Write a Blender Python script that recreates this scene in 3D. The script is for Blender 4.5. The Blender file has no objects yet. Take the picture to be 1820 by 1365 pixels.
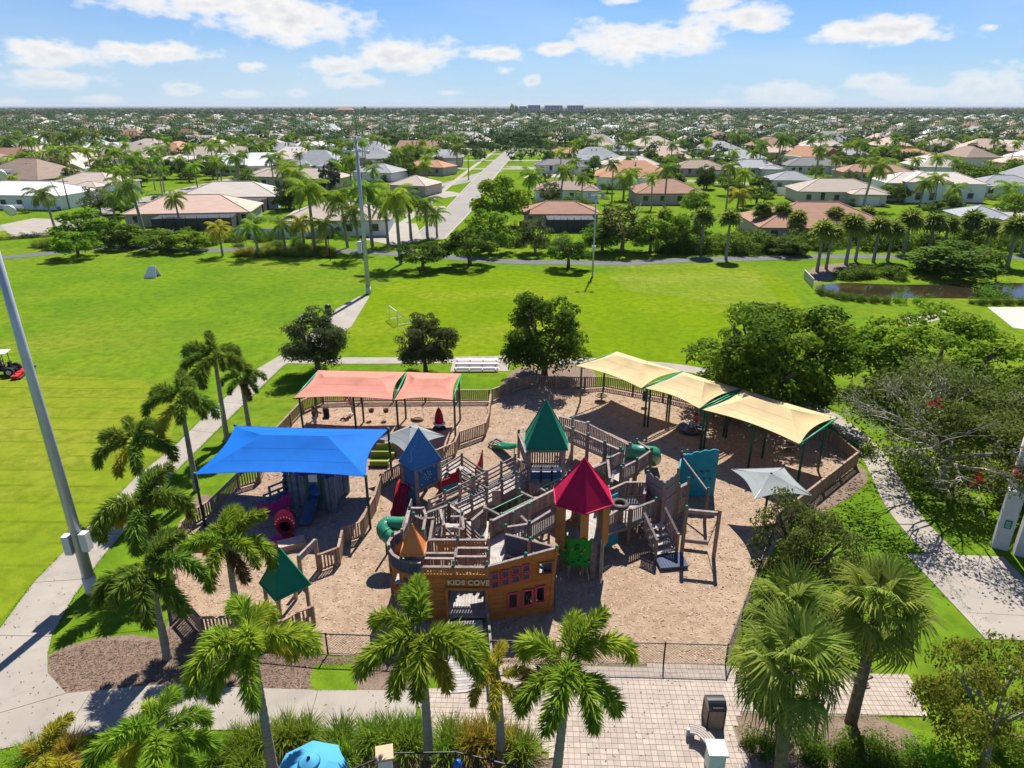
import bpy, math, random
import numpy as np
from mathutils import Vector, Matrix
random.seed(7)
R = math.radians
sc = bpy.context.scene
col = sc.collection

# ---------------------------------------------------------------- camera
FPX, HC = 1213.0, 22.0                     # focal length in photo pixels, camera height (m)
PITCH = math.atan((682.5 - 188) / FPX)
cam_d = bpy.data.cameras.new('camera'); cam = bpy.data.objects.new('camera', cam_d); col.objects.link(cam)
cam.location = (0, 0, HC); cam.rotation_euler = (math.pi / 2 - PITCH, 0, 0)
cam_d.sensor_fit = 'HORIZONTAL'; cam_d.sensor_width = 36.0; cam_d.lens = 36.0 * FPX / 1820.0
cam_d.clip_end = 40000; cam_d.clip_start = 0.5
sc.camera = cam
# ---------------------------------------------------------------- sky, sun, exposure
SUN_EL, SUN_AZ = R(52), R(13)              # azimuth measured from +Y towards +X
world = bpy.data.worlds.new('World'); sc.world = world; world.use_nodes = True
sun_d = bpy.data.lights.new('sun', 'SUN'); sun_d.energy = 5.0; sun_d.angle = R(0.53); sun_d.color = (1.0, 0.945, 0.86)
sun = bpy.data.objects.new('sun', sun_d); col.objects.link(sun)
sdir = Vector((math.sin(SUN_AZ) * math.cos(SUN_EL), math.cos(SUN_AZ) * math.cos(SUN_EL), math.sin(SUN_EL)))
sun.rotation_euler = sdir.to_track_quat('Z', 'Y').to_euler(); sun.location = (20, 40, 60)
sc.view_settings.view_transform = 'Standard'; sc.view_settings.look = 'None'
sc.view_settings.exposure = 0.80; sc.view_settings.gamma = 1.0; sc.view_settings.use_curve_mapping = False
sc.render.engine = 'CYCLES'
sc.cycles.use_denoising = True
sc.cycles.max_bounces = 6; sc.cycles.diffuse_bounces = 2; sc.cycles.transparent_max_bounces = 6
sc.cycles.transmission_bounces = 3; sc.cycles.glossy_bounces = 2; sc.cycles.volume_bounces = 0
sc.cycles.caustics_reflective = False; sc.cycles.caustics_refractive = False
sc.cycles.sample_clamp_indirect = 4.0


def build_sky():
    nt = world.node_tree; N = nt.nodes; L = nt.links; N.clear()
    out = N.new('ShaderNodeOutputWorld'); bg = N.new('ShaderNodeBackground')
    sky = N.new('ShaderNodeTexSky'); sky.sky_type = 'NISHITA'; sky.sun_disc = False
    sky.sun_elevation = SUN_EL; sky.sun_rotation = SUN_AZ
    sky.air_density = 1.0; sky.dust_density = 0.15; sky.ozone_density = 5.0; sky.altitude = 0
    bg.inputs['Strength'].default_value = 0.044

    def math_(op, a, b=None, c=None, clamp=False):
        n = N.new('ShaderNodeMath'); n.operation = op; n.use_clamp = clamp
        for i, v in enumerate((a, b, c)):
            if v is None: continue
            if isinstance(v, (int, float)): n.inputs[i].default_value = v
            else: L.new(v, n.inputs[i])
        return n.outputs[0]
    tc = N.new('ShaderNodeTexCoord')
    nrm = N.new('ShaderNodeVectorMath'); nrm.operation = 'NORMALIZE'; L.new(tc.outputs['Generated'], nrm.inputs[0])
    sp = N.new('ShaderNodeSeparateXYZ'); L.new(nrm.outputs[0], sp.inputs[0])
    az = math_('ARCTAN2', sp.outputs[0], sp.outputs[1])
    el = math_('ARCSINE', sp.outputs[2])
    # the pattern of cumulus in view repeats round the whole horizon (mirrored every 80 degrees)
    azr = math_('SUBTRACT', math_('PINGPONG', math_('ADD', az, R(40)), R(80)), R(40))
    # tall skies get the same clouds higher up as well
    elr = math_('PINGPONG', el, R(24))
    cb = N.new('ShaderNodeCombineXYZ'); L.new(azr, cb.inputs[0]); L.new(elr, cb.inputs[1])
    # fine cauliflower edge: fbm noise warps the ellipse distance
    nz = N.new('ShaderNodeTexNoise'); nz.noise_dimensions = '3D'; nz.inputs['Scale'].default_value = 15
    nz.inputs['Detail'].default_value = 9; nz.inputs['Roughness'].default_value = 0.56
    mpn = N.new('ShaderNodeMapping'); mpn.inputs['Scale'].default_value = (1.0, 2.0, 1); L.new(cb.outputs[0], mpn.inputs[0])
    L.new(mpn.outputs[0], nz.inputs['Vector'])
    nzb = N.new('ShaderNodeTexNoise'); nzb.inputs['Scale'].default_value = 52; nzb.inputs['Detail'].default_value = 6
    L.new(mpn.outputs[0], nzb.inputs['Vector'])
    def dirpx(x, y):
        f = Vector((0, math.cos(PITCH), -math.sin(PITCH))); u = Vector((0, math.sin(PITCH), math.cos(PITCH)))
        d = (f + Vector((1, 0, 0)) * (x - 910) / FPX - u * (y - 682.5) / FPX).normalized()
        return math.atan2(d.x, d.y), math.asin(d.z)
    clouds = [  # px centre, px half sizes, weight
        (390, 8, 205, 30, 1), (520, 40, 150, 40, 1), (300, -20, 160, 40, 1), (90, 98, 110, 26, 1), (270, 92, 105, 20, 1), (100, 140, 100, 18, .9),
        (445, 120, 26, 10, .9), (590, 116, 70, 20, 1), (725, 100, 95, 32, 1), (640, 145, 60, 15, 1), (880, 94, 52, 16, 1),
        (320, 157, 40, 13, .9), (430, 168, 46, 9, .8), (530, 166, 24, 9, .8), (20, 182, 30, 7, .7), (180, 178, 36, 10, .8), (945, 144, 20, 11, .85),
        (1130, 72, 120, 36, 1), (1245, 62, 50, 34, 1), (985, 88, 48, 14, 1), (1330, 30, 82, 26, 1), (1270, 5, 60, 16, .9),
        (1585, 54, 128, 26, 1), (1500, 55, 42, 20, 1), (1400, 170, 110, 22, 1), (1560, 145, 60, 16, .95), (1620, 165, 90, 20, .9), (1760, 160, 110, 36, .95),
        (1145, 184, 22, 8, .8), (1275, 183, 30, 9, .8), (895, 126, 18, 8, .6), (1760, 48, 22, 7, .7), (800, 165, 18, 5, .7), (1115, 2, 40, 8, .8)]
    acc = None; sh = None
    for (x, y, hx, hy, w) in clouds:
        a0, e0 = dirpx(x, y); a1, _ = dirpx(x + hx, y); _, e1 = dirpx(x, y - hy)
        mp = N.new('ShaderNodeMapping'); mp.vector_type = 'TEXTURE'
        mp.inputs['Location'].default_value = (a0, e0, 0); mp.inputs['Scale'].default_value = (abs(a1 - a0), abs(e1 - e0), 1)
        L.new(cb.outputs[0], mp.inputs[0])
        ln = N.new('ShaderNodeVectorMath'); ln.operation = 'LENGTH'; L.new(mp.outputs[0], ln.inputs[0])
        v = math_('MULTIPLY', math_('SUBTRACT', 1.25, ln.outputs['Value']), w)
        acc = v if acc is None else math_('SMOOTH_MAX', acc, v, 0.25)
        s2 = N.new('ShaderNodeSeparateXYZ'); L.new(mp.outputs[0], s2.inputs[0])
    d = math_('ADD', acc, math_('MULTIPLY', math_('SUBTRACT', nz.outputs[0], 0.55), 2.3))
    d = math_('ADD', d, math_('MULTIPLY', math_('SUBTRACT', nzb.outputs[0], 0.5), 1.25))
    mask = N.new('ShaderNodeMapRange'); mask.interpolation_type = 'SMOOTHSTEP'
    L.new(d, mask.inputs[0]); mask.inputs[1].default_value = -0.15; mask.inputs[2].default_value = 0.75
    # faint veil of high thin cloud
    veil = N.new('ShaderNodeTexNoise'); veil.inputs['Scale'].default_value = 3.0; veil.inputs['Detail'].default_value = 5
    mv = N.new('ShaderNodeMapping'); mv.inputs['Scale'].default_value = (1, 5, 1); L.new(cb.outputs[0], mv.inputs[0]); L.new(mv.outputs[0], veil.inputs['Vector'])
    vl = math_('MULTIPLY', math_('SUBTRACT', veil.outputs[0], 0.42, clamp=True), 0.55)
    hi = N.new('ShaderNodeMapRange'); L.new(el, hi.inputs[0]); hi.inputs[1].default_value = R(20); hi.inputs[2].default_value = R(50); hi.inputs[3].default_value = 1.0; hi.inputs[4].default_value = .25   # overhead the sky is mostly clear
    mtot = math_('MAXIMUM', math_('MULTIPLY', math_('MULTIPLY', mask.outputs[0], hi.outputs[0]), math_('MINIMUM', math_('ADD', .42, math_('MULTIPLY', elr, 9.0)), .97)), vl, clamp=True)
    # cloud body: white tops, slightly grey thick cores
    cr = N.new('ShaderNodeValToRGB'); cr.color_ramp.elements[0].position = 0.15; cr.color_ramp.elements[0].color = (13.4, 13.0, 12.5, 1)
    cr.color_ramp.elements[1].position = 0.95; cr.color_ramp.elements[1].color = (9.0, 9.4, 10.2, 1)
    dn = math_('MULTIPLY', math_('ADD', d, math_('MULTIPLY', math_('SUBTRACT', nzb.outputs[0], 0.5), 1.6)), 0.48)
    L.new(dn, cr.inputs[0])
    tint = N.new('ShaderNodeMix'); tint.data_type = 'RGBA'; tint.blend_type = 'MULTIPLY'; tint.inputs[0].default_value = 1; tint.inputs[7].default_value = (.40, .89, 1.50, 1); L.new(sky.outputs[0], tint.inputs[6])
    pale = N.new('ShaderNodeMix'); pale.data_type = 'RGBA'; pale.inputs[7].default_value = (8.6, 10.4, 12.3, 1); L.new(tint.outputs[2], pale.inputs[6])
    L.new(math_('MULTIPLY', math_('EXPONENT', math_('MULTIPLY', math_('ABSOLUTE', el), -9.0)), .8), pale.inputs[0])
    mx = N.new('ShaderNodeMix'); mx.data_type = 'RGBA'; L.new(mtot, mx.inputs[0]); L.new(pale.outputs[2], mx.inputs[6]); L.new(cr.outputs[0], mx.inputs[7])
    L.new(mx.outputs[2], bg.inputs['Color']); L.new(bg.outputs[0], out.inputs['Surface'])


build_sky()
world.cycles.sampling_method = 'MANUAL'; world.cycles.sample_map_resolution = 256

# ---------------------------------------------------------------- helpers
_f = Vector((0, math.cos(PITCH), -math.sin(PITCH))); _u = Vector((0, math.sin(PITCH), math.cos(PITCH)))


def at(px, py, z=0.0):
    """point at height z seen at that place of the photograph"""
    d = _f + Vector((1, 0, 0)) * ((px - 910) / FPX) - _u * ((py - 682.5) / FPX)
    t = (z - HC) / d.z
    return Vector((0, 0, HC)) + d * t


def up(p, z): return Vector((p[0], p[1], z))


def hgt(b, tx, ty):
    """height of photo pixel (tx,ty) standing above ground point b"""
    d = _f + Vector((1, 0, 0)) * ((tx - 910) / FPX) - _u * ((ty - 682.5) / FPX)
    return HC + d.z * (b[1] / d.y)


WM = {}
I4 = Matrix.Identity(4)


def T(v): return Matrix.Translation(Vector(v))


def RZ(a): return Matrix.Rotation(a, 4, 'Z')


def tags(o, label=None, cat=None, group=None, kind=None):
    if label: o['label'] = label
    if cat: o['category'] = cat
    if group: o['group'] = group
    if kind: o['kind'] = kind
    return o


def link(name, data, M=I4, parent=None):
    o = bpy.data.objects.new(name, data); col.objects.link(o)
    if parent is not None:
        o.parent = parent; o.matrix_parent_inverse = WM[parent].inverted_safe()
    o.matrix_basis = M; WM[o] = M.copy()
    return o


def thing(name, loc, label, cat, group=None, rz=0.0):
    o = link(name, None, T(loc) @ RZ(rz)); o.empty_display_size = 0.3
    return tags(o, label, cat, group)


def copy_thing(src, M, label=None, group=None, var=None):
    """copy a thing, its parts and sub-parts; M is the new world matrix"""
    def rec(o, parent):
        c = o.copy(); col.objects.link(c); c.parent = parent
        WM[c] = WM[o]
        for ch in KIDS.get(o, []): rec(ch, c)
        return c
    c = rec(src, None); c.matrix_basis = M; WM[c] = M.copy()
    if label: c['label'] = label
    if group: c['group'] = group
    return c


KIDS = {}


def index_kids(root):
    KIDS[root] = [o for o in WM if o.parent == root]
    for o in KIDS[root]:
        KIDS[o] = [p for p in WM if p.parent == o]


def np_mesh(name, V, F, mat, cv=None, smooth=False):
    V = np.asarray(V, dtype=np.float32).reshape(-1, 3); F = np.asarray(F, dtype=np.int32)
    me = bpy.data.meshes.new(name); nf, k = F.shape
    me.vertices.add(len(V)); me.vertices.foreach_set('co', V.ravel())
    me.loops.add(nf * k); me.loops.foreach_set('vertex_index', F.ravel())
    me.polygons.add(nf); me.polygons.foreach_set('loop_start', np.arange(0, nf * k, k, dtype=np.int32))
    if smooth: me.polygons.foreach_set('use_smooth', np.ones(nf, dtype=bool))
    if cv is not None:
        a = me.attributes.new('cv', 'FLOAT', 'POINT'); a.data.foreach_set('value', np.asarray(cv, dtype=np.float32))
    me.update(calc_edges=True); me.materials.append(mat)
    return me


class MB:
    def __init__(s): s.v = []; s.f = []; s.cvs = None

    def add(s, vs, fs):
        b = len(s.v); s.v.extend([tuple(p) for p in vs]); s.f.extend([tuple(b + i for i in f) for f in fs]); return s

    def box(s, x0, x1, y0, y1, z0, z1):
        return s.add([(x0, y0, z0), (x1, y0, z0), (x1, y1, z0), (x0, y1, z0), (x0, y0, z1), (x1, y0, z1), (x1, y1, z1), (x0, y1, z1)],
                     [(3, 2, 1, 0), (4, 5, 6, 7), (0, 1, 5, 4), (1, 2, 6, 5), (2, 3, 7, 6), (3, 0, 4, 7)])

    def bar(s, p, q, w, h=None):
        m = bar_matrix(p, q, w, h or w)
        vs = [m @ Vector(c) for c in UC]
        return s.add(vs, UF)

    def prism(s, poly, z0, z1):
        n = len(poly)
        return s.add([(p[0], p[1], z0) for p in poly] + [(p[0], p[1], z1) for p in poly],
                     [tuple(range(n))[::-1], tuple(range(n, 2 * n))] + [(i, (i + 1) % n, n + (i + 1) % n, n + i) for i in range(n)])

    def slab(s, poly3, nrm, t):
        """polygon of 3-D points extruded by t along nrm"""
        n = len(poly3); nv = Vector(nrm).normalized() * t
        return s.add([Vector(p) for p in poly3] + [Vector(p) + nv for p in poly3],
                     [tuple(range(n))[::-1], tuple(range(n, 2 * n))] + [(i, (i + 1) % n, n + (i + 1) % n, n + i) for i in range(n)])

    def tube(s, pts, rad, n=8, cap=True):
        pts = [Vector(p) for p in pts]; k = len(pts)
        rad = [rad] * k if isinstance(rad, (int, float)) else rad
        vs = []; ref = None
        for i, p in enumerate(pts):
            t = (pts[min(i + 1, k - 1)] - pts[max(i - 1, 0)]).normalized()
            if ref is None:
                ref = Vector((0, 0, 1)).cross(t)
                if ref.length < 1e-3: ref = Vector((1, 0, 0)).cross(t) if abs(t.x) < .9 else Vector((0, 1, 0)).cross(t)
            a = (ref - t * ref.dot(t)).normalized(); ref = a; b = t.cross(a)
            for j in range(n):
                g = 2 * math.pi * j / n
                vs.append(p + (a * math.cos(g) + b * math.sin(g)) * rad[i])
        fs = [(i * n + j, i * n + (j + 1) % n, (i + 1) * n + (j + 1) % n, (i + 1) * n + j) for i in range(k - 1) for j in range(n)]
        if cap: fs += [tuple(range(n))[::-1], tuple((k - 1) * n + j for j in range(n))]
        return s.add(vs, fs)

    def lathe(s, prof, c=(0, 0, 0), n=16):
        k = len(prof)
        vs = [(c[0] + r * math.cos(2 * math.pi * j / n), c[1] + r * math.sin(2 * math.pi * j / n), c[2] + z) for r, z in prof for j in range(n)]
        fs = [(i * n + j, i * n + (j + 1) % n, (i + 1) * n + (j + 1) % n, (i + 1) * n + j) for i in range(k - 1) for j in range(n)]
        fs += [tuple(range(n))[::-1], tuple((k - 1) * n + j for j in range(n))]
        return s.add(vs, fs)

    def mesh(s, name, mat, smooth=False):
        me = bpy.data.meshes.new(name); me.from_pydata(s.v, [], s.f); me.update()
        if smooth:
            for p in me.polygons: p.use_smooth = True
        me.materials.append(mat); return me

    def build(s, name, mat, parent=None, smooth=False, **kw):
        o = link(name, s.mesh(name, mat, smooth), I4, parent)
        return tags(o, **kw)


UC = [(-.5, -.5, 0), (.5, -.5, 0), (.5, .5, 0), (-.5, .5, 0), (-.5, -.5, 1), (.5, -.5, 1), (.5, .5, 1), (-.5, .5, 1)]
UF = [(3, 2, 1, 0), (4, 5, 6, 7), (0, 1, 5, 4), (1, 2, 6, 5), (2, 3, 7, 6), (3, 0, 4, 7)]
_unit = {}


def bar_matrix(p, q, w, h, roll_up=(0, 0, 1)):
    p = Vector(p); q = Vector(q); z = q - p; L = z.length; z = z / max(L, 1e-6)
    upv = Vector(roll_up)
    if abs(z.dot(upv)) > 0.98: upv = Vector((0, 1, 0)) if abs(z.y) < .9 else Vector((1, 0, 0))
    x = upv.cross(z).normalized(); y = z.cross(x)
    return Matrix(((x.x * w, y.x * h, z.x * L, p.x), (x.y * w, y.y * h, z.y * L, p.y), (x.z * w, y.z * h, z.z * L, p.z), (0, 0, 0, 1)))


def unit_box(mat):
    if mat.name not in _unit:
        me = bpy.data.meshes.new('board'); me.from_pydata(UC, [], UF); me.update(); me.materials.append(mat); _unit[mat.name] = me
    return _unit[mat.name]


def piece(name, mat, p, q, w, h, parent, roll=None):
    """board or post from p to q: w across (horizontal), h the other way; one shared box mesh per material"""
    M = bar_matrix(p, q, w, h)
    if roll is not None: M = T(p) @ RZ(roll) @ Matrix.Diagonal((w, h, (Vector(q) - Vector(p)).length, 1))
    return link(name, unit_box(mat), M, parent)


def box_piece(name, mat, c, size, parent, rz=0.0):
    """box centred in plan on c with its bottom at c.z"""
    return link(name, unit_box(mat), T(c) @ RZ(rz) @ Matrix.Diagonal((size[0], size[1], size[2], 1)), parent)


# ---------------------------------------------------------------- materials
MATS = {}


def mat(name, c, rough=0.8, c2=None, scale=1.0, detail=4.0, var=0.0, bump=0.0, bscale=20.0, metal=0.0, spec=0.3, trans=0.0, c3=None, scale3=8.0, f3=.5, cvar=0.0, stretch=None, ramp=(.35, .65), hvar=0.0):
    if name in MATS: return MATS[name]
    m = bpy.data.materials.new(name); m.use_nodes = True; MATS[name] = m
    nt = m.node_tree; N = nt.nodes; L = nt.links; bs = N['Principled BSDF']
    bs.inputs['Roughness'].default_value = rough; bs.inputs['Metallic'].default_value = metal; bs.inputs['Specular IOR Level'].default_value = spec
    geo = N.new('ShaderNodeNewGeometry'); pos = geo.outputs['Position']
    if stretch:
        mp = N.new('ShaderNodeMapping'); mp.inputs['Scale'].default_value = stretch; L.new(pos, mp.inputs[0]); pos = mp.outputs[0]
    rgb = N.new('ShaderNodeRGB'); rgb.outputs[0].default_value = (*c, 1); cur = rgb.outputs[0]

    def mixc(fac, a, b):
        x = N.new('ShaderNodeMix'); x.data_type = 'RGBA'
        if isinstance(fac, (int, float)): x.inputs[0].default_value = fac
        else: L.new(fac, x.inputs[0])
        L.new(a, x.inputs[6])
        if isinstance(b, tuple): x.inputs[7].default_value = (*b, 1)
        else: L.new(b, x.inputs[7])
        return x.outputs[2]

    def noise(s, d, lo, hi):
        n = N.new('ShaderNodeTexNoise'); n.inputs['Scale'].default_value = s; n.inputs['Detail'].default_value = d; n.inputs['Roughness'].default_value = .6
        L.new(pos, n.inputs['Vector'])
        r = N.new('ShaderNodeMapRange'); L.new(n.outputs[0], r.inputs[0]); r.inputs[1].default_value = lo; r.inputs[2].default_value = hi
        return r.outputs[0]
    if c2: cur = mixc(noise(scale, detail, *ramp), cur, c2)
    if c3:
        f = noise(scale3, 3, .55 - .1 * f3, .75)
        cur = mixc(f, cur, c3)
    if cvar:
        at_ = N.new('ShaderNodeAttribute'); at_.attribute_name = 'cv'
        hs = N.new('ShaderNodeHueSaturation'); L.new(cur, hs.inputs['Color'])
        r = N.new('ShaderNodeMapRange'); L.new(at_.outputs['Fac'], r.inputs[0]); r.inputs[3].default_value = 1 - cvar; r.inputs[4].default_value = 1 + cvar
        L.new(r.outputs[0], hs.inputs['Value'])
        r2 = N.new('ShaderNodeMapRange'); L.new(at_.outputs['Fac'], r2.inputs[0]); r2.inputs[3].default_value = .515; r2.inputs[4].default_value = .48
        L.new(r2.outputs[0], hs.inputs['Hue']); cur = hs.outputs[0]
    if var or hvar:
        oi = N.new('ShaderNodeObjectInfo'); hs = N.new('ShaderNodeHueSaturation'); L.new(cur, hs.inputs['Color'])
        r = N.new('ShaderNodeMapRange'); L.new(oi.outputs['Random'], r.inputs[0]); r.inputs[3].default_value = 1 - var; r.inputs[4].default_value = 1 + var
        L.new(r.outputs[0], hs.inputs['Value'])
        if hvar:
            ml = N.new('ShaderNodeMath'); ml.operation = 'FRACT'; m2 = N.new('ShaderNodeMath'); m2.operation = 'MULTIPLY'; m2.inputs[1].default_value = 7.31
            L.new(oi.outputs['Random'], m2.inputs[0]); L.new(m2.outputs[0], ml.inputs[0])
            r = N.new('ShaderNodeMapRange'); L.new(ml.outputs[0], r.inputs[0]); r.inputs[3].default_value = .5 - hvar; r.inputs[4].default_value = .5 + hvar
            L.new(r.outputs[0], hs.inputs['Hue'])
        cur = hs.outputs[0]
    L.new(cur, bs.inputs['Base Color'])
    if bump:
        n = N.new('ShaderNodeTexNoise'); n.inputs['Scale'].default_value = bscale; n.inputs['Detail'].default_value = 4; L.new(pos, n.inputs['Vector'])
        b = N.new('ShaderNodeBump'); b.inputs['Strength'].default_value = bump; b.inputs['Distance'].default_value = 0.05
        L.new(n.outputs[0], b.inputs['Height']); L.new(b.outputs[0], bs.inputs['Normal'])
    if trans:
        tr = N.new('ShaderNodeBsdfTranslucent'); L.new(cur, tr.inputs['Color'])
        ms = N.new('ShaderNodeMixShader'); ms.inputs[0].default_value = trans
        L.new(bs.outputs[0], ms.inputs[1]); L.new(tr.outputs[0], ms.inputs[2]); L.new(ms.outputs[0], N['Material Output'].inputs['Surface'])
    return m


WOOD = mat('weathered_wood', (.30, .24, .22), .85, (.17, .135, .13), 5, var=.32, bump=.25, bscale=60, hvar=.012)
WOOD_D = mat('weathered_wood_posts', (.27, .205, .15), .85, (.19, .14, .105), 5, var=.2, bump=.2, bscale=60, hvar=.012)
DECK = mat('deck_boards', (.42, .39, .365), .85, (.33, .30, .275), 4, var=.14, bump=.2, bscale=50)
FENCE = mat('fence_wood', (.34, .235, .165), .85, (.25, .17, .12), 5, var=.22, bump=.2, bscale=60, hvar=.012)
GREENCAP = mat('green_plastic', (.015, .17, .11), .45, var=.08)
GREENST = mat('green_steel', (.012, .075, .04), .4, (.02, .10, .055), 3)
DGREENST = mat('dark_green_steel', (.02, .045, .03), .4)
LTGREENST = mat('bright_green_steel', (.02, .30, .17), .4)
WHITE = mat('white_paint', (.78, .78, .76), .6, (.68, .68, .66), 3)
GALV = mat('galvanised_steel', (.44, .47, .50), .45, (.36, .39, .43), 1.5, metal=.35, bump=.05)
BLACK = mat('black_steel', (.012, .012, .014), .45)
RUBBER = mat('black_rubber', (.02, .02, .022), .8)
TRUNK = mat('palm_trunk', (.34, .31, .26), .9, (.20, .18, .15), 3, stretch=(.3, .3, 9), bump=.5, bscale=8)
BARK = mat('bark', (.16, .125, .09), .95, (.09, .07, .05), 3, stretch=(1, 1, .25), bump=.5, bscale=12)
GREYBARK = mat('grey_bark', (.34, .31, .28), .95, (.22, .20, .18), 2, bump=.4, bscale=10)
GLASS = mat('window_glass', (.03, .04, .05), .08, spec=.6)
# ================================================================ SETTING: ground, fields, paths, water
def grass_mat(name, a, b, dry, dry_amt=.5, stripe=None):
    m = bpy.data.materials.new(name); m.use_nodes = True
    nt = m.node_tree; N = nt.nodes; L = nt.links; bs = N['Principled BSDF']; bs.inputs['Roughness'].default_value = .9; bs.inputs['Specular IOR Level'].default_value = .0
    geo = N.new('ShaderNodeNewGeometry')

    def noise(s, lo, hi, d=5, st=None):
        n = N.new('ShaderNodeTexNoise'); n.inputs['Scale'].default_value = s; n.inputs['Detail'].default_value = d; n.inputs['Roughness'].default_value = .62
        if st:
            mp = N.new('ShaderNodeMapping'); mp.inputs['Scale'].default_value = st; L.new(geo.outputs['Position'], mp.inputs[0]); L.new(mp.outputs[0], n.inputs['Vector'])
        else: L.new(geo.outputs['Position'], n.inputs['Vector'])
        r = N.new('ShaderNodeMapRange'); L.new(n.outputs[0], r.inputs[0]); r.inputs[1].default_value = lo; r.inputs[2].default_value = hi
        return r.outputs[0]

    def mixc(f, x, y):
        k = N.new('ShaderNodeMix'); k.data_type = 'RGBA'; L.new(f, k.inputs[0])
        for s, v in ((6, x), (7, y)):
            if isinstance(v, tuple): k.inputs[s].default_value = (*v, 1)
            else: L.new(v, k.inputs[s])
        return k.outputs[2]
    c = mixc(noise(.11, .38, .62), a, b)
    c = mixc(noise(.035, .48, .72, 9, st=(1, 1.6, 1)), c, dry)
    dk = tuple(v * .6 for v in a)
    f = N.new('ShaderNodeMath'); f.operation = 'MULTIPLY'; L.new(noise(1.1, .40, .68, 9), f.inputs[0]); f.inputs[1].default_value = .75
    c = mixc(f.outputs[0], c, dk)
    f = N.new('ShaderNodeMath'); f.operation = 'MULTIPLY'; L.new(noise(26, .5, .75, 2), f.inputs[0]); f.inputs[1].default_value = .5
    c = mixc(f.outputs[0], c, dry)
    if stripe:
        # mowing passes: thin darker clipping lines
        mp = N.new('ShaderNodeMapping'); mp.inputs['Rotation'].default_value = (0, 0, stripe[1]); L.new(geo.outputs['Position'], mp.inputs[0])
        w = N.new('ShaderNodeTexWave'); w.bands_direction = 'Y'; w.inputs['Scale'].default_value = stripe[0]; w.inputs['Distortion'].default_value = .5; w.inputs['Detail'].default_value = 3
        L.new(mp.outputs[0], w.inputs['Vector'])
        r = N.new('ShaderNodeMapRange'); L.new(w.outputs[0], r.inputs[0]); r.inputs[1].default_value = .93; r.inputs[2].default_value = 1.0; r.inputs[4].default_value = .8
        f = N.new('ShaderNodeMath'); f.operation = 'MULTIPLY'; L.new(r.outputs[0], f.inputs[0]); L.new(noise(.6, .35, .6), f.inputs[1])
        c = mixc(f.outputs[0], c, dk)
        w2 = N.new('ShaderNodeTexWave'); w2.bands_direction = 'Y'; w2.inputs['Scale'].default_value = stripe[0] * .5; w2.inputs['Distortion'].default_value = .6; L.new(mp.outputs[0], w2.inputs['Vector'])
        r = N.new('ShaderNodeMapRange'); L.new(w2.outputs[0], r.inputs[0]); r.inputs[1].default_value = .35; r.inputs[2].default_value = .65; r.inputs[4].default_value = .30; c = mixc(r.outputs[0], c, b)
    L.new(c, bs.inputs['Base Color'])
    n = N.new('ShaderNodeTexNoise'); n.inputs['Scale'].default_value = 18; n.inputs['Detail'].default_value = 6; L.new(geo.outputs['Position'], n.inputs['Vector'])
    bp = N.new('ShaderNodeBump'); bp.inputs['Strength'].default_value = .55; bp.inputs['Distance'].default_value = .06; L.new(n.outputs[0], bp.inputs['Height']); L.new(bp.outputs[0], bs.inputs['Normal'])
    MATS[name] = m; return m


GRASS = grass_mat('lawn_grass', (.090, .182, .012), (.134, .226, .012), (.205, .235, .025))
GRASS_M = grass_mat('mown_grass', (.13, .205, .010), (.185, .24, .014), (.27, .25, .04), stripe=(.16, R(1.5)))
GRASS_D = grass_mat('dry_turf', (.118, .205, .006), (.155, .24, .006), (.23, .25, .025))
GRASS_P = grass_mat('worn_turf', (.135, .215, .014), (.175, .245, .018), (.27, .265, .06))
GRASS_B = grass_mat('bright_lawn', (.10, .19, .012), (.145, .236, .012), (.21, .24, .025))
CONC = mat('concrete', (.345, .308, .26), .9, (.295, .262, .22), .35, 6, c3=(.26, .23, .195), scale3=.9, f3=.5, bump=.12, bscale=40)
CONC_D = mat('old_concrete', (.40, .36, .31), .9, (.33, .30, .255), .5, 6, bump=.12, bscale=40)
ROAD = mat('asphalt_road', (.28, .258, .228), .95, (.24, .222, .198), .12, 6, c3=(.22, .20, .185), scale3=.5, f3=.2)
ASPH = mat('asphalt_path', (.125, .128, .135), .95, (.10, .102, .11), .4, 5)
CHIPS = mat('wood_chip_surface', (.305, .212, .138), .95, (.385, .285, .20), .24, 11, c3=(.22, .14, .088), scale3=1.7, f3=.9, bump=.9, bscale=20)
BED = mat('mulch_bed', (.175, .120, .085), .95, (.24, .175, .13), 2.0, 8, c3=(.085, .055, .038), scale3=11, f3=.3, bump=.8, bscale=22)
SAND = mat('pale_sand', (.5, .46, .4), .95, (.45, .41, .35), .5)
SOIL = mat('bare_soil', (.30, .22, .15), .95, (.22, .16, .11), 1.2)
WATER = mat('pond_water', (.022, .022, .012), .06, (.05, .03, .012), .12, 3, spec=.9, bump=.08, bscale=3)
FARW = mat('bay_water', (.35, .42, .48), .12, spec=.8)


def cat_rom(pts, n=5, closed=True):
    P = [Vector((p[0], p[1])) for p in pts]; k = len(P); out = []
    for i in range(k if closed else k - 1):
        g = lambda j: P[j % k] if closed else P[max(0, min(k - 1, j))]
        a, b, c, d = g(i - 1), g(i), g(i + 1), g(i + 2)
        for j in range(n):
            t = j / n
            out.append(.5 * ((2 * b) + (c - a) * t + (2 * a - 5 * b + 4 * c - d) * t * t + (3 * b - a - 3 * c + d) * t ** 3))
    if not closed: out.append(P[-1])
    return out


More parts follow.
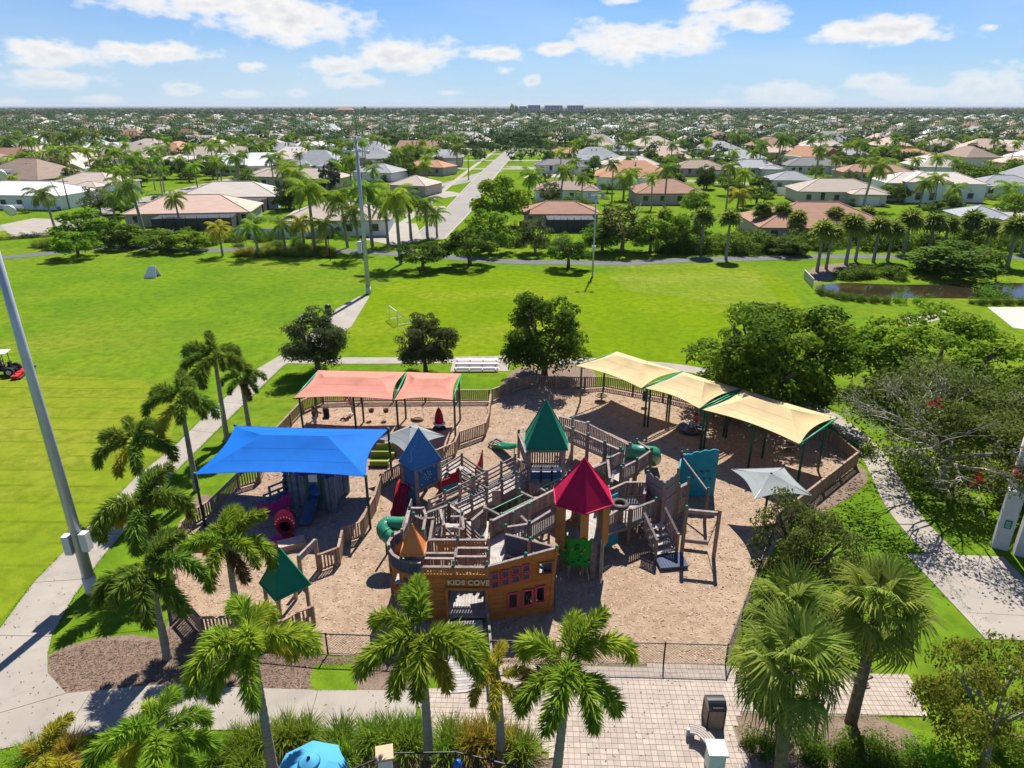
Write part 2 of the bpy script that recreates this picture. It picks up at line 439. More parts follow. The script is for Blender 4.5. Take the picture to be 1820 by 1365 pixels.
def sheet(name, px, z, m, smooth=0, thick=0.0, label=None):
    pts = [at(p[0], p[1], 0) for p in px]
    if smooth: pts = [Vector((p.x, p.y, 0)) for p in cat_rom(pts, smooth)]
    mb = MB()
    if thick: mb.prism([(p.x, p.y) for p in pts][::-1] if poly_area(pts) < 0 else [(p.x, p.y) for p in pts], z, z + thick)
    else: mb.add([(p.x, p.y, z) for p in (pts if poly_area(pts) > 0 else pts[::-1])], [tuple(range(len(pts)))])
    o = mb.build(name, m, kind='structure')
    return o


def poly_area(p): return .5 * sum(p[i][0] * p[(i + 1) % len(p)][1] - p[(i + 1) % len(p)][0] * p[i][1] for i in range(len(p)))


def inside(x, y, poly):
    r = False; n = len(poly)
    for i in range(n):
        x1, y1 = poly[i][0], poly[i][1]; x2, y2 = poly[(i + 1) % n][0], poly[(i + 1) % n][1]
        if (y1 > y) != (y2 > y) and x < (x2 - x1) * (y - y1) / (y2 - y1) + x1: r = not r
    return r


def strip(name, px, width, z, m, thick=0.0, smooth=6, world=False):
    """ribbon of even width along a line"""
    P = [Vector((p[0], p[1])) for p in (px if world else [at(*p) for p in px])]
    if smooth: P = cat_rom(P, smooth, closed=False)
    Lp, Rp = [], []
    for i, p in enumerate(P):
        t = (P[min(i + 1, len(P) - 1)] - P[max(i - 1, 0)]).normalized(); n = Vector((-t.y, t.x))
        w = width if isinstance(width, (int, float)) else width[0] + (width[1] - width[0]) * i / (len(P) - 1)
        Lp.append(p + n * w / 2); Rp.append(p - n * w / 2)
    mb = MB(); k = len(P)
    if thick:
        for i in range(k - 1):
            q = [Rp[i], Rp[i + 1], Lp[i + 1], Lp[i]]
            b = len(mb.v)
        vs = [(p.x, p.y, z + thick) for p in Lp] + [(p.x, p.y, z + thick) for p in Rp] + [(p.x, p.y, z) for p in Lp] + [(p.x, p.y, z) for p in Rp]
        fs = []
        for i in range(k - 1):
            fs += [(k + i, k + i + 1, i + 1, i), (i, i + 1, 2 * k + i + 1, 2 * k + i), (k + i + 1, k + i, 3 * k + i, 3 * k + i + 1)]
        fs += [(0, 2 * k, 3 * k, k), (k - 1, 2 * k - 1, 4 * k - 1, 3 * k - 1)]
        mb.add(vs, fs)
    else:
        mb.add([(p.x, p.y, z) for p in Lp] + [(p.x, p.y, z) for p in Rp], [(k + i, k + i + 1, i + 1, i) for i in range(k - 1)])
    return mb.build(name, m, kind='structure')


MB().add([(-9000, -60, 0), (9000, -60, 0), (9000, 1500, 0), (-9000, 1500, 0)], [(0, 1, 2, 3)]).build('ground', GRASS, kind='structure')
FARG = mat('far_mangrove_ground', (.035, .055, .02), .95, (.05, .075, .03), .004, 6)
MB().add([(-30000, 1500, -.3), (30000, 1500, -.3), (30000, 30000, -.3), (-30000, 30000, -.3)], [(0, 1, 2, 3)]).build('far_terrain', FARG, kind='structure')
sheet('mown_field', [(-260, 672), (120, 668), (250, 676), (322, 700), (300, 800), (185, 940), (60, 1035), (-120, 1240)], .004, GRASS_M)
sheet('sports_field', [(660, 520), (760, 492), (900, 480), (1000, 486), (1330, 482), (1420, 530), (1400, 600), (1240, 650), (1040, 640), (900, 634), (640, 632), (612, 596)], .004, GRASS_D, smooth=5)
sheet('worn_turf', [(1100, 487), (1328, 486), (1350, 500), (1382, 536), (1290, 541), (1210, 528), (1130, 520), (1095, 500)], .008, GRASS_P, smooth=5)
0 and sheet('bright_verge', [(1400, 490), (1440, 480), (1470, 530), (1640, 535), (1820, 545), (1880, 600), (1560, 640), (1440, 700), (1350, 650), (1440, 560)], .004, GRASS_B, smooth=4)
# right lawn between the playground and the path
0 and sheet('side_lawn', [(1490, 905), (1545, 845), (1566, 850), (1640, 960), (1750, 1140), (1700, 1200), (1500, 1180), (1340, 1190), (1345, 1010)], .004, GRASS_B)
# play surface of wood chips
PLAY = [(316, 985), (330, 935), (380, 905), (425, 862), (462, 850), (480, 800), (505, 765), (545, 728), (575, 712), (650, 708), (868, 710), (945, 686), (1060, 686), (1090, 686), (1200, 706), (1400, 748), (1480, 786), (1526, 826),
        (1436, 896), (1400, 930), (1350, 1020), (1292, 1182), (1180, 1182), (870, 1180), (590, 1165), (500, 1150), (360, 1118), (325, 1075), (312, 1020)]
sheet('play_surface', PLAY, .010, CHIPS)
sheet('mulch_bed', [(86, 1165), (120, 1148), (175, 1134), (235, 1128), (290, 1137), (300, 1105), (300, 1060), (325, 1078), (360, 1120), (500, 1153), (590, 1168), (720, 1176), (770, 1178), (752, 1232), (560, 1232), (280, 1222), (160, 1233), (118, 1237), (86, 1200)], .014, BED)
sheet('grass_patch', [(556, 1186), (585, 1179), (632, 1180), (628, 1206), (634, 1228), (556, 1228)], .018, GRASS_B, smooth=3)
sheet('corner_lawn', [(135, 1062), (182, 990), (215, 1010), (300, 1060), (300, 1100), (262, 1120), (180, 1128), (120, 1144), (88, 1162), (92, 1130)], .018, GRASS_B)
sheet('tree_bed', [(905, 665), (940, 650), (1030, 648), (1060, 668), (1040, 690), (950, 690), (890, 700)], .014, BED, smooth=4)
sheet('fence_bed', [(1436, 898), (1528, 828), (1540, 838), (1542, 858), (1510, 885), (1455, 915)], .014, BED)
sheet('palm_bed', [(330, 905), (352, 882), (372, 880), (385, 890), (350, 915)], .014, BED, smooth=4)
sheet('planting_bed', [(370, 1365), (480, 1308), (740, 1306), (945, 1322), (1000, 1368), (1000, 1480), (300, 1480)], .018, BED)
sheet('palm_bed', [(1300, 1215), (1345, 1190), (1500, 1200), (1560, 1275), (1620, 1300), (1700, 1420), (1345, 1460), (1308, 1300)], .014, BED)
# concrete footpath beside the field and along the front
LEFT_E = [(-60, 1165), (0, 1118), (60, 1036), (123, 972), (240, 850), (314, 790), (360, 744), (455, 657), (507, 627), (560, 585), (592, 553), (640, 526)]
RIGHT_E = [(657, 527), (625, 580), (560, 625), (520, 640), (504, 650), (400, 751), (308, 843), (182, 990), (130, 1062), (92, 1130), (84, 1165), (85, 1197), (118, 1233), (160, 1229), (280, 1218), (560, 1227), (738, 1228)]
sheet('footpath', LEFT_E + RIGHT_E + [(742, 1306), (560, 1300), (430, 1298), (290, 1298), (180, 1304), (60, 1320), (-80, 1350)], .0, CONC, thick=.03)
strip('footpath', [(505, 640), (560, 641), (700, 641), (890, 639), (960, 640), (1040, 642), (1130, 646), (1235, 658), (1330, 682), (1440, 722), (1508, 765), (1548, 805), (1575, 850), (1600, 900), (1640, 950), (1690, 1000)], 1.7, 0, CONC, .028)
sheet('concrete_pad', [(1610, 985), (1655, 985), (1782, 990), (1860, 1070), (1860, 1140), (1752, 1137)], 0, CONC, thick=.034)
sheet('concrete_pad', [(806, 640), (905, 640), (905, 660), (800, 661)], 0, CONC, thick=.034)
sheet('concrete_pad', [(1545, 585), (1600, 562), (1680, 552), (1700, 560), (1590, 590)], 0, CONC, thick=.02)
sheet('sand_court', [(1755, 546), (1860, 546), (1860, 592), (1800, 582)], .01, SAND)
for k, (a, b) in enumerate((((0, 1130), (92, 1132)), ((60, 1036), (150, 1030)), ((150, 955), (215, 950)), ((338, 765), (380, 770)), ((395, 715), (436, 718)), ((118, 1233), (0, 1268)), ((270, 1220), (230, 1300)), ((565, 1228), (545, 1302)), ((165, 1226), (110, 1312)), ((1722, 1090), (1860, 1097)), ((1790, 1060), (1860, 1125)), ((250, 843), (290, 848)))):
    p, q = at(*a, .0), at(*b, .0); MB().bar(up(p, .0335), up(q, .0335), .022, .006).build('expansion_joint', mat('dark_joint_strip', (.12, .10, .085), .95), kind='structure')  # dark strip of its own colour along each concrete joint
# park path, road, streets
strip('park_path', [(-60, 462), (17, 457), (100, 449), (201, 440), (369, 445), (480, 440), (580, 445), (651, 448), (768, 455), (903, 465), (1037, 467), (1111, 468), (1202, 463), (1312, 460), (1400, 458), (1485, 456), (1622, 457), (1814, 457), (1900, 457)], 3.0, .0, ASPH, .02)
ROADW = [at(*p) for p in ((760, 425), (778, 408), (800, 388), (822, 365), (849, 331), (879, 298), (905, 272), (930, 249), (952, 232), (972, 219))]
strip('road', ROADW, 5.8, .008, ROAD, world=True)
def offset_line(P, off):
    P = [Vector((p[0], p[1])) for p in P]; out = []
    for i, p in enumerate(P):
        t = (P[min(i + 1, len(P) - 1)] - P[max(i - 1, 0)]).normalized(); out.append((p.x - t.y * off, p.y + t.x * off))
    return out
strip('pavement', offset_line(ROADW, 8.6), 1.5, .0, CONC, .03, world=True)
strip('kerb', offset_line(ROADW, 3.05), .3, .0, CONC_D, .1, world=True)
strip('kerb', offset_line(ROADW, -3.05), .3, .0, CONC_D, .1, world=True)
strip('street', [(905, 296), (960, 300), (1120, 315), (1340, 327), (1500, 334), (1700, 345), (1900, 352)], 6.5, .012, ROAD, smooth=4)
strip('street', [(905, 268), (1000, 272), (1200, 279), (1500, 283), (1900, 290)], 7, .012, ROAD, smooth=4)
strip('street', [(920, 262), (800, 266), (660, 262), (500, 258), (200, 262), (-100, 268)], 7, .016, ROAD, smooth=4)
strip('street', [(880, 303), (780, 330), (700, 318), (640, 298), (612, 285), (590, 262)], 6.5, .004, ROAD, smooth=4)
strip('street', [(-60, 414), (60, 398), (150, 385), (270, 352), (420, 318), (520, 300), (610, 284), (660, 270)], 6.5, .016, ROAD, smooth=4)
for pts in ([(0, 400), (60, 388), (150, 392), (210, 400), (120, 416), (20, 420)], [(648, 426), (690, 396), (740, 397), (752, 428), (700, 436)], [(1140, 330), (1175, 320), (1190, 331), (1160, 340)], [(1340, 338), (1372, 326), (1392, 336), (1362, 345)],
            [(930, 316), (960, 300), (1040, 303), (1060, 314)], [(300, 348), (360, 336), (372, 346), (310, 360)], [(1715, 378), (1800, 364), (1850, 385), (1760, 395)], [(730, 344), (800, 340), (830, 346), (780, 353)], [(700, 372), (790, 366), (800, 380), (720, 386)]):
    sheet('driveway', pts, .02, CONC)
# pond
sheet('pond_bank', [(1425, 505), (1440, 478), (1500, 468), (1600, 480), (1720, 490), (1860, 488), (1860, 536), (1650, 534), (1490, 530), (1445, 520)], .012, GRASS_B, smooth=4)
sheet('palm_bed', [(1432, 497), (1442, 478), (1490, 468), (1530, 474), (1500, 490), (1450, 503)], .016, BED, smooth=4)
sheet('pond', [(1452, 509), (1500, 503), (1600, 506), (1720, 505), (1860, 503), (1860, 529), (1640, 530), (1500, 528), (1462, 520)], .02, WATER, smooth=4)
sheet('pond_lawn', [(1480, 488), (1560, 475), (1640, 476), (1760, 486), (1860, 488), (1860, 502), (1720, 503), (1600, 503), (1510, 500)], .024, GRASS_B, smooth=4)
for (x0, x1, y) in ((1080, 1420, 200.5), (1010, 1240, 197.5), (1480, 1820, 199.0)):
    a = at(x0, y); b = at(x1, y); c = at(x1, y - 1.6); d = at(x0, y - 1.6)
    MB().add([up(p, .3) for p in (a, b, c, d)], [(0, 1, 2, 3)]).build('bay_water', FARW, kind='structure')

# pavers of the entrance plaza: nearest 300 one by one, the rest joined
PLAZA_PX = [(738, 1230), (795, 1222), (800, 1192), (868, 1183), (1180, 1184), (1292, 1184), (1340, 1192), (1480, 1198), (1612, 1198), (1645, 1272), (1490, 1274), (1312, 1268), (1305, 1292), (1335, 1372), (1010, 1372), (957, 1322), (760, 1308)]
PLZ = [at(*p) for p in PLAZA_PX]
plaza = MB().prism([(p.x, p.y) for p in PLZ] if poly_area(PLZ) > 0 else [(p.x, p.y) for p in PLZ][::-1], 0, .022).build('paved_plaza', mat('paver_joint_sand', (.20, .165, .13), .95), kind='structure')
PAV = mat('concrete_paver', (.41, .34, .285), .9, (.35, .29, .245), 1.2, var=.13, hvar=.01, bump=.1)
PAV2 = mat('concrete_paver_joined', (.41, .34, .285), .9, (.34, .28, .235), 2.1, c3=(.46, .39, .33), scale3=1.4, f3=.4, bump=.1)
ps = .235; ca, sa = math.cos(R(-2)), math.sin(R(-2)); cells = []
for i in range(-30, 75):
    for j in range(-40, 40):
        x0, y0 = 2 + i * ps * 1.0, 18 + j * ps
        x, y = x0 * ca - y0 * sa, x0 * sa + y0 * ca
        if inside(x, y, PLZ) and y > 14.6: cells.append((x, y))
cells.sort(key=lambda c: c[0] ** 2 * .3 + c[1] ** 2)
pm = unit_box(PAV)
for (x, y) in cells[:300]:
    link('paver', pm, T((x, y, .018 + random.uniform(0, .003))) @ RZ(R(-2)) @ Matrix.Diagonal((ps - .016, ps - .016, .016, 1)), plaza)
mb = MB(); hs = (ps - .016) / 2
for (x, y) in cells[300:]:
    q = [(x + (a * ca - b * sa) * hs, y + (a * sa + b * ca) * hs) for a, b in ((-1, -1), (1, -1), (1, 1), (-1, 1))]
    mb.prism(q, .018, .034 + random.uniform(0, .003))
mb.build('paver', PAV2, plaza, kind='stuff')
# ================================================================ VEGETATION
rng = np.random.default_rng(11)


def leafmat(name, c, cvar=.35, var=.12, trans=.5, hvar=.012, c2=None):
    return mat(name, c, .65, c2, .8, cvar=cvar, var=var, trans=trans, hvar=hvar, spec=.04)


L_DARK = leafmat('dark_leaves', (.098, .172, .015), cvar=.5); L_MID = leafmat('mid_leaves', (.12, .21, .016), cvar=.45); L_LIGHT = leafmat('light_leaves', (.175, .31, .018))
L_OLIVE = leafmat('olive_leaves', (.125, .155, .036)); L_YEL = leafmat('yellowish_leaves', (.19, .23, .028)); L_BLUE = leafmat('blue_green_leaves', (.075, .105, .075))
L_GREY = leafmat('oak_leaves', (.09, .12, .036)); L_HEDGE = leafmat('hedge_leaves', (.07, .145, .016)); L_FAR = leafmat('far_leaves', (.048, .09, .024), trans=.3)
L_GREYOLIVE = leafmat('grey_olive_leaves', (.125, .16, .032)); L_MANGO = leafmat('glossy_mixed_leaves', (.115, .20, .014), cvar=.6); L_LIME = leafmat('lime_leaves', (.12, .27, .016)); L_RED = leafmat('red_flowers', (.35, .02, .015)); L_RUST = leafmat('rusty_leaves', (.15, .14, .03))
PALM = leafmat('palm_leaflets', (.235, .35, .03), var=.2, hvar=.02); PALM_Y = leafmat('yellowed_palm_leaflets', (.42, .40, .04), var=.15, hvar=.02)
PALM_D = leafmat('dark_palm_leaflets', (.155, .25, .034), var=.18, hvar=.02); FAN = leafmat('fan_palm_leaves', (.21, .27, .045), var=.2, hvar=.015)
SHAFT = mat('green_crownshaft', (.17, .22, .08), .6, (.24, .25, .12), 3)
RACH = mat('frond_stem', (.16, .17, .05), .7)
GRASSY = leafmat('ornamental_grass', (.19, .30, .03), var=.2, hvar=.02); GRASSY_Y = leafmat('golden_grass', (.38, .31, .04), var=.15)


def leaf_quads(C, Nn, size, aspect=1.9, fold=.0):
    """one lens-shaped leaf (quad) at every row of C facing Nn"""
    n = len(C); t = rng.normal(size=(n, 3)); a = np.cross(Nn, t); a /= np.linalg.norm(a, axis=1, keepdims=True) + 1e-9; b = np.cross(Nn, a)
    s = (size * rng.uniform(.65, 1.35, n))[:, None]
    V = np.stack([C - a * s * .5, C - b * s / aspect * .5, C + a * s * .5, C + b * s / aspect * .5], 1).reshape(-1, 3)
    return V, np.arange(4 * n).reshape(-1, 4)


def crown_mesh(name, m, rx, ry, rz, n, size, clumps=40, cr=.26, seed=0, flat=.35, hollow=.55, shape=None, spread=1.0):
    """uneven leafy crown: leaves on the skins of many clumps filling an ellipsoid, base at z=0"""
    global rng
    rng = np.random.default_rng(seed + 100)
    K = rng.normal(size=(clumps, 3)); K /= np.linalg.norm(K, axis=1, keepdims=True)
    K *= rng.uniform(hollow, 1.0, (clumps, 1)) ** .6
    K[:, 2] = np.where(K[:, 2] < -flat, -flat * rng.uniform(.4, 1, clumps), K[:, 2])
    K *= rng.uniform(.82, 1.08, (clumps, 1))
    Kr = cr * rng.uniform(.6, 1.35, clumps); kv = rng.uniform(0, 1, clumps)
    idx = rng.choice(clumps, n, p=Kr ** 2 / np.sum(Kr ** 2))
    D = rng.normal(size=(n, 3)); D /= np.linalg.norm(D, axis=1, keepdims=True); D[:, 2] = np.where(rng.random(n) < .55, np.abs(D[:, 2]), D[:, 2])
    C = K[idx] + D * (Kr[idx] * rng.uniform(.55, 1.12, n))[:, None] * np.array([1, 1, .8])
    S = np.array([rx, ry, rz]); C = C * S
    Nn = D * .8 + rng.normal(size=(n, 3)) * .55 + np.array([0, 0, .45]); Nn /= np.linalg.norm(Nn, axis=1, keepdims=True)
    V, F = leaf_quads(C, Nn, size)
    V[:, 2] += flat * rz * .9
    cv = np.repeat(np.clip(kv[idx] * .7 + rng.uniform(-.12, .42, n), 0, 1), 4)
    return np_mesh(name, V, F, m, cv)


def trunk_mesh(name, m, h, r0, limbs=6, spread=1.2, top=1.6, seed=0, r1=None, droop=0.0):
    rd = random.Random(seed); mb = MB()
    sway = rd.uniform(-.1, .1) * h
    mb.tube([(0, 0, -.15), (sway * .2, 0, h * .35), (sway * .6, sway * .3, h * .75), (sway, sway * .5, h)], [r0 * 1.35, r0, r0 * .85, r0 * .7], 8)
    for i in range(limbs):
        a = 2 * math.pi * (i + rd.random() * .6) / limbs; L = spread * rd.uniform(.7, 1.15); z0 = h * rd.uniform(.7, 1.0)
        e = Vector((math.cos(a) * L, math.sin(a) * L, h + top * rd.uniform(.45, 1.0))); s = Vector((sway * z0 / h, sway * .4 * z0 / h, z0)); md = (s + e) / 2 + Vector((0, 0, -.12 * L))
        mb.tube([s, md, e], [r0 * .55, r0 * .36, r0 * .12], 6)
        for k in range(2):
            a2 = a + rd.uniform(-.9, .9); e2 = md + Vector((math.cos(a2) * L * .6, math.sin(a2) * L * .6, top * rd.uniform(.2, .6)))
            mb.tube([md, (md + e2) / 2 + Vector((0, 0, .08)), e2], [r0 * .3, r0 * .2, r0 * .07], 5)
    return mb.mesh(name, m, smooth=True)


_crowns = {}


def tree(name, label, base, kind, height, width, group=None, rz=None, cat='tree', depth=None):
    """tree from a shared crown and trunk mesh, scaled to the height and width it has"""
    c, t, H0, W0 = KIND[kind]
    base = Vector(base); rz = random.uniform(0, 6.28) if rz is None else rz
    o = link(name, None, T(base) @ RZ(rz) @ Matrix.Diagonal((width / W0, (depth or width) / W0, height / H0, 1))); tags(o, label, cat, group)
    M = WM[o].copy()
    if t: link('trunk', t, M, o)
    k = link('crown', c, M, o); k['kind'] = 'stuff'
    return o


def shift_mesh(me, dz):
    co = np.empty(len(me.vertices) * 3, dtype=np.float32); me.vertices.foreach_get('co', co); co[2::3] += dz; me.vertices.foreach_set('co', co); me.update(); return me


KIND = {}


def def_kind(key, cm, h_tr, r_tr, H0, W0, rz_, n, size, clumps, cr, seed, bark=None, flat=.35, limbs=6, hollow=.55):
    c = crown_mesh('crown_' + key, cm, W0 / 2 * .86, W0 / 2 * .86, rz_, n, size, clumps, cr, seed, flat, hollow)
    shift_mesh(c, h_tr); t = trunk_mesh('trunk_' + key, bark or BARK, h_tr + .3, r_tr, limbs, W0 * .3, (H0 - h_tr) * .75, seed)
    KIND[key] = (c, t, H0, W0)


# near crowns (fine leaves)
def_kind('broad_near', L_DARK, 1.7, .26, 7.2, 7.6, 3.4, 17000, .25, 80, .23, 1, flat=.5)
def_kind('mango_near', L_MANGO, 1.3, .28, 7.5, 10.5, 3.7, 27000, .28, 110, .19, 2, flat=.6)
def_kind('bright_near', L_LIGHT, 1.2, .25, 7.0, 10.0, 3.4, 24000, .27, 100, .18, 3, flat=.6)
def_kind('oak_near', L_GREY, 1.5, .16, 4.6, 5.2, 2.1, 15000, .17, 70, .24, 4, hollow=.35, flat=.55)
def_kind('olive_near', L_OLIVE, 1.3, .15, 4.4, 6.2, 2.1, 12000, .15, 80, .19, 5, hollow=.3)
def_kind('front_near', L_YEL, 1.5, .16, 5.2, 7.2, 2.5, 15000, .15, 80, .2, 6, GREYBARK)
# middle distance
def_kind('round_mid', L_MID, 1.7, .2, 5.2, 6.0, 2.2, 3200, .36, 40, .28, 11)
def_kind('flat_mid', L_DARK, 1.9, .2, 4.8, 6.6, 1.7, 3200, .36, 44, .25, 12, flat=.2)
def_kind('light_mid', L_LIGHT, 1.8, .2, 6.0, 6.0, 2.7, 3200, .4, 40, .27, 13)
def_kind('dark_mid', L_DARK, 1.6, .25, 7.0, 6.2, 3.2, 3400, .42, 44, .27, 14)
def_kind('olive_mid', L_OLIVE, 1.8, .2, 6.5, 6.2, 2.9, 3200, .36, 50, .24, 15, GREYBARK)
def_kind('lime_mid', L_LIME, 1.5, .15, 5.0, 4.6, 2.2, 2400, .34, 34, .26, 16)
def_kind('blue_mid', L_BLUE, 1.4, .15, 4.5, 4.0, 2.2, 2000, .36, 24, .28, 17)
# far
def_kind('far_a', L_FAR, 1.2, .3, 7, 8, 3.6, 420, 1.15, 26, .32, 21, limbs=2)
def_kind('far_b', L_DARK, 1.2, .3, 8, 7, 4.2, 420, 1.1, 24, .32, 22, limbs=2)
def_kind('far_c', L_MID, 1.0, .3, 6, 8, 3.2, 420, 1.1, 26, .3, 23, limbs=2)


def bush_mesh(key, m, n, size, seed, clumps=26, cr=.36):
    c = crown_mesh('bush_' + key, m, .5, .5, .8, n, size, clumps, cr, seed, flat=.15, hollow=.35); KIND[key] = (c, None, 1.0, 1.1)


bush_mesh('bush_mid', L_MID, 900, .09, 31); bush_mesh('bush_dark', L_DARK, 900, .09, 32); bush_mesh('bush_light', L_LIME, 900, .08, 33); bush_mesh('bush_olive', L_OLIVE, 900, .08, 34)
bush_mesh('bush_fine', L_LIME, 3500, .045, 35, 40, .3); bush_mesh('bush_finedark', L_DARK, 4200, .045, 36, 40, .3)


def bush(name, label, base, kind, h, w, depth=None, group=None, cat='bush'):
    c, t, H0, W0 = KIND[kind]
    o = link(name, c, T(base) @ RZ(random.uniform(-.4, .4)) @ Matrix.Diagonal((w / W0, (depth or w) / W0, h / H0, 1)))
    return tags(o, label, cat, group)


# ---- foxtail palm
def foxtail_frond(name, m, L=2.7, arc=2.0, lift=.75, nl=560, ll=.60, seed=0):
    """bushy plume: leaflets all round an arching stem; starts at origin heading +X"""
    r = np.random.default_rng(seed); ang = lift; P = [np.zeros(3)]; Tn = []
    k = 16
    for i in range(k):
        d = np.array([math.cos(ang), 0, math.sin(ang)]); Tn.append(d); P.append(P[-1] + d * L / k); ang -= arc / k * (.8 if i < k * .4 else 1.13)
    P = np.array(P); Tn.append(Tn[-1]); Tn = np.array(Tn)
    t = r.uniform(.12, 1.0, nl); fi = t * k; i0 = np.minimum(fi.astype(int), k - 1); fr = (fi - i0)[:, None]
    C = P[i0] * (1 - fr) + P[i0 + 1] * fr; tg = Tn[i0]
    phi = r.uniform(0, 2 * math.pi, nl); side = np.tile(np.array([0., 1, 0]), (nl, 1)); nor = np.cross(tg, side)
    out = side * np.cos(phi)[:, None] + nor * np.sin(phi)[:, None]
    D = out * .85 + tg * .62 + np.array([0, 0, -.12]) + r.normal(size=(nl, 3)) * .17; D /= np.linalg.norm(D, axis=1, keepdims=True)
    ln = (ll * (.55 + .6 * np.sin(np.pi * np.clip(t * .9 + .08, 0, 1))) * r.uniform(.75, 1.15, nl))[:, None]
    wv = np.cross(D, r.normal(size=(nl, 3))); wv /= np.linalg.norm(wv, axis=1, keepdims=True); w = .031
    tip = C + D * ln + np.array([0, 0, -1]) * ln * .14
    mid = C + D * ln * .5
    V = np.stack([C, mid - wv * w, tip, mid + wv * w], 1).reshape(-1, 3); F = np.arange(4 * nl).reshape(-1, 4)
    cv = np.repeat(r.uniform(0, 1, nl), 4)
    # stem
    mbv = MB().tube([tuple(p) for p in P[::2]], [.035 * (1 - .8 * i / 8) for i in range(len(P[::2]))], 4, cap=False)
    b = len(V); V = np.vstack([V, np.array([tuple(v) for v in mbv.v])]); F = np.vstack([F, np.array(mbv.f) + b]); cv = np.concatenate([cv, np.full(len(mbv.v), .7)])
    return np_mesh(name, V, F, m, cv)


PALM_B = leafmat('dead_palm_leaflets', (.20, .13, .06), var=.15)
FRONDS = {}
for key, m in (('g', PALM), ('y', PALM_Y), ('d', PALM_D), ('b', PALM_B)):
    FRONDS[key] = [foxtail_frond('frond', m, 3.15, 2.5, .98, seed=1), foxtail_frond('frond', m, 3.0, 2.35, .55, seed=2), foxtail_frond('frond', m, 2.7, 1.65, .0, seed=3), foxtail_frond('frond', m, 2.5, 1.5, 1.25, seed=4)]


def foxtail(label, base, top, size=1.0, tone='g', n=9, seed=0, lean=(0, 0), yellow=0.2, group=None, angles=None):
    rd = random.Random(seed); base = Vector(base); o = thing('foxtail_palm', base, label, 'palm tree', group)
    h = top - base.z; e = base + Vector((lean[0], lean[1], h)); k = h / 4.5
    nr_ = 26; link('trunk', MB().tube([base + Vector((0, 0, -.1))] + [base + (e - base) * (.86 * k_ / nr_) for k_ in range(1, nr_ + 1)], [.21] + [(.185 - .065 * k_ / nr_) * (1.05 if k_ % 2 else .96) for k_ in range(1, nr_ + 1)], 10).mesh('trunk', TRUNK, True), I4, o)
    link('crownshaft', MB().tube([base + (e - base) * .86, base + (e - base) * .9, e, e + Vector((0, 0, .25))], [.12, .13, .085, .03], 8).mesh('crownshaft', SHAFT, True), I4, o)
    a0 = rd.uniform(0, 6.28)
    for i in range(n):
        a = a0 + 2 * math.pi * i / n + rd.uniform(-.22, .22); v = (0, 1, 2, 1, 0, 1, 2)[i % 7]
        if i == n - 1: v = 3
        if angles: a, v = R(angles[i][0]), angles[i][1]
        t = 'y' if rd.random() < yellow and v == 2 else tone
        if v == 2 and rd.random() < .18: t = 'b'
        s = size * rd.uniform(.86, 1.1)
        M = T(e + Vector((0, 0, -.1 - .12 * v if v < 3 else 0))) @ RZ(a) @ Matrix.Rotation(rd.uniform(-.25, .25), 4, 'X') @ Matrix.Rotation(rd.uniform(-.18, .18), 4, 'Y') @ Matrix.Diagonal((s, s, s, 1))
        link('frond', FRONDS[t][v], M, o)
    link('spear_leaf', MB().tube([e, e + Vector((.02, .02, .9 * size)), e + Vector((.05, .03, 1.7 * size))], [.035, .02, .006], 5).mesh('spear_leaf', PALM), I4, o)
    return o


# ---- feather palms (coconut) for the middle distance: flat pinnate fronds
def coco_frond(name, m, L=2.6, arc=1.9, lift=.7, nl=46, ll=.62, w=.05, seed=0):
    r = np.random.default_rng(seed); ang = lift; P = [np.zeros(3)]; Tn = []; k = 10
    for i in range(k):
        d = np.array([math.cos(ang), 0, math.sin(ang)]); Tn.append(d); P.append(P[-1] + d * L / k); ang -= arc / k
    P = np.array(P); Tn.append(Tn[-1]); Tn = np.array(Tn); V = []; cv = []
    for s in (-1, 1):
        for j in range(nl):
            t = .1 + .9 * (j + r.uniform(-.3, .3)) / nl; fi = min(max(t, 0), .999) * k; i0 = int(fi); C = P[i0] + (P[i0 + 1] - P[i0]) * (fi - i0)
            D = np.array([0, s * .85, 0]) + Tn[i0] * .45 + np.array([0, 0, -.35 - .35 * r.random()]); D /= np.linalg.norm(D)
            l = ll * (.45 + .7 * math.sin(math.pi * min(1, t * .85 + .1))) * r.uniform(.85, 1.1); wv = Tn[i0] * w
            V += [C, C + D * l * .45 - wv, C + D * l + np.array([0, 0, -.1 * l]), C + D * l * .45 + wv]; cv += [r.random()] * 4
    F = np.arange(len(V)).reshape(-1, 4); V = np.array(V)
    mbv = MB().tube([tuple(p) for p in P[::2]], [.04 * (1 - .75 * i / 5) for i in range(len(P[::2]))], 4, cap=False)
    b = len(V); V = np.vstack([V, np.array([tuple(v) for v in mbv.v])]); F = np.vstack([F, np.array(mbv.f) + b]); cv = cv + [.6] * len(mbv.v)
    return V, F, np.array(cv)


def merge(parts):
    Vs, Fs, Cs = [], [], []; b = 0
    for V, F, c in parts: Vs.append(V); Fs.append(F + b); Cs.append(c); b += len(V)
    return np.vstack(Vs), np.vstack(Fs), np.concatenate(Cs)


def xform(M, V):
    A = np.array(M.to_3x3()); return V @ A.T + np.array(M.translation)


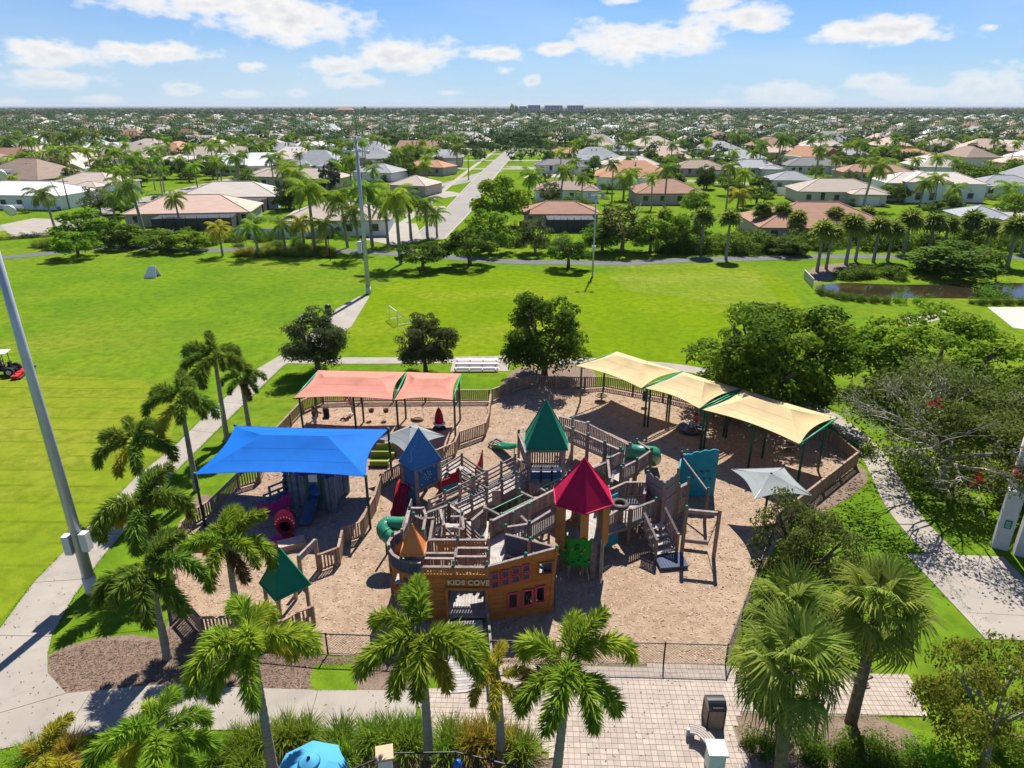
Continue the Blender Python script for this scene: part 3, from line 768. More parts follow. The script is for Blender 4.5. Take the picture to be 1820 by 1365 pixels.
def coco_crown(key, m, n, seed, nl=30, ll=.7, w=.05, L=2.7):
    rd = random.Random(seed); parts = []
    proto = [coco_frond('f', m, L, 1.7, 1.1, nl, ll, w, 1), coco_frond('f', m, L * 1.05, 1.8, .6, nl, ll, w, 2), coco_frond('f', m, L, 1.5, .05, nl, ll, w, 3), coco_frond('f', m, L * .85, 1.0, -.45, nl, ll, w, 4)]
    for i in range(n):
        a = 2 * math.pi * (i * .618) + rd.uniform(-.2, .2); v = min(3, int(4 * i / n)); V, F, c = proto[v]
        M = RZ(a) @ Matrix.Rotation(rd.uniform(-.15, .15), 4, 'Y'); s = rd.uniform(.85, 1.1)
        parts.append((xform(M, V * s), F, np.clip(c * .6 + rd.random() * .4, 0, 1)))
    V, F, c = merge(parts); return np_mesh('coconut_crown_' + key, V, F, m, c)


COCO = {'a': coco_crown('a', PALM, 18, 1), 'b': coco_crown('b', PALM_D, 16, 2), 'c': coco_crown('c', PALM, 14, 3), 'y': coco_crown('y', PALM_Y, 15, 4),
        'fa': coco_crown('fa', PALM_D, 11, 5, 9, 1.0, .15), 'fb': coco_crown('fb', PALM_D, 12, 6, 9, 1.0, .15)}
_ptr = MB().tube([(0, 0, -.02), (.02, 0, .3), (.0, .01, .65), (0, 0, 1)], [1.25, 1, .9, .8], 8).mesh('palm_trunk_unit', TRUNK, True)


def coco_palm(label, base, h, size=1.0, kind='a', group=None, lean=0.0, name='coconut_palm'):
    base = Vector(base); o = thing(name, base, label, 'palm tree', group); dx, dy = lean, random.uniform(-.2, .2) * min(1, abs(lean) + .2)
    Msh = Matrix(((.17 * size, 0, dx, base.x), (0, .17 * size, dy, base.y), (0, 0, h, base.z), (0, 0, 0, 1)))
    link('trunk', _ptr, Msh, o)
    c = link('crown', COCO[kind], T(base + Vector((dx, dy, h))) @ RZ(random.uniform(0, 6.28)) @ Matrix.Diagonal((size, size, size, 1)), o); c['kind'] = 'stuff'
    return o


# ---- fan (sabal) palms
def fan_leaf(seed, L=1.2, seg=30, pet=1.05, droop=.5, wf=.034):
    r = np.random.default_rng(seed); V = []; cv = []
    p0 = np.zeros(3); p1 = np.array([pet, 0, .12])
    for i in range(seg):
        a = (i / (seg - 1) - .5) * 4.4 + r.uniform(-.03, .03); d = np.array([math.cos(a), math.sin(a), .12 * math.cos(a) - .05]); d /= np.linalg.norm(d)
        l = L * (.72 + .28 * math.cos(a * .6)) * r.uniform(.9, 1.08); sd = np.array([-math.sin(a), math.cos(a), 0]) * wf * L
        m1 = p1 + d * l * .55 + np.array([0, 0, .03]); tip = p1 + d * l * .92 + np.array([0, 0, -droop * l * r.uniform(.5, 1.1)])
        V += [p1, m1 - sd, tip, m1 + sd]; cv += [r.random()] * 4
    V = np.array(V); F = np.arange(len(V)).reshape(-1, 4)
    mbv = MB().tube([tuple(p0), tuple((p0 + p1) / 2 + np.array([0, 0, .05])), tuple(p1)], [.03, .022, .014], 4, cap=False); b = len(V)
    return np.vstack([V, np.array([tuple(v) for v in mbv.v])]), np.vstack([F, np.array(mbv.f) + b]), np.concatenate([np.array(cv), np.full(len(mbv.v), .6)])


FANL = []
for s_, dr in ((1, .25), (2, .5), (3, .8)):
    V_, F_, c_ = fan_leaf(s_, droop=dr); FANL.append(np_mesh('fan_leaf', V_, F_, FAN, c_))
def sabal(label, base, top, size=1.0, n=34, seed=0, lean=(0, 0), group=None):
    rd = random.Random(seed); base = Vector(base); h = top - base.z; o = thing('sabal_palm', base, label, 'palm tree', group); e = base + Vector((lean[0], lean[1], h))
    mid = base + (e - base) * .5 + Vector((lean[0] * .12, 0, 0))
    link('trunk', MB().tube([base + Vector((0, 0, -.1)), mid, e], [.24, .2, .2], 10).mesh('trunk', BOOT, True), I4, o)
    for k in range(22):   # old leaf bases on the trunk
        t = rd.uniform(.25, .97); a = rd.uniform(0, 6.28); p = base + (e - base) * t; d = Vector((math.cos(a), math.sin(a), 1.1)).normalized()
        piece('leaf_base', BOOT, p + Vector((math.cos(a), math.sin(a), 0)) * .15, p + Vector((math.cos(a), math.sin(a), 0)) * .17 + d * .26, .09, .03, o)
    for i in range(n):
        a = i * 2.399 + rd.uniform(-.2, .2); t = i / n; pitch = 1.25 - 2.15 * t + rd.uniform(-.12, .12); s = size * rd.uniform(.85, 1.12)
        M = T(e + Vector((0, 0, .15 - .25 * t))) @ RZ(a) @ Matrix.Rotation(-pitch, 4, 'Y') @ Matrix.Rotation(rd.uniform(-.4, .4), 4, 'X') @ Matrix.Diagonal((s, s, s, 1))
        link('fan_leaf', FANL[0 if t < .3 else (1 if t < .7 else 2)], M, o)
    return o


BOOT = mat('sabal_boots', (.22, .17, .115), .95, (.11, .085, .06), 5, bump=.6, bscale=14)
def fan_crown(key, n, seed):
    rd = random.Random(seed); parts = []
    for i in range(n):
        V, F, c = fan_leaf(seed + i % 3, L=1.15, seg=11, pet=.62, droop=.18 + .14 * (i % 3), wf=.10); V = V.copy()
        a = i * 2.399; t = i / n; pitch = 1.35 - 1.95 * t; M = RZ(a) @ Matrix.Rotation(-pitch, 4, 'Y') @ Matrix.Rotation(rd.uniform(-.4, .4), 4, 'X')
        V2 = xform(M, V); parts.append((V2, F, np.clip(c * .5 + rd.random() * .5, 0, 1)))
    V, F, c = merge(parts); return np_mesh('fan_crown_' + key, V, F, FAN, c)


COCO['fan'] = fan_crown('a', 40, 40); COCO['fan2'] = fan_crown('b', 34, 50)


def grass_clump_mesh(seed, m, n=420, L=1.15):
    r = np.random.default_rng(seed); V = []; cv = []
    for i in range(n):
        a = r.uniform(0, 6.28); tilt = r.uniform(.1, 1.15); l = L * r.uniform(.6, 1.15); d = np.array([math.cos(a) * math.sin(tilt), math.sin(a) * math.sin(tilt), math.cos(tilt)]); b0 = np.array([r.normal() * .14, r.normal() * .14, 0])
        sd = np.array([-math.sin(a), math.cos(a), 0]) * .013; m1 = b0 + d * l * .6; tip = b0 + d * l + np.array([math.cos(a), math.sin(a), 0]) * .1 - np.array([0, 0, .28 * l * math.sin(tilt) ** 2 + .04])
        V += [b0, m1 - sd, tip, m1 + sd]; cv += [r.random()] * 4
    return np_mesh('grass_clump', np.array(V), np.arange(4 * n).reshape(-1, 4), m, np.array(cv))


CLUMP = [grass_clump_mesh(1, GRASSY), grass_clump_mesh(2, GRASSY), grass_clump_mesh(3, GRASSY_Y)]
def clump(label, base, s=1.0, v=0, h=1.0, group=None):
    o = link('ornamental_grass_clump', CLUMP[v], T(base) @ RZ(random.uniform(0, 6.28)) @ Matrix.Diagonal((s, s, s * h, 1))); return tags(o, label, 'grass clump', group)
# ================================================================ HOUSES
def roofmat(n, c, c2): return mat('roof_' + n, c, .85, c2, 1.3, var=.10, stretch=(.25, .25, 5), bump=.3, bscale=3)


ROOF = {'brown': roofmat('brown', (.235, .165, .125), (.30, .22, .17)), 'tan': roofmat('tan', (.36, .295, .235), (.43, .36, .29)), 'terra': roofmat('terracotta', (.36, .165, .085), (.43, .22, .12)),
        'beige': roofmat('beige', (.47, .42, .355), (.53, .475, .41)), 'grey': roofmat('grey', (.24, .25, .265), (.30, .31, .32)), 'white': roofmat('white', (.72, .72, .70), (.64, .64, .63)),
        'rust': roofmat('rust', (.27, .135, .085), (.34, .19, .125)), 'pink': roofmat('pinkish', (.45, .31, .24), (.52, .37, .29)), 'blue': roofmat('blue', (.12, .36, .55), (.15, .4, .6)), 'dkgrey': roofmat('dark_grey', (.115, .115, .12), (.15, .15, .155)),
        'tile': roofmat('red_brown_tile', (.34, .185, .115), (.27, .145, .09))}
WALLM = {'white': mat('stucco_white', (.84, .85, .86), .9, (.78, .79, .8), .6), 'cream': mat('stucco_cream', (.66, .60, .47), .9, (.6, .55, .43), .6), 'tan': mat('stucco_tan', (.5, .43, .34), .9, (.45, .39, .3), .6),
         'green': mat('stucco_green', (.48, .58, .48), .9), 'blue': mat('stucco_blue', (.55, .62, .68), .9), 'pale': mat('stucco_pale', (.74, .73, .69), .9), 'teal': mat('stucco_teal', (.02, .38, .48), .8)}
GARAGE = mat('garage_door', (.76, .76, .74), .7); SCREEN = mat('pool_screen', (.06, .06, .06), .7); RIDGE = mat('ridge_tile', (.42, .37, .32), .9, var=.1)


def hip_mesh(w, d, rise, ov=.5, th=.16, gable=False):
    """hip roof over a w x d plan, eave at z=0"""
    W, D = w / 2 + ov, d / 2 + ov
    if W >= D: r = [(-(W - D) if not gable else -W, 0), ((W - D) if not gable else W, 0)]
    else: r = [(0, -(D - W)), (0, (D - W))]
    mb = MB(); c = [(-W, -D), (W, -D), (W, D), (-W, D)]
    vs = [(x, y, -th) for x, y in c] + [(x, y, 0) for x, y in c] + [(r[0][0], r[0][1], rise), (r[1][0], r[1][1], rise)]
    if W >= D: top = [(4, 5, 9, 8), (5, 6, 9), (6, 7, 8, 9), (7, 4, 8)]
    else: top = [(4, 5, 8), (5, 6, 9, 8), (6, 7, 9), (7, 4, 8, 9)]
    return mb.add(vs, [(3, 2, 1, 0), (0, 1, 5, 4), (1, 2, 6, 5), (2, 3, 7, 6), (3, 0, 4, 7)] + top), r, rise


def on(M, pts): return [M @ Vector(p) for p in pts]


def add_block(o, M, cx, cy, w, d, h, rc, wc, detail=2, z0=0, rise=None, gable=False):
    """walls and roof of one block of a house"""
    MM = M @ T((cx, cy, z0))
    link('wall', unit_box(WALLM[wc]), MM @ Matrix.Diagonal((w, d, h, 1)), o)
    rise = rise or min(w, d) / 2 * .42
    mb, r, rs = hip_mesh(w, d, rise, gable=gable); rf = link('roof', mb.mesh('roof', ROOF[rc]), MM @ T((0, 0, h)), o)
    if detail >= 2 and not gable:   # ridge and hip caps
        W, D = w / 2 + .5, d / 2 + .5; A, B = Vector((*r[0], rs)), Vector((*r[1], rs))
        def cap(a, b): piece('ridge_cap', RIDGE if rc in ('beige', 'tan', 'white') else ROOF[rc], MM @ (Vector(a) + Vector((0, 0, h))), MM @ (Vector(b) + Vector((0, 0, h))), .26, .12, rf)
        if (A - B).length > .6: cap(A, B)
        for s, q in (((-W, -D, 0), A), ((W, -D, 0), B if W >= D else A), ((W, D, 0), B), ((-W, D, 0), A if W >= D else B)): cap(s, q)
    return rf


def add_window(o, M, x, z, w, h, y=0.0, side=-1, mats=None):
    f = link('window', unit_box(WHITE), M @ T((x, y + side * .03, z)) @ Matrix.Diagonal((w + .16, .08, h + .16, 1)), o)
    link('pane', unit_box(GLASS), M @ T((x, y + side * .05, z + .08)) @ Matrix.Diagonal((w, .08, h, 1)), f)


house_spots = []
HNAME = []


def house(label, x0, x1, yb, depth=10.0, h=2.7, rc='brown', wc='white', rot=0.0, style=0, group=None, name='house', detail=2):
    """front wall base between photo columns x0 and x1 at row yb"""
    a, b = at(x0, yb), at(x1, yb); w = (b - a).length; c = (a + b) / 2
    rz = R(rot); M = T(c) @ RZ(rz) @ T((0, depth / 2, 0))
    o = thing(name, c, label, 'house', group); house_spots.append((c.x, c.y + depth / 2)); HNAME.append(label)
    if style == 0:      # block with a front wing to the right
        add_block(o, M, 0, 0, w, depth, h, rc, wc, detail)
        add_block(o, M, w * .25, -depth / 2 - 1.2, w * .38, 5.0, h - .12, rc, wc, detail); fy = -depth / 2
        for i, x in enumerate((-.38, -.22, -.06)): add_window(o, M, x * w, .75, 1.2 if i != 1 else 1.0, 1.3 if i != 1 else 1.9, fy)
        link('garage_door', unit_box(GARAGE), M @ T((w * .25, -depth / 2 - 3.72, .05)) @ Matrix.Diagonal((min(4.6, w * .3), .1, 2.1, 1)), o)
    elif style == 1:    # long plain block
        add_block(o, M, 0, 0, w, depth, h, rc, wc, detail)
        n = max(2, int(w / 4))
        for i in range(n): add_window(o, M, (i + .5) / n * w - w / 2, .8, 1.3, 1.25, -depth / 2)
    elif style == 2:    # two crossing blocks, middle one forward
        add_block(o, M, 0, 0, w, depth * .8, h, rc, wc, detail)
        add_block(o, M, -w * .12, -1.0, w * .42, depth, h + .5, rc, wc, detail)
        for x in (-.2, -.06): add_window(o, M, x * w, .6, 1.5, 1.7, -1.0 - depth / 2)
        for x in (.2, .36, -.42): add_window(o, M, x * w, .8, 1.3, 1.3, -depth * .4)
    elif style == 3:    # plain with screened cage at the front
        add_block(o, M, 0, 0, w, depth, h, rc, wc, detail)
        cw, cd, ch = w * .62, 5.5, h + .1
        cg = link('pool_screen', MB().box(-cw / 2, cw / 2, -depth / 2 - cd, -depth / 2 - .15, 0, ch - .4).mesh('pool_screen', SCREEN), M @ T((w * .1, 0, 0)), o)
        for i in range(8):
            x = -cw / 2 + cw * i / 7; link('screen_frame', unit_box(BLACK), M @ T((w * .1 + x, -depth / 2 - cd - .03, 0)) @ Matrix.Diagonal((.08, .08, ch, 1)), cg)
        for i in range(5):
            y = -depth / 2 - cd + cd * i / 5; link('screen_frame', unit_box(GALV), M @ T((w * .1, y, ch - .35)) @ Matrix.Diagonal((cw, .07, .07, 1)), cg)
        for x in (-.42, .46): add_window(o, M, x * w, .8, .9, 1.3, -depth / 2)
    elif style == 4:    # tall white house with entrance portico
        add_block(o, M, 0, 0, w, depth, h, rc, wc, detail)
        add_block(o, M, -.02 * w, -depth / 2 - .6, w * .2, 3.0, h + .9, rc, wc, detail)
        fy = -depth / 2 - 2.1
        for s in (-1, 1): link('column', unit_box(WALLM['white']), M @ T((-.02 * w + s * w * .075, fy - .35, 0)) @ Matrix.Diagonal((.7, .7, h + .3, 1)), o)
        link('door', unit_box(GLASS), M @ T((-.02 * w, fy - .06, 0)) @ Matrix.Diagonal((1.6, .1, 2.5, 1)), o)
        for i in range(4): add_window(o, M, -.02 * w + (i - 1.5) * .85, h + .05, .6, .45, fy)
        for x, ww in ((-.3, .9), (.2, 1.6), (.36, 1.3)): add_window(o, M, x * w, .7, ww, 1.6, -depth / 2)
    elif style == 5:    # block with gable wing
        add_block(o, M, 0, 0, w, depth, h, rc, wc, detail)
        for i, x in enumerate((-.4, -.28, -.12, .08)): add_window(o, M, x * w, .8 if i != 1 else .05, 1.0, 1.2 if i != 1 else 2.0, -depth / 2)
        add_block(o, M, w * .36, -2.5, w * .27, depth * .95, h, rc, wc, detail)
    return o


H = house
H('brown tiled house behind the trees left of the park path, low roof', 232, 440, 402, 13, 2.6, 'pink', 'tan', 8, 3)
H('large house with pale beige tile roof and dark pool screen, mid left', 322, 492, 372, 13, 2.8, 'beige', 'blue', 6, 3)
H('wide house with weathered brown roof behind the pale beige one', 415, 600, 335, 14, 2.8, 'tan', 'tan', -12, 2)
H('white walled house with grey brown roof by the left cul-de-sac', 85, 205, 352, 12, 3.4, 'tan', 'white', -8, 0)
H('low white roofed house cut by the left frame edge', -70, 118, 372, 12, 3.2, 'white', 'white', -6, 1)
H('beige roofed house behind the tall clipped hedge', 272, 392, 305, 13, 3.0, 'beige', 'white', 12, 2)
H('house with pale wall and tan roof behind the row of coconut palms', 505, 690, 420, 12, 2.9, 'tan', 'white', 4, 1)
H('house with bright terracotta roof left of the road', 705, 790, 312, 12, 2.8, 'terra', 'tan', -25, 2)
H('house with snow white roof left of the far light pole', 520, 592, 272, 13, 3.2, 'white', 'white', 10, 2)
H('grey roofed house just right of the far light pole', 625, 700, 322, 11, 2.7, 'grey', 'pale', -20, 1)
H('low brown roofed house beside the road with parked shade', 690, 760, 348, 10, 2.7, 'tan', 'tan', -20, 1)
H('white house with brown hip roof right of the road, windows facing the park', 952, 1062, 358, 9, 2.8, 'brown', 'white', 1, 5)
H('long brown roofed house with pool screen next to the park trees', 932, 1062, 404, 9, 2.6, 'rust', 'tan', 0, 3)
H('dark grey roofed house at the corner of the road', 952, 1048, 308, 9, 2.7, 'dkgrey', 'pale', -2, 0)
H('house with orange roof and a parked red car', 974, 1040, 284, 10, 2.8, 'terra', 'tan', -3, 0)
H('white modern house with entrance columns and pale roof', 1072, 1172, 311, 12, 3.4, 'beige', 'white', -2, 4)
H('house with rusty brown hip roof and white garage door right of the modern white house', 1200, 1290, 314, 11, 2.7, 'brown', 'tan', -3, 0)
H('grey roofed cream house right of the rusty brown roof', 1298, 1388, 313, 11, 2.7, 'grey', 'cream', -4, 0)
H('wide red brown roof half hidden by the park trees', 1132, 1252, 364, 13, 2.7, 'rust', 'tan', 0, 1)
H('tan roofed house with green front two rows behind the park', 1138, 1220, 281, 12, 3.0, 'tan', 'blue', -4, 2)
H('slate grey roofed house behind the modern white house', 1063, 1130, 280, 11, 2.8, 'grey', 'blue', -3, 1)
H('light grey roofed house with green wall and white fence', 1372, 1448, 338, 10, 2.7, 'grey', 'green', -5, 1)
H('cream house with tan roof in the middle of the right side', 1420, 1568, 362, 12, 2.8, 'tan', 'cream', -6, 0)
H('big white house with pale roof and gabled garage wings', 1580, 1745, 360, 14, 4.4, 'beige', 'white', -8, 2)
H('large red brown tile roof rising behind the sabal palms', 1352, 1590, 432, 16, 2.6, 'tile', 'tan', -4, 1)
H('small grey gabled house at the right behind palms', 1712, 1790, 412, 9, 2.6, 'grey', 'pale', -10, 5)
H('grey roofed house near the right frame edge', 1742, 1850, 350, 11, 2.7, 'grey', 'pale', -6, 1)
H('pale peach roofed house behind the clipped hedge on the right', 1630, 1690, 301, 12, 2.8, 'pink', 'tan', -5, 2)
H('orange tile roof at the right frame edge', 1785, 1860, 304, 12, 2.8, 'pink', 'tan', -5, 2)
H('brown tile house with solar panels right of the centre', 1590, 1655, 286, 12, 2.8, 'terra', 'tan', -5, 2)
H('grey brown roofed house with turquoise entrance', 1420, 1480, 277, 12, 3.2, 'beige', 'teal', -3, 0)
H('tan hip roofed house left of the turquoise entrance', 1355, 1425, 282, 13, 2.7, 'pink', 'tan', -3, 1)
H('dark roofed ranch house behind the cream house', 1400, 1500, 309, 12, 2.7, 'dkgrey', 'pale', -4, 5)
H('grey hip roof house above the ranch house', 1480, 1545, 288, 12, 2.9, 'grey', 'pale', -4, 1)
H('brown roof between hedges right of centre', 1500, 1620, 322, 10, 2.7, 'rust', 'tan', -4, 1)
def seg_dist(X, Y):
    p = Vector((X, Y)); best = 1e9
    for a, b in zip(ROADW, ROADW[1:]):
        a2, b2 = Vector((a.x, a.y)), Vector((b.x, b.y)); d = b2 - a2; t = max(0, min(1, (p - a2).dot(d) / d.dot(d))); best = min(best, (p - a2 - d * t).length)
    return best
# rows further out
cols = ['brown', 'tan', 'terra', 'beige', 'grey', 'white', 'tan', 'rust', 'tan', 'beige', 'white', 'pink', 'grey', 'grey', 'beige']
rh = random.Random(5)
FARH = {}
for c in set(cols):
    FARH[c] = [hip_mesh(1, .72, .17, ov=.035, th=.012)[0].mesh('roof', ROOF[c]), hip_mesh(1, .60, .16, ov=.03, th=.012, gable=True)[0].mesh('roof', ROOF[c]), hip_mesh(1.1, .8, .24, ov=.04, th=.014)[0].mesh('roof', ROOF[c]), hip_mesh(.8, .95, .16, ov=.035, th=.012)[0].mesh('roof', ROOF[c])]
nm = {'brown': 'brown', 'tan': 'tan', 'terra': 'terracotta', 'beige': 'beige', 'grey': 'grey', 'white': 'white', 'pink': 'peach coloured', 'rust': 'rusty brown'}
Y = 205.0; nind = 0; farh = {}
HOUSES_FAR = []
row = 0
while Y < 1900:
    hw = Y * .80 + 20; x = -hw + rh.uniform(0, 20); row += 1
    while x < hw:
        X, YY = x + rh.uniform(-4, 4), Y + rh.uniform(-5, 5)
        road = seg_dist(X, YY) if YY < 800 else 99
        if all((X - hx) ** 2 + (YY - hy) ** 2 > 25 ** 2 for hx, hy in house_spots) and road > 19:
            HOUSES_FAR.append((X, YY, rh.choice(cols), rh.uniform(15, 22), rh.uniform(-20, 20) + rh.choice((0, 0, 90))))
        x += rh.uniform(25, 34) * (1 + max(0, Y - 700) / 1500)
    if Y > 250: strip('street', [(-hw, Y - 21), (0, Y - 20), (hw, Y - 21)], 6.5, .02, ROAD, world=True, smooth=0)
    Y += 42 if Y < 700 else 60 + (Y - 700) * .08
for i, (X, YY, c, w, rot) in enumerate(HOUSES_FAR):
    if i < 255:
        band = 'in the rows behind the park' if YY < 330 else 'far off among the trees'
        lab = f'house with {nm[c]} hip roof {band}'
        o = thing('house', (X, YY, 0), lab, 'house', f'{nm[c]} roofed houses {band}')
        M = T((X, YY, 0)) @ RZ(R(rot)); hh = rh.uniform(2.7, 3.6); wc = rh.choice(['white', 'cream', 'tan', 'pale', 'white'])
        link('wall', unit_box(WALLM[wc]), M @ Matrix.Diagonal((w, w * .72, hh, 1)), o)
        link('roof', FARH[c][rh.choice((0, 0, 1, 2))], M @ T((0, 0, hh)) @ Matrix.Diagonal((w, w, w * rh.uniform(.9, 1.25), 1)), o)
        w2 = w * .5; sx = rh.choice((-1, 1)); M2 = M @ T((sx * w * .22, -w * .36, 0))
        link('wall', unit_box(WALLM[wc]), M2 @ Matrix.Diagonal((w2, w2 * .72, hh - .1, 1)), o)
        if rh.random() < .45:
            w3 = w * rh.uniform(.35, .5); M3 = M @ T((-sx * w * .3, -w * .28, 0)); link('wall', unit_box(WALLM[wc]), M3 @ Matrix.Diagonal((w3 * .78, w3 * .9, hh - .2, 1)), o); link('roof', FARH[c][3], M3 @ T((0, 0, hh - .2)) @ Matrix.Diagonal((w3, w3, w3, 1)), o)
        if rh.random() < .3: link('pool_screen', unit_box(SCREEN), M @ T((-sx * w * .3, w * .36 + 2, 0)) @ Matrix.Diagonal((w * .4, 5, 2.6, 1)), o)
        for q in range(rh.randint(1, 3)): link('roof_vent', unit_box(GALV), M @ T((rh.uniform(-.3, .3) * w, -w * .1, hh)) @ Matrix.Diagonal((.4, .4, w * .17, 1)), o)
        link('roof', FARH[c][rh.choice((0, 1))], M2 @ T((0, 0, hh - .1)) @ Matrix.Diagonal((w2, w2, w2, 1)), o)
        if YY < 700: MB().add([M2 @ Vector(v) for v in ((-w2 * .34, -w2 * .36 - 11, .026), (w2 * .34, -w2 * .36 - 11, .026), (w2 * .34, -w2 * .36, .026), (-w2 * .34, -w2 * .36, .026))], [(0, 1, 2, 3)]).build('driveway', CONC, kind='structure')
        if YY < 460:
            fy = -w * .36
            for q in (-.36, -.2): add_window(o, M, -sx * w * abs(q), .7, 1.4, 1.4, fy)
            link('garage_door', unit_box(GARAGE), M2 @ T((0, -w2 * .36 - .02, .05)) @ Matrix.Diagonal((w2 * .6, .1, 2.1, 1)), o)
    else:
        farh.setdefault(c, []).append((X, YY, w, rot))
wl = MB()
for c, L_ in farh.items():
    mbr = MB()
    for (X, YY, w, rot) in L_:
        M = T((X, YY, 0)) @ RZ(R(rot)); mbx, _, _ = hip_mesh(w, w * .72, w * .17); mbr.add([M @ T((0, 0, 3.2)) @ Vector(v) for v in mbx.v], mbx.f)
        q = [M @ Vector(p) for p in ((-w / 2, -w * .36, 0), (w / 2, -w * .36, 0), (w / 2, w * .36, 0), (-w / 2, w * .36, 0))]; wl.prism([(p.x, p.y) for p in q], 0, 3.2)
    mbr.build('distant_roofs', ROOF[c], label=f'{nm[c]} roofs of the distant suburb near the horizon', cat='houses', kind='stuff')
wl.build('distant_house_walls', WALLM['cream'], label='pale house walls of the distant suburb near the horizon', cat='houses', kind='stuff')

# apartment blocks and long roofs on the horizon
APT = mat('distant_apartment_wall', (.6, .6, .6), .9, (.5, .5, .5), .05); APTW = mat('distant_apartment_window', (.07, .08, .09), .5)
for k, (x0, x1, ty) in enumerate(((923, 936, 189.5), (938, 960, 187.5), (968, 999, 188), (1008, 1036, 188))):
    a = at(x0, 200.5); b = at(x1, 200.5); w = b.x - a.x; hh = hgt(a, x0, ty)
    o = thing('apartment_block', (a + b) / 2, ('narrow', 'second', 'third', 'rightmost')[k] + ' grey apartment block on the horizon right of the tall tree', 'apartment block', 'apartment blocks on the horizon')
    link('wall', unit_box(APT), T((a + b) / 2) @ Matrix.Diagonal((w, 25, hh, 1)), o)
    for f in range(5):
        for q in range(6):
            link('window', unit_box(APTW), T((a.x + w * (q + .5) / 6, a.y - 12.6, hh * (f + .3) / 5)) @ Matrix.Diagonal((w * .11, .5, hh * .1, 1)), o)
    link('roof', unit_box(APT), T(((a.x + b.x) / 2, a.y, hh)) @ Matrix.Diagonal((w * 1.03, 26, 1.2, 1)), o)
a = at(600, 203.5); b = at(629, 203.5)
o = thing('long_building', (a + b) / 2, 'long salmon coloured building near the horizon left of centre', 'building')
link('wall', unit_box(mat('salmon_wall', (.55, .30, .20), .9)), T((a + b) / 2) @ Matrix.Diagonal(((b - a).length, 20, 12, 1)), o)
mb, _, _ = hip_mesh((b - a).length, 20, 5); link('roof', mb.mesh('roof', ROOF['terra']), T((a + b) / 2 + Vector((0, 0, 12))), o)


# ---------------------------------------------------------------- trees of the suburb
def palms_mid(rows):
    for (lab, bx, by, hx, hy, s, kind, lean) in rows:
        b = at(bx, by); h = hgt(b, hx, hy); coco_palm(lab, b, h, s, kind, lean=(at(hx, by).x - b.x))


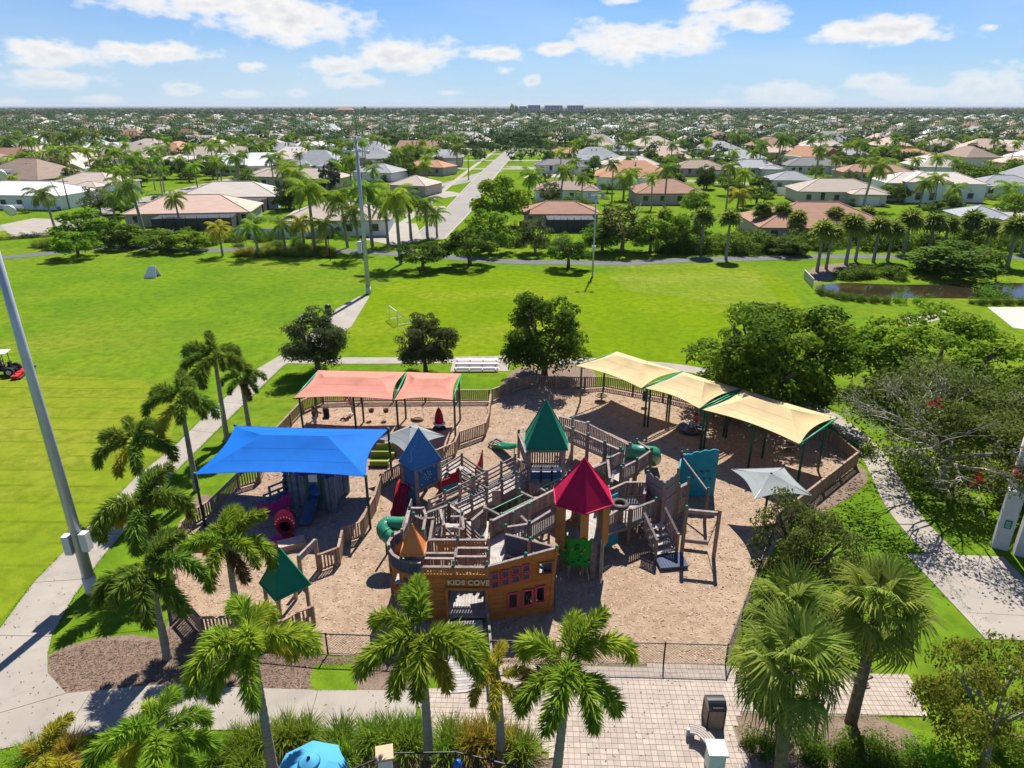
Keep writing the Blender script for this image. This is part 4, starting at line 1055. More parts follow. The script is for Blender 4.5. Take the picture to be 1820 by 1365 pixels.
palms_mid([
    ('tall royal palm with pale trunk left of the brown tiled house', 258, 418, 240, 330, 1.55, 'b', 0), ('tall palm by the left street corner', 100, 412, 88, 345, 1.3, 'b', 0),
    ('short palm left of the row of palms behind the path', 396, 455, 396, 405, 1.0, 'y', 0), ('leaning palm beside the brown tiled house', 322, 408, 318, 352, 1.1, 'a', 0),
    ('palm at the left end of the planted strip by the path', 460, 456, 456, 400, 1.25, 'c', 0), ('palm in the middle of the planted strip by the path', 508, 450, 506, 398, 1.15, 'c', 0),
    ('young palm in the right part of the planted strip', 542, 446, 540, 395, 1.1, 'y', 0), ('tall coconut palm left of the far light pole', 560, 446, 558, 336, 1.55, 'a', 0),
    ('short coconut palm under the tall one left of the far light pole', 582, 448, 578, 398, 1.1, 'c', 0),
    ('first coconut palm of the grove right of the light pole', 618, 440, 608, 352, 1.35, 'a', 0), ('second coconut palm of the grove, touching the light pole', 641, 458, 632, 375, 1.3, 'b', 0), ('third coconut palm of the grove with tall crown', 662, 440, 660, 335, 1.55, 'b', 0),
    ('coconut palm of the grove standing over the driveway', 690, 436, 688, 365, 1.3, 'b', 0), ('foremost coconut palm of the grove at the path edge', 712, 470, 708, 350, 1.5, 'a', 0), ('coconut palm of the grove before the driveway entrance', 731, 427, 727, 352, 1.4, 'b', 0),
    ('coconut palm of the grove nearest to the road', 760, 424, 757, 362, 1.45, 'b', 0), ('small coconut palm at the road side right of the grove', 777, 422, 775, 380, 1.1, 'c', 0),
    ('coconut palm with brown skirt right of the road, left of the white house', 938, 372, 945, 312, 1.45, 'a', 0), ('slender coconut palm before the white house', 995, 370, 1004, 303, 1.3, 'a', 0), ('wide coconut palm right of the white house', 1108, 356, 1106, 318, 1.5, 'a', 0),
    ('date palm with orange skirt on the open lot', 1310, 372, 1312, 345, 1.35, 'y', 0), ('tall palm behind the cream house', 1532, 372, 1548, 295, 1.6, 'b', 0), ('palm pair, left one, in front of the cream house', 1463, 342, 1462, 318, 1.2, 'b', 0),
    ('palm pair, right one, in front of the cream house', 1478, 344, 1480, 322, 1.2, 'b', 0), ('palm before the big white house garage', 1634, 366, 1637, 325, 1.3, 'a', 0), ('bright palm before the portico of the big white house', 1688, 368, 1692, 335, 1.3, 'c', 0),
    ('bushy palm at the right frame edge', 1780, 372, 1785, 335, 1.5, 'c', 0), ('tall palm left of the grey cream house', 1346, 308, 1350, 258, 1.5, 'b', 0), ('tallest palm behind the grey cream house', 1378, 308, 1384, 245, 1.9, 'b', 0),
    ('palm above the slate grey roof, left', 1098, 262, 1098, 240, 1.3, 'b', 0), ('palm above the slate grey roof, right', 1120, 262, 1120, 238, 1.4, 'b', 0), ('tall palm at the left of the far cul-de-sac', 398, 300, 398, 262, 1.6, 'b', 0), ('palm beside the terracotta roof', 812, 300, 815, 262, 1.7, 'b', 0), ('second palm beside the terracotta roof', 760, 320, 757, 292, 1.3, 'a', 0),
    ('palm before the snow white roofs', 575, 285, 575, 262, 1.3, 'b', 0), ('short palm before the white street, left of the pole', 520, 316, 520, 296, 1.0, 'c', 0),
    ('first palm of the tall row far left', 20, 282, 22, 248, 1.9, 'b', 0), ('second palm of the tall row far left', 62, 284, 60, 246, 1.9, 'b', 0), ('third palm of the tall row far left', 95, 285, 92, 240, 2.0, 'b', 0), ('fourth palm of the tall row far left', 122, 286, 120, 244, 1.9, 'b', 0), ('fifth palm of the tall row far left', 150, 285, 148, 235, 2.0, 'b', 0), ('last palm of the tall row far left', 178, 284, 175, 240, 1.9, 'b', 0), ('palm over the white driveway behind the small fence, left side', 30, 352, 28, 318, 1.2, 'a', 0), ('palm left of the brown tiled house drive', 205, 392, 208, 350, 1.2, 'b', 0)])
ORDN = 'first second third fourth fifth sixth seventh eighth ninth tenth eleventh twelfth thirteenth fourteenth fifteenth sixteenth seventeenth eighteenth nineteenth twentieth twenty-first'.split()
for k, (bx, by, hy, s) in enumerate(sorted(((1178, 440, 385, .9), (1245, 452, 390, 1.15), (1290, 460, 392, 1.1), (1350, 420, 378, 1.2), (1385, 422, 380, 1.2), (1452, 482, 415, 1.2), (1468, 478, 418, 1.1), (1478, 425, 388, 1.2), (1503, 470, 405, 1.3), (1520, 464, 412, 1.1), (1552, 466, 408, 1.2), (1577, 464, 414, 1.2), (1606, 450, 396, 1.35), (1650, 448, 400, 1.3), (1676, 446, 404, 1.2), (1718, 440, 398, 1.4), (1750, 446, 410, 1.2), (1790, 474, 410, 1.4), (1815, 450, 405, 1.2), (1535, 420, 384, 1.1), (1412, 432, 392, 1.1)))):
    b = at(bx, by); coco_palm(f'{ORDN[k]} sabal palm from the left in the row behind the park path', b, hgt(b, bx, hy), s * 1.15, 'fan' if k % 2 else 'fan2', 'sabal palms behind the park path', name='sabal_palm')
for (lab, bx, by, tx, ty, w, kind) in (
        ('round tree at the edge of the left field, left of the path planting', 140, 458, 138, 405, 7.5, 'light_mid'), ('broad yellow green tree beside the left street', 158, 432, 150, 365, 11, 'light_mid'), ('dark tree at the planted strip left of the green bin', 225, 440, 225, 385, 8, 'dark_mid'),
        ('dense tree in the planted strip', 290, 445, 290, 405, 9, 'round_mid'), ('low tree in the planted strip before the brown house', 335, 446, 335, 408, 8, 'light_mid'), ('flat crowned tree left of the tall roadside tree, over the park path', 752, 480, 750, 422, 8.6, 'flat_mid'), ('wide flat crowned tree in the middle over the park path', 835, 472, 830, 395, 9.5, 'flat_mid'),
        ('light green tree behind the wide flat crowned one', 872, 448, 870, 366, 8.5, 'light_mid'), ('tall bright tree right of the road', 890, 402, 885, 302, 12, 'light_mid'), ('thin grey leaved tree before the long brown roof', 951, 450, 951, 375, 6.2, 'olive_mid'),
        ('flat crowned tree standing free on the field beside the small light pole', 1010, 478, 1010, 415, 7.6, 'flat_mid'), ('dark round tree right of the small light pole', 1070, 450, 1072, 388, 7.5, 'round_mid'), ('tall weeping dark tree behind the small light pole', 1105, 447, 1108, 345, 10, 'olive_mid'), ('yellow green tree before the red brown roof', 1155, 450, 1158, 380, 7.5, 'light_mid'),
        ('thin yellow tree right of the yellow green one', 1198, 446, 1196, 372, 6.5, 'light_mid'), ('dark dense tree behind the yellow pair', 1222, 440, 1222, 370, 9, 'dark_mid'), ('large ball of dark tree on the right above the hedge', 1735, 335, 1735, 283, 16, 'round_mid'), ('grey green bushy tree at the left frame side', 90, 330, 90, 262, 17, 'olive_mid'), ('silvery blue palm like tree behind the palm row', 588, 345, 588, 292, 7, 'blue_mid'),
        ('dark wide tree behind the snow white roofs', 690, 258, 690, 228, 19, 'dark_mid'), ('round dark tree far behind the terracotta roof', 750, 248, 750, 218, 16, 'dark_mid'), ('bright tree beside the orange roofed house', 1038, 275, 1038, 240, 15, 'light_mid'), ('bright narrow tree before the grey corner house', 1055, 308, 1055, 272, 8, 'lime_mid'), ('small palm like tree before the modern white house', 1196, 318, 1196, 275, 6, 'olive_mid'),
        ('dark round bush tree before the rusty brown roof', 1196, 330, 1196, 302, 9, 'dark_mid'), ('dark tree on the pond bank', 1690, 490, 1690, 425, 13, 'dark_mid'), ('dark tree left of the pond', 1395, 452, 1395, 418, 8, 'dark_mid'), ('round bright tree before the light grey roof', 1350, 335, 1350, 308, 7, 'dark_mid')):
    b = at(bx, by); tree('broadleaf_tree', lab, b, kind, hgt(b, tx, ty), w)
# bushes and hedges near the path and the pond
rb = random.Random(9)


def thicket(label, n, xr, yr, kinds, hr, wr, skip=None):
    o = thing('shrub_thicket', at(sum(xr) / 2, sum(yr) / 2), label, 'shrubs')
    for k in range(n):
        x, y = rb.uniform(*xr), rb.uniform(*yr)
        if skip and skip(x, y): continue
        c = KIND[rb.choice(kinds)]; w = rb.uniform(*wr); h = rb.uniform(*hr); q = link('shrub', c[0], T(at(x, y)) @ RZ(rb.uniform(0, 6)) @ Matrix.Diagonal((w / c[3], w / c[3], h / c[2], 1)), o); q['kind'] = 'stuff'
    return o


DK = ('bush_dark', 'bush_mid', 'bush_dark')
thicket('dark shrub thicket between path and houses, left of the pond', 60, (1180, 1430), (438, 452), DK, (2, 4), (3, 5))
thicket('dark shrub thicket beneath the sabal palms behind the pond', 44, (1430, 1850), (428, 446), DK, (2, 3.6), (3, 5))
thicket('big dark green mound of shrubs on the pond bank', 18, (1640, 1770), (466, 488), ('bush_dark',), (2.6, 4), (4, 5.5))
thicket('low dark shrub strip above the pond water', 16, (1490, 1605), (488, 497), ('bush_dark',), (1.2, 1.9), (2.4, 3.4))
MX = ('bush_mid', 'bush_light', 'bush_olive', 'bush_dark', 'bush_olive')
thicket('mixed shrubs in the left part of the planted strip behind the park path', 34, (120, 330), (418, 443), MX, (.9, 2.8), (1.8, 3.6))
thicket('mixed shrubs in the planted strip behind the palm row', 34, (330, 605), (420, 441), MX, (.9, 2.6), (1.8, 3.4))
thicket('low shrubs on the field side of the park path under the palms', 20, (420, 600), (447, 456), ('bush_olive', 'bush_light', 'bush_mid'), (.8, 1.5), (1.6, 2.6))
thicket('hedge like shrubs under the trees behind the path right of the road', 26, (900, 1180), (428, 440), MX, (1, 2.4), (2, 3.4))
thicket('shrubs round the foot of the tall bright roadside tree', 14, (850, 925), (400, 440), DK, (1, 3), (2.5, 4))


def hedge(label, pts, w, h, kind='bush_mid', group=None, world=False):
    P = [at(*p) for p in pts]; o = thing('clipped_hedge', P[0], label, 'hedge', group)
    for a, b in zip(P, P[1:]):
        L = (b - a).length; n = max(1, int(L / (w * .8)))
        for i in range(n):
            c = a + (b - a) * ((i + .5) / n); k = KIND[kind]
            s = link('foliage', k[0], T(c) @ RZ(math.atan2(b.y - a.y, b.x - a.x)) @ Matrix.Diagonal((L / n * 1.35 / k[3], w / k[3] * 1.3, h / k[2] * .95, 1)), o); s['kind'] = 'stuff'
    return o


hedge('rounded clipped hedge along the near pond edge', [(1452, 517), (1470, 526), (1510, 534), (1580, 538)], 1.8, 1.4, 'bush_finedark')
hedge('clipped hedge right of the gap along the near pond edge', [(1724, 540), (1840, 540)], 1.7, 1.3, 'bush_finedark')
hedge('tall clipped hedge before the beige roofed house', [(268, 306), (372, 308)], 2.4, 4.0, 'bush_dark')
hedge('low hedge beside the left street', [(-20, 428), (90, 420)], 2, 1.2, 'bush_olive')
hedge('bright clipped hedge on the right before the dark roof', [(1392, 288), (1490, 290)], 2.4, 2.0, 'bush_light')
hedge('long bright hedge right of the peach roof', [(1585, 304), (1650, 308)], 2.4, 2.4, 'bush_light')
hedge('hedge along the back of the open lot', [(1180, 331), (1230, 334)], 2, 1.4, 'bush_mid')

# scattered garden trees: individuals first, then a joined mass further out
rt = random.Random(21); spots = []; ordn = {}
ORD = ['a', 'another', 'a third', 'a fourth', 'a fifth', 'a sixth', 'a seventh', 'an eighth', 'a ninth', 'a tenth', 'an eleventh', 'a twelfth']
def near_label(what, X, Y):
    i = min(range(len(house_spots)), key=lambda k: (house_spots[k][0] - X) ** 2 + (house_spots[k][1] - Y) ** 2); hx, hy = house_spots[i]
    if (hx - X) ** 2 + (hy - Y) ** 2 > 45 ** 2: return None
    side = ('left of' if X < hx - 4 else 'right of' if X > hx + 4 else 'near') if abs(X - hx) > abs(Y - hy) else ('in front of' if Y < hy else 'behind'); hn = ' '.join(HNAME[i].split()[:5]); hn = hn if hn.split()[-1] not in ('and', 'with', 'the', 'of', 'in', 'a', 'by', 'behind', 'to') else ' '.join(hn.split()[:-1])
    k = (what, side, i); ordn[k] = ordn.get(k, 0) + 1; o_ = ordn[k]
    return f'{what} {side} the {hn}' if o_ == 1 else f'{ORD[min(o_ - 1, 11)].split()[-1]} {what} {side} the {hn}'
def free(X, Y):
    if Y < 600 and seg_dist(X, Y) < (19 if Y < 400 else 11): return False
    if Y < 420 and rt.random() < .3 and any(abs(X * (hy / Y) - hx) < 11 and -26 < Y - hy < -2 for hx, hy in house_spots): return False
    if Y < 330:
        if any((X - hx) ** 2 + (Y - hy) ** 2 < 11 ** 2 for hx, hy in house_spots): return False
    if Y < 520 and min((Vector((X, Y)) - Vector((p.x, p.y))).length for p in ROADW) < 9: return False
    return all((X - hx) ** 2 + (Y - hy) ** 2 > 8 ** 2 for hx, hy, *_ in HOUSES_FAR if abs(hy - Y) < 12)
yy = 150.0; nb = np_ = 0
while yy < 560:
    hw = yy * .79 + 6; n = int(2 * hw / (9.5 if yy > 300 else 7.6))
    for i in range(n):
        X, Y_ = rt.uniform(-hw, hw), yy + rt.uniform(-6, 6)
        if not free(X, Y_): continue
        if Y_ < 260 and (200 > X > 40 and Y_ > 160 and rt.random() < .4): continue
        if Y_ < 215 and rt.random() < .2: continue
        f = 'close to the park' if Y_ < 260 else 'further out in the suburb'
        if rt.random() < .47 and np_ < 298:
            np_ += 1; near = Y_ < 300
            lb = near_label('coconut palm', X, Y_) if Y_ < 290 else None
            coco_palm(lb or f'coconut palm among the gardens {f}', (X, Y_, 0), rt.uniform(5.5, 10), rt.uniform(.85, 1.3), rt.choice('abc') if near else rt.choice(('fa', 'fb')), f'garden palms {f}', rt.uniform(-.6, .6))
        elif nb < 298:
            nb += 1; s = rt.uniform(.6, 1.1); kd = rt.choice(('round_mid', 'dark_mid', 'olive_mid', 'light_mid', 'dark_mid', 'flat_mid')) if Y_ < 300 else rt.choice(('far_a', 'far_b', 'far_c', 'far_a', 'dark_mid'))
            c, t, H0, W0 = KIND[kd]; lb = near_label('garden tree', X, Y_) if Y_ < 290 else None; tree('garden_tree', lb or f'broadleaf garden tree among the houses {f}', (X, Y_, 0), kd, H0 * s, W0 * s * rt.uniform(.9, 1.4), f'garden trees {f}')
    yy += 11
# low garden shrubs round the nearer houses
for k in range(150):
    hx, hy = rt.choice(house_spots); a = rt.uniform(0, 6.28); r_ = rt.uniform(8, 15); X, Y_ = hx + math.cos(a) * r_ * 1.2, hy - abs(math.sin(a)) * r_
    if Y_ > 112 and seg_dist(X, Y_) > 10:
        bush('garden_shrub', near_label('small shrub', X, Y_) or 'small garden shrub beside one of the nearer houses', (X, Y_, 0), rt.choice(('bush_mid', 'bush_dark', 'bush_light', 'bush_olive')), rt.uniform(.8, 2.2), rt.uniform(1.5, 3.2), group='house garden shrubs')


def far_mass(name, label, Y0, Y1, n, m, q, size, hmax, seed):
    r = np.random.default_rng(seed); u = r.uniform(0, 1, n); Yt = Y0 * (Y1 / Y0) ** u; Xt = r.uniform(-1, 1, n) * (Yt * .8 + 10)
    Ht = r.uniform(.5, 1, n) * hmax; Wt = Ht * r.uniform(.45, .7, n); tv = r.uniform(0, .8, n)
    idx = np.repeat(np.arange(n), q); D = r.normal(size=(n * q, 3)); D /= np.linalg.norm(D, axis=1, keepdims=True)
    C = np.stack([Xt[idx], Yt[idx], Ht[idx] * .58], 1) + D * np.stack([Wt[idx], Wt[idx], Ht[idx] * .42], 1) * r.uniform(.7, 1.05, (n * q, 1))
    Nn = D + np.array([0, -.2, .4]); Nn /= np.linalg.norm(Nn, axis=1, keepdims=True)
    a = np.cross(Nn, r.normal(size=(n * q, 3))); a /= np.linalg.norm(a, axis=1, keepdims=True); b = np.cross(Nn, a); s = (size * Ht[idx] / hmax * r.uniform(.7, 1.3, n * q))[:, None]
    V = np.stack([C - a * s, C - b * s * .6, C + a * s, C + b * s * .6], 1).reshape(-1, 3)
    cv = np.repeat(np.clip(tv[idx] + r.uniform(0, .3, n * q), 0, 1), 4)
    tags(link(name, np_mesh(name, V, np.arange(4 * n * q).reshape(-1, 4), m, cv)), label, 'trees', None, 'stuff')


def far_palms(Y0, Y1, n, seed):
    r = random.Random(seed); mb = MB(); V, F, c = [], [], []
    me = COCO['fa']; k = len(me.vertices); co = np.empty(k * 3, dtype=np.float32); me.vertices.foreach_get('co', co); co = co.reshape(-1, 3)[: k]
    # light version: eight drooping blades and a thin trunk
    bl = []
    for i in range(9):
        a = i * .698 + .2; bl += [(0, 0, 0), (math.cos(a - .22) * 1.6, math.sin(a - .22) * 1.6, .45), (math.cos(a) * 3.1, math.sin(a) * 3.1, -.9), (math.cos(a + .22) * 1.6, math.sin(a + .22) * 1.6, .35)]
    bl = np.array(bl); q = len(bl)
    Vs = []
    for i in range(n):
        Y_ = Y0 * (Y1 / Y0) ** r.random(); X = r.uniform(-1, 1) * (Y_ * .8 + 10); h = r.uniform(6, 12); s = r.uniform(.9, 1.4)
        A = np.array(RZ(r.uniform(0, 6.28)).to_3x3()); Vs.append(bl @ A.T * s + np.array([X, Y_, h])); w = .22
        Vs.append(np.array([(X - w, Y_, 0), (X + w, Y_, 0), (X + w * .7, Y_, h), (X - w * .7, Y_, h)])); Vs.append(np.array([(X, Y_ - w, 0), (X, Y_ + w, 0), (X, Y_ + w * .7, h), (X, Y_ - w * .7, h)]))
    V = np.vstack(Vs); tags(link('distant_palms', np_mesh('distant_palms', V, np.arange(len(V)).reshape(-1, 4), L_FAR, np.full(len(V), .4))), 'palms of the distant suburb seen as one mass near the horizon', 'trees', None, 'stuff')


far_mass('distant_trees', 'dark trees between the distant houses seen as one mass', 380, 1500, 6600, L_FAR, 40, 1.1, 9, 1)
far_mass('distant_bushes', 'lighter low greenery between the distant houses', 300, 1300, 3000, L_FAR, 26, .95, 4.6, 2)
far_mass('mangrove_forest', 'dark mangrove forest along the horizon', 1450, 5200, 6000, L_FAR, 14, 4.2, 11, 3)
far_palms(400, 1500, 2600, 4)
b = at(913, 205); tree('tall_pine', 'tall dark tree sticking up on the horizon beside the apartment blocks', b, 'far_b', hgt(b, 913, 181), 26)
b = at(649, 203); tree('pointed_tree', 'narrow pointed tree on the horizon right of the salmon building', b, 'far_b', hgt(b, 649, 185.5), 14)
# ================================================================ PLAYGROUND
def plast(n, c, c2=None): return mat('painted_' + n, c, .6, c2, 2.0, var=.06, bump=.05, spec=.15)


RED = plast('red', (.36, .012, .03), (.30, .01, .025)); CRIM = plast('crimson_roof', (.50, .006, .06), (.42, .005, .05)); ORANGE = plast('orange_roof', (.62, .22, .075), (.55, .19, .06)); BLUE = plast('blue', (.018, .105, .27), (.03, .14, .33))
BLUER = mat('blue_roof', (.035, .16, .36), .6, (.06, .22, .43), 4, stretch=(.6, .6, 7), var=.04); GROOF = plast('green_roof', (.008, .20, .115), (.006, .175, .10)); TEAL = plast('teal', (.01, .22, .30), (.02, .27, .36)); LIME = plast('green_wall', (.012, .21, .018), (.02, .26, .03))
BROWNP = mat('stained_hull_planks', (.42, .155, .034), .8, (.33, .118, .025), 2.2, stretch=(1, 1, 4), var=.14, bump=.2, bscale=40); OCHRE = mat('ochre_panels', (.50, .225, .05), .7, (.42, .18, .04), 2, var=.08)
PINKT = plast('pink_trim', (.50, .07, .10)); PINKP = plast('magenta_panel', (.55, .035, .22), (.47, .03, .19)); NAVY = mat('navy_planks', (.045, .062, .11), .8, (.06, .08, .125), 3, var=.15); CASTLE = mat('castle_planks', (.19, .245, .27), .85, (.12, .165, .19), 4, var=.25); GREENTUBE = mat('green_tube_plastic', (.02, .19, .105), .3, (.03, .23, .13), 1, spec=.5)


def post(o, p, z0, z1, s=.15, m=None, cap=True):
    q = box_piece('post', m or WOOD_D, (p[0], p[1], z0), (s, s, z1 - z0), o, random.uniform(-.1, .1))
    if cap and random.random() < .7: link('post_cap', CAPM, T((p[0], p[1], z1)) @ Matrix.Diagonal((s / .15, s / .15, 1, 1)), q)
    return q


CAPM = MB().lathe([(.085, 0), (.092, .02), (.08, .06), (.05, .09), (.01, .10)], n=8).mesh('post_cap', GREENCAP, True)


def V3(p, z): return Vector((p[0], p[1], z))


def railing(o, A, B, zA, zB=None, h=.95, sp=.15, w=.095, m=None, rail=True, under=.08, top_m=None):
    """top and bottom rail with upright pickets, A to B in plan, deck heights zA, zB"""
    zB = zA if zB is None else zB; m = m or WOOD; A = Vector((A[0], A[1])); B = Vector((B[0], B[1])); L = (B - A).length
    if L < .1: return
    n = max(1, int(round(L / sp))); d = (B - A) / L; nr = Vector((-d.y, d.x)) * .035
    if rail:
        piece('top_rail', top_m or m, V3(A, zA + h), V3(B, zB + h), .14, .05, o); piece('lower_rail', m, V3(A, zA + .08), V3(B, zB + .08), .045, .10, o)
    a = math.atan2(d.y, d.x)
    for i in range(n):
        t = (i + .5) / n; p = A + (B - A) * t + nr; z = zA + (zB - zA) * t
        link('picket', unit_box(m), T((p.x, p.y, z - under)) @ RZ(a) @ Matrix.Diagonal((w, .028, h + under - .03 + random.uniform(-.008, .008), 1)), o)


def rails_only(o, A, B, zA, zB, h=.9, n=3, m=None):
    for i in range(n):
        z = h * (i + 1) / n; piece('rail_board', m or WOOD, V3(A, zA + z), V3(B, zB + z), .05, .11, o)
    piece('stringer', m or WOOD, V3(A, zA - .08), V3(B, zB - .08), .06, .24, o)


def deck(o, A, B, width, zA, zB=None, m=None, bw=.145, side=1):
    """boards laid across the line A-B; width to the left (side=1) of it"""
    zB = zA if zB is None else zB; A = Vector((A[0], A[1])); B = Vector((B[0], B[1])); L = (B - A).length; d = (B - A) / L; nr = Vector((-d.y, d.x)) * width * side; n = max(1, int(L / bw))
    for i in range(n):
        t = (i + .5) / n; p = A + (B - A) * t; z = zA + (zB - zA) * t
        piece('deck_board', m or DECK, V3(p, z - .02), V3(p + nr, z - .02), L / n - .012, .04, o)
    for s in (.12, .88): piece('joist', WOOD_D, V3(A + nr * s, zA - .14), V3(B + nr * s, zB - .14), .06, .18, o)


def panel(o, name, pts, th, m):
    """flat board cut to an outline given by 3-D points"""
    a, b, c = Vector(pts[0]), Vector(pts[1]), Vector(pts[-1]); n = (b - a).cross(c - a)
    if n.length < 1e-6: n = Vector((0, 1, 0))
    return link(name, MB().slab(pts, n, th).mesh(name, m), I4, o)


def outline_panel(o, name, A, B, z0, z1, th, m, wave=None, n=24, bottom=None):
    """upright panel between plan points, top edge z1 + wave(t)"""
    A = Vector((A[0], A[1])); B = Vector((B[0], B[1])); pts = []
    for i in range(n + 1):
        t = i / n; p = A + (B - A) * t; pts.append(V3(p, z1 + (wave(t) if wave else 0)))
    bot = []
    for i in range(n + 1):
        t = 1 - i / n; p = A + (B - A) * t; bot.append(V3(p, z0 + (bottom(t) if bottom else 0)))
    d = (B - A).normalized(); return link(name, MB().slab(pts + bot, (-d.y, d.x, 0), th).mesh(name, m), I4, o)


def plank_wall(o, A, B, z0, ztop, rows, th, m, openings=(), name='plank', zbot=None):
    """horizontal planks between plan points A and B; ztop/zbot are (at A, at B); openings (u0,u1,z0,z1) are left open"""
    A = Vector((A[0], A[1])); B = Vector((B[0], B[1])); L = (B - A).length; d = (B - A) / L; nr = Vector((-d.y, d.x, 0)) * th
    zt = lambda u: ztop[0] + (ztop[1] - ztop[0]) * u / L
    zb = (lambda u: zbot[0] + (zbot[1] - zbot[0]) * u / L) if zbot else (lambda u: -9)
    zmax = max(ztop); n = int(math.ceil((zmax - z0) / rows))
    for r in range(n):
        a0, a1 = z0 + r * rows + .005, min(z0 + (r + 1) * rows - .005, zmax)
        zs = sorted({a0, a1} | {z for o_ in openings for z in (o_[2], o_[3]) if a0 < z < a1}); groups = []
        for b0, b1 in zip(zs, zs[1:]):
            cuts = sorted([(max(0, q[0]), min(L, q[1])) for q in openings if q[2] <= b0 + 1e-6 and q[3] >= b1 - 1e-6]); u = 0; segs = []
            for c0, c1 in cuts:
                if c0 > u: segs.append((u, c0))
                u = max(u, c1)
            if u < L: segs.append((u, L))
            for s0, s1 in segs:
                P = [(s0, b0), (s1, b0), (s1, b1), (s0, b1)]
                for f, sgn in ((zt, 1), (zb, -1)):
                    Q = []
                    for i in range(len(P)):
                        p, q = P[i], P[(i + 1) % len(P)]; dp, dq = sgn * (f(p[0]) - p[1]), sgn * (f(q[0]) - q[1])
                        if dp >= 0: Q.append(p)
                        if (dp >= 0) != (dq >= 0): t = dp / (dp - dq); Q.append((p[0] + (q[0] - p[0]) * t, p[1] + (q[1] - p[1]) * t))
                    P = Q
                    if len(P) < 3: break
                if len(P) < 3: continue
                hit = [g for g in groups if any(abs(b0 - e1) < 1e-6 and s0 < q1 and s1 > q0 for (q0, q1, e0, e1, _) in g)]
                new = [(s0, s1, b0, b1, P)]
                for g in hit: new += g; groups.remove(g)
                groups.append(new)
        for g in groups:   # every separate board is its own object
            mb = MB()
            for (_, _, _, _, P) in g: mb.slab([V3(A + d * u_, z_) for u_, z_ in P], nr, th)
            link(name, mb.mesh(name, m), I4, o)


def frame_rect(o, A, B, u0, u1, z0, z1, m, w=.07, out=.03, th=.10, glass=None):
    A = Vector((A[0], A[1])); B = Vector((B[0], B[1])); d = (B - A).normalized(); n = Vector((d.y, -d.x)) * out
    P = lambda u, z: V3(A + d * u + n, z)
    f = link('window_frame', MB().bar(P(u0 - w / 2, z0 - w), P(u0 - w / 2, z1 + w), w, th).bar(P(u1 + w / 2, z0 - w), P(u1 + w / 2, z1 + w), w, th).bar(P(u0, z0 - w / 2), P(u1, z0 - w / 2), th, w).bar(P(u0, z1 + w / 2), P(u1, z1 + w / 2), th, w).mesh('window_frame', m), I4, o)
    if glass: piece('pane', glass, P(u0, (z0 + z1) / 2) - Vector((n.x, n.y, 0)) * .4, P(u1, (z0 + z1) / 2) - Vector((n.x, n.y, 0)) * .4, .02, z1 - z0, f)
    return f


def pyramid(o, name, base, tip, m, th=.06, shingle=False):
    """roof of flat slopes over a polygon of eave points up to a tip"""
    n = len(base)
    for i in range(n):
        a, b = Vector(base[i]), Vector(base[(i + 1) % n]); nn = (b - a).cross(Vector(tip) - a)
        if nn.z < 0: nn = -nn
        q_ = link(name, MB().slab([a, b, Vector(tip)], -nn, th).mesh(name, m), I4, o)
        piece('hip_strip', m, a + Vector((0, 0, .01)), Vector(tip) + Vector((0, 0, .02)), .07, .035, q_); piece('eave_strip', m, a, b, .05, .09, q_)


# ---------------------------------------------------------------- pirate ship
S = thing('play_ship', (-2, 25.2, 0), 'brown wooden play ship with pink window frames and an arched entrance lettered KIDS COVE', 'play ship')
hA, hB, hC, hC0 = (-4.05, 25.03), (-1.12, 24.98), (2.03, 25.70), (1.72, 25.65)
uB = 3.23
openR = [(1.02, 1.38, .62, 1.38), (1.72, 2.08, .66, 1.44), (2.32, 2.66, .72, 1.52), (2.42, 3.02, 2.25, 2.85)]
for k in range(4): openR += [(.22 + .48 * k, .50 + .48 * k, 2.36 + .07 * k, 2.66 + .07 * k), (.22 + .48 * k, .50 + .48 * k, 1.92 + .07 * k, 2.22 + .07 * k)]
plank_wall(S, hB, hC, 0, (3.02, 3.52), .235, .06, BROWNP, openR, 'hull_plank')
for q in openR[:3]: frame_rect(S, hB, hC, *q, PINKT, .08, .03)
frame_rect(S, hB, hC, *openR[3], BROWNP, .05, .03)
for q in openR[4:]: frame_rect(S, hB, hC, *q, PINKT, .05, .03, .08, NAVY)
# middle: beam over the doorway, baluster band, lettering
plank_wall(S, hA, hB, 0, (2.62, 2.62), .235, .06, BROWNP, [(1.16, 2.86, -.1, 1.82)], 'hull_plank')
piece('top_rail', WOOD, V3(hA, 3.02), V3(hB, 3.02), .16, .06, S)
piece('band_rail', BROWNP, V3(hA, 2.97 - .06), V3(hB, 2.91), .07, .09, S)
for i in range(20):
    t = (i + .5) / 20; p = Vector(hA).lerp(Vector(hB), t); link('baluster', BALM, T((p.x, p.y, 2.58)) if False else T((p.x, p.y, 2.58)), S) if 'BALM' in globals() else piece('baluster', OCHRE, V3(p, 2.58), V3(p, 2.92), .085, .03, S)
for x in (-4.05 + 1.10, -4.05 + 2.92): box_piece('door_jamb', BROWNP, (x, 24.96, 0), (.12, .12, 1.86), S)
piece('lintel', BROWNP, (-2.98, 24.95, 1.90), (-1.10, 24.93, 1.90), .12, .14, S)
fc = bpy.data.curves.new('lettering', 'FONT'); fc.body = 'KIDS COVE'; fc.size = .36; fc.extrude = .02; fc.align_x = 'CENTER'; fc.offset = .012; fc.space_character = 1.06
fo = bpy.data.objects.new('tmp', fc); fm = bpy.data.meshes.new_from_object(fo); bpy.data.objects.remove(fo); fm.materials.clear(); fm.materials.append(mat('sandy_letters', (.66, .50, .32), .8))
link('lettering', fm, T((-1.95, 24.93, 2.12)) @ RZ(R(-1)) @ Matrix.Rotation(math.pi / 2, 4, 'X'), S)
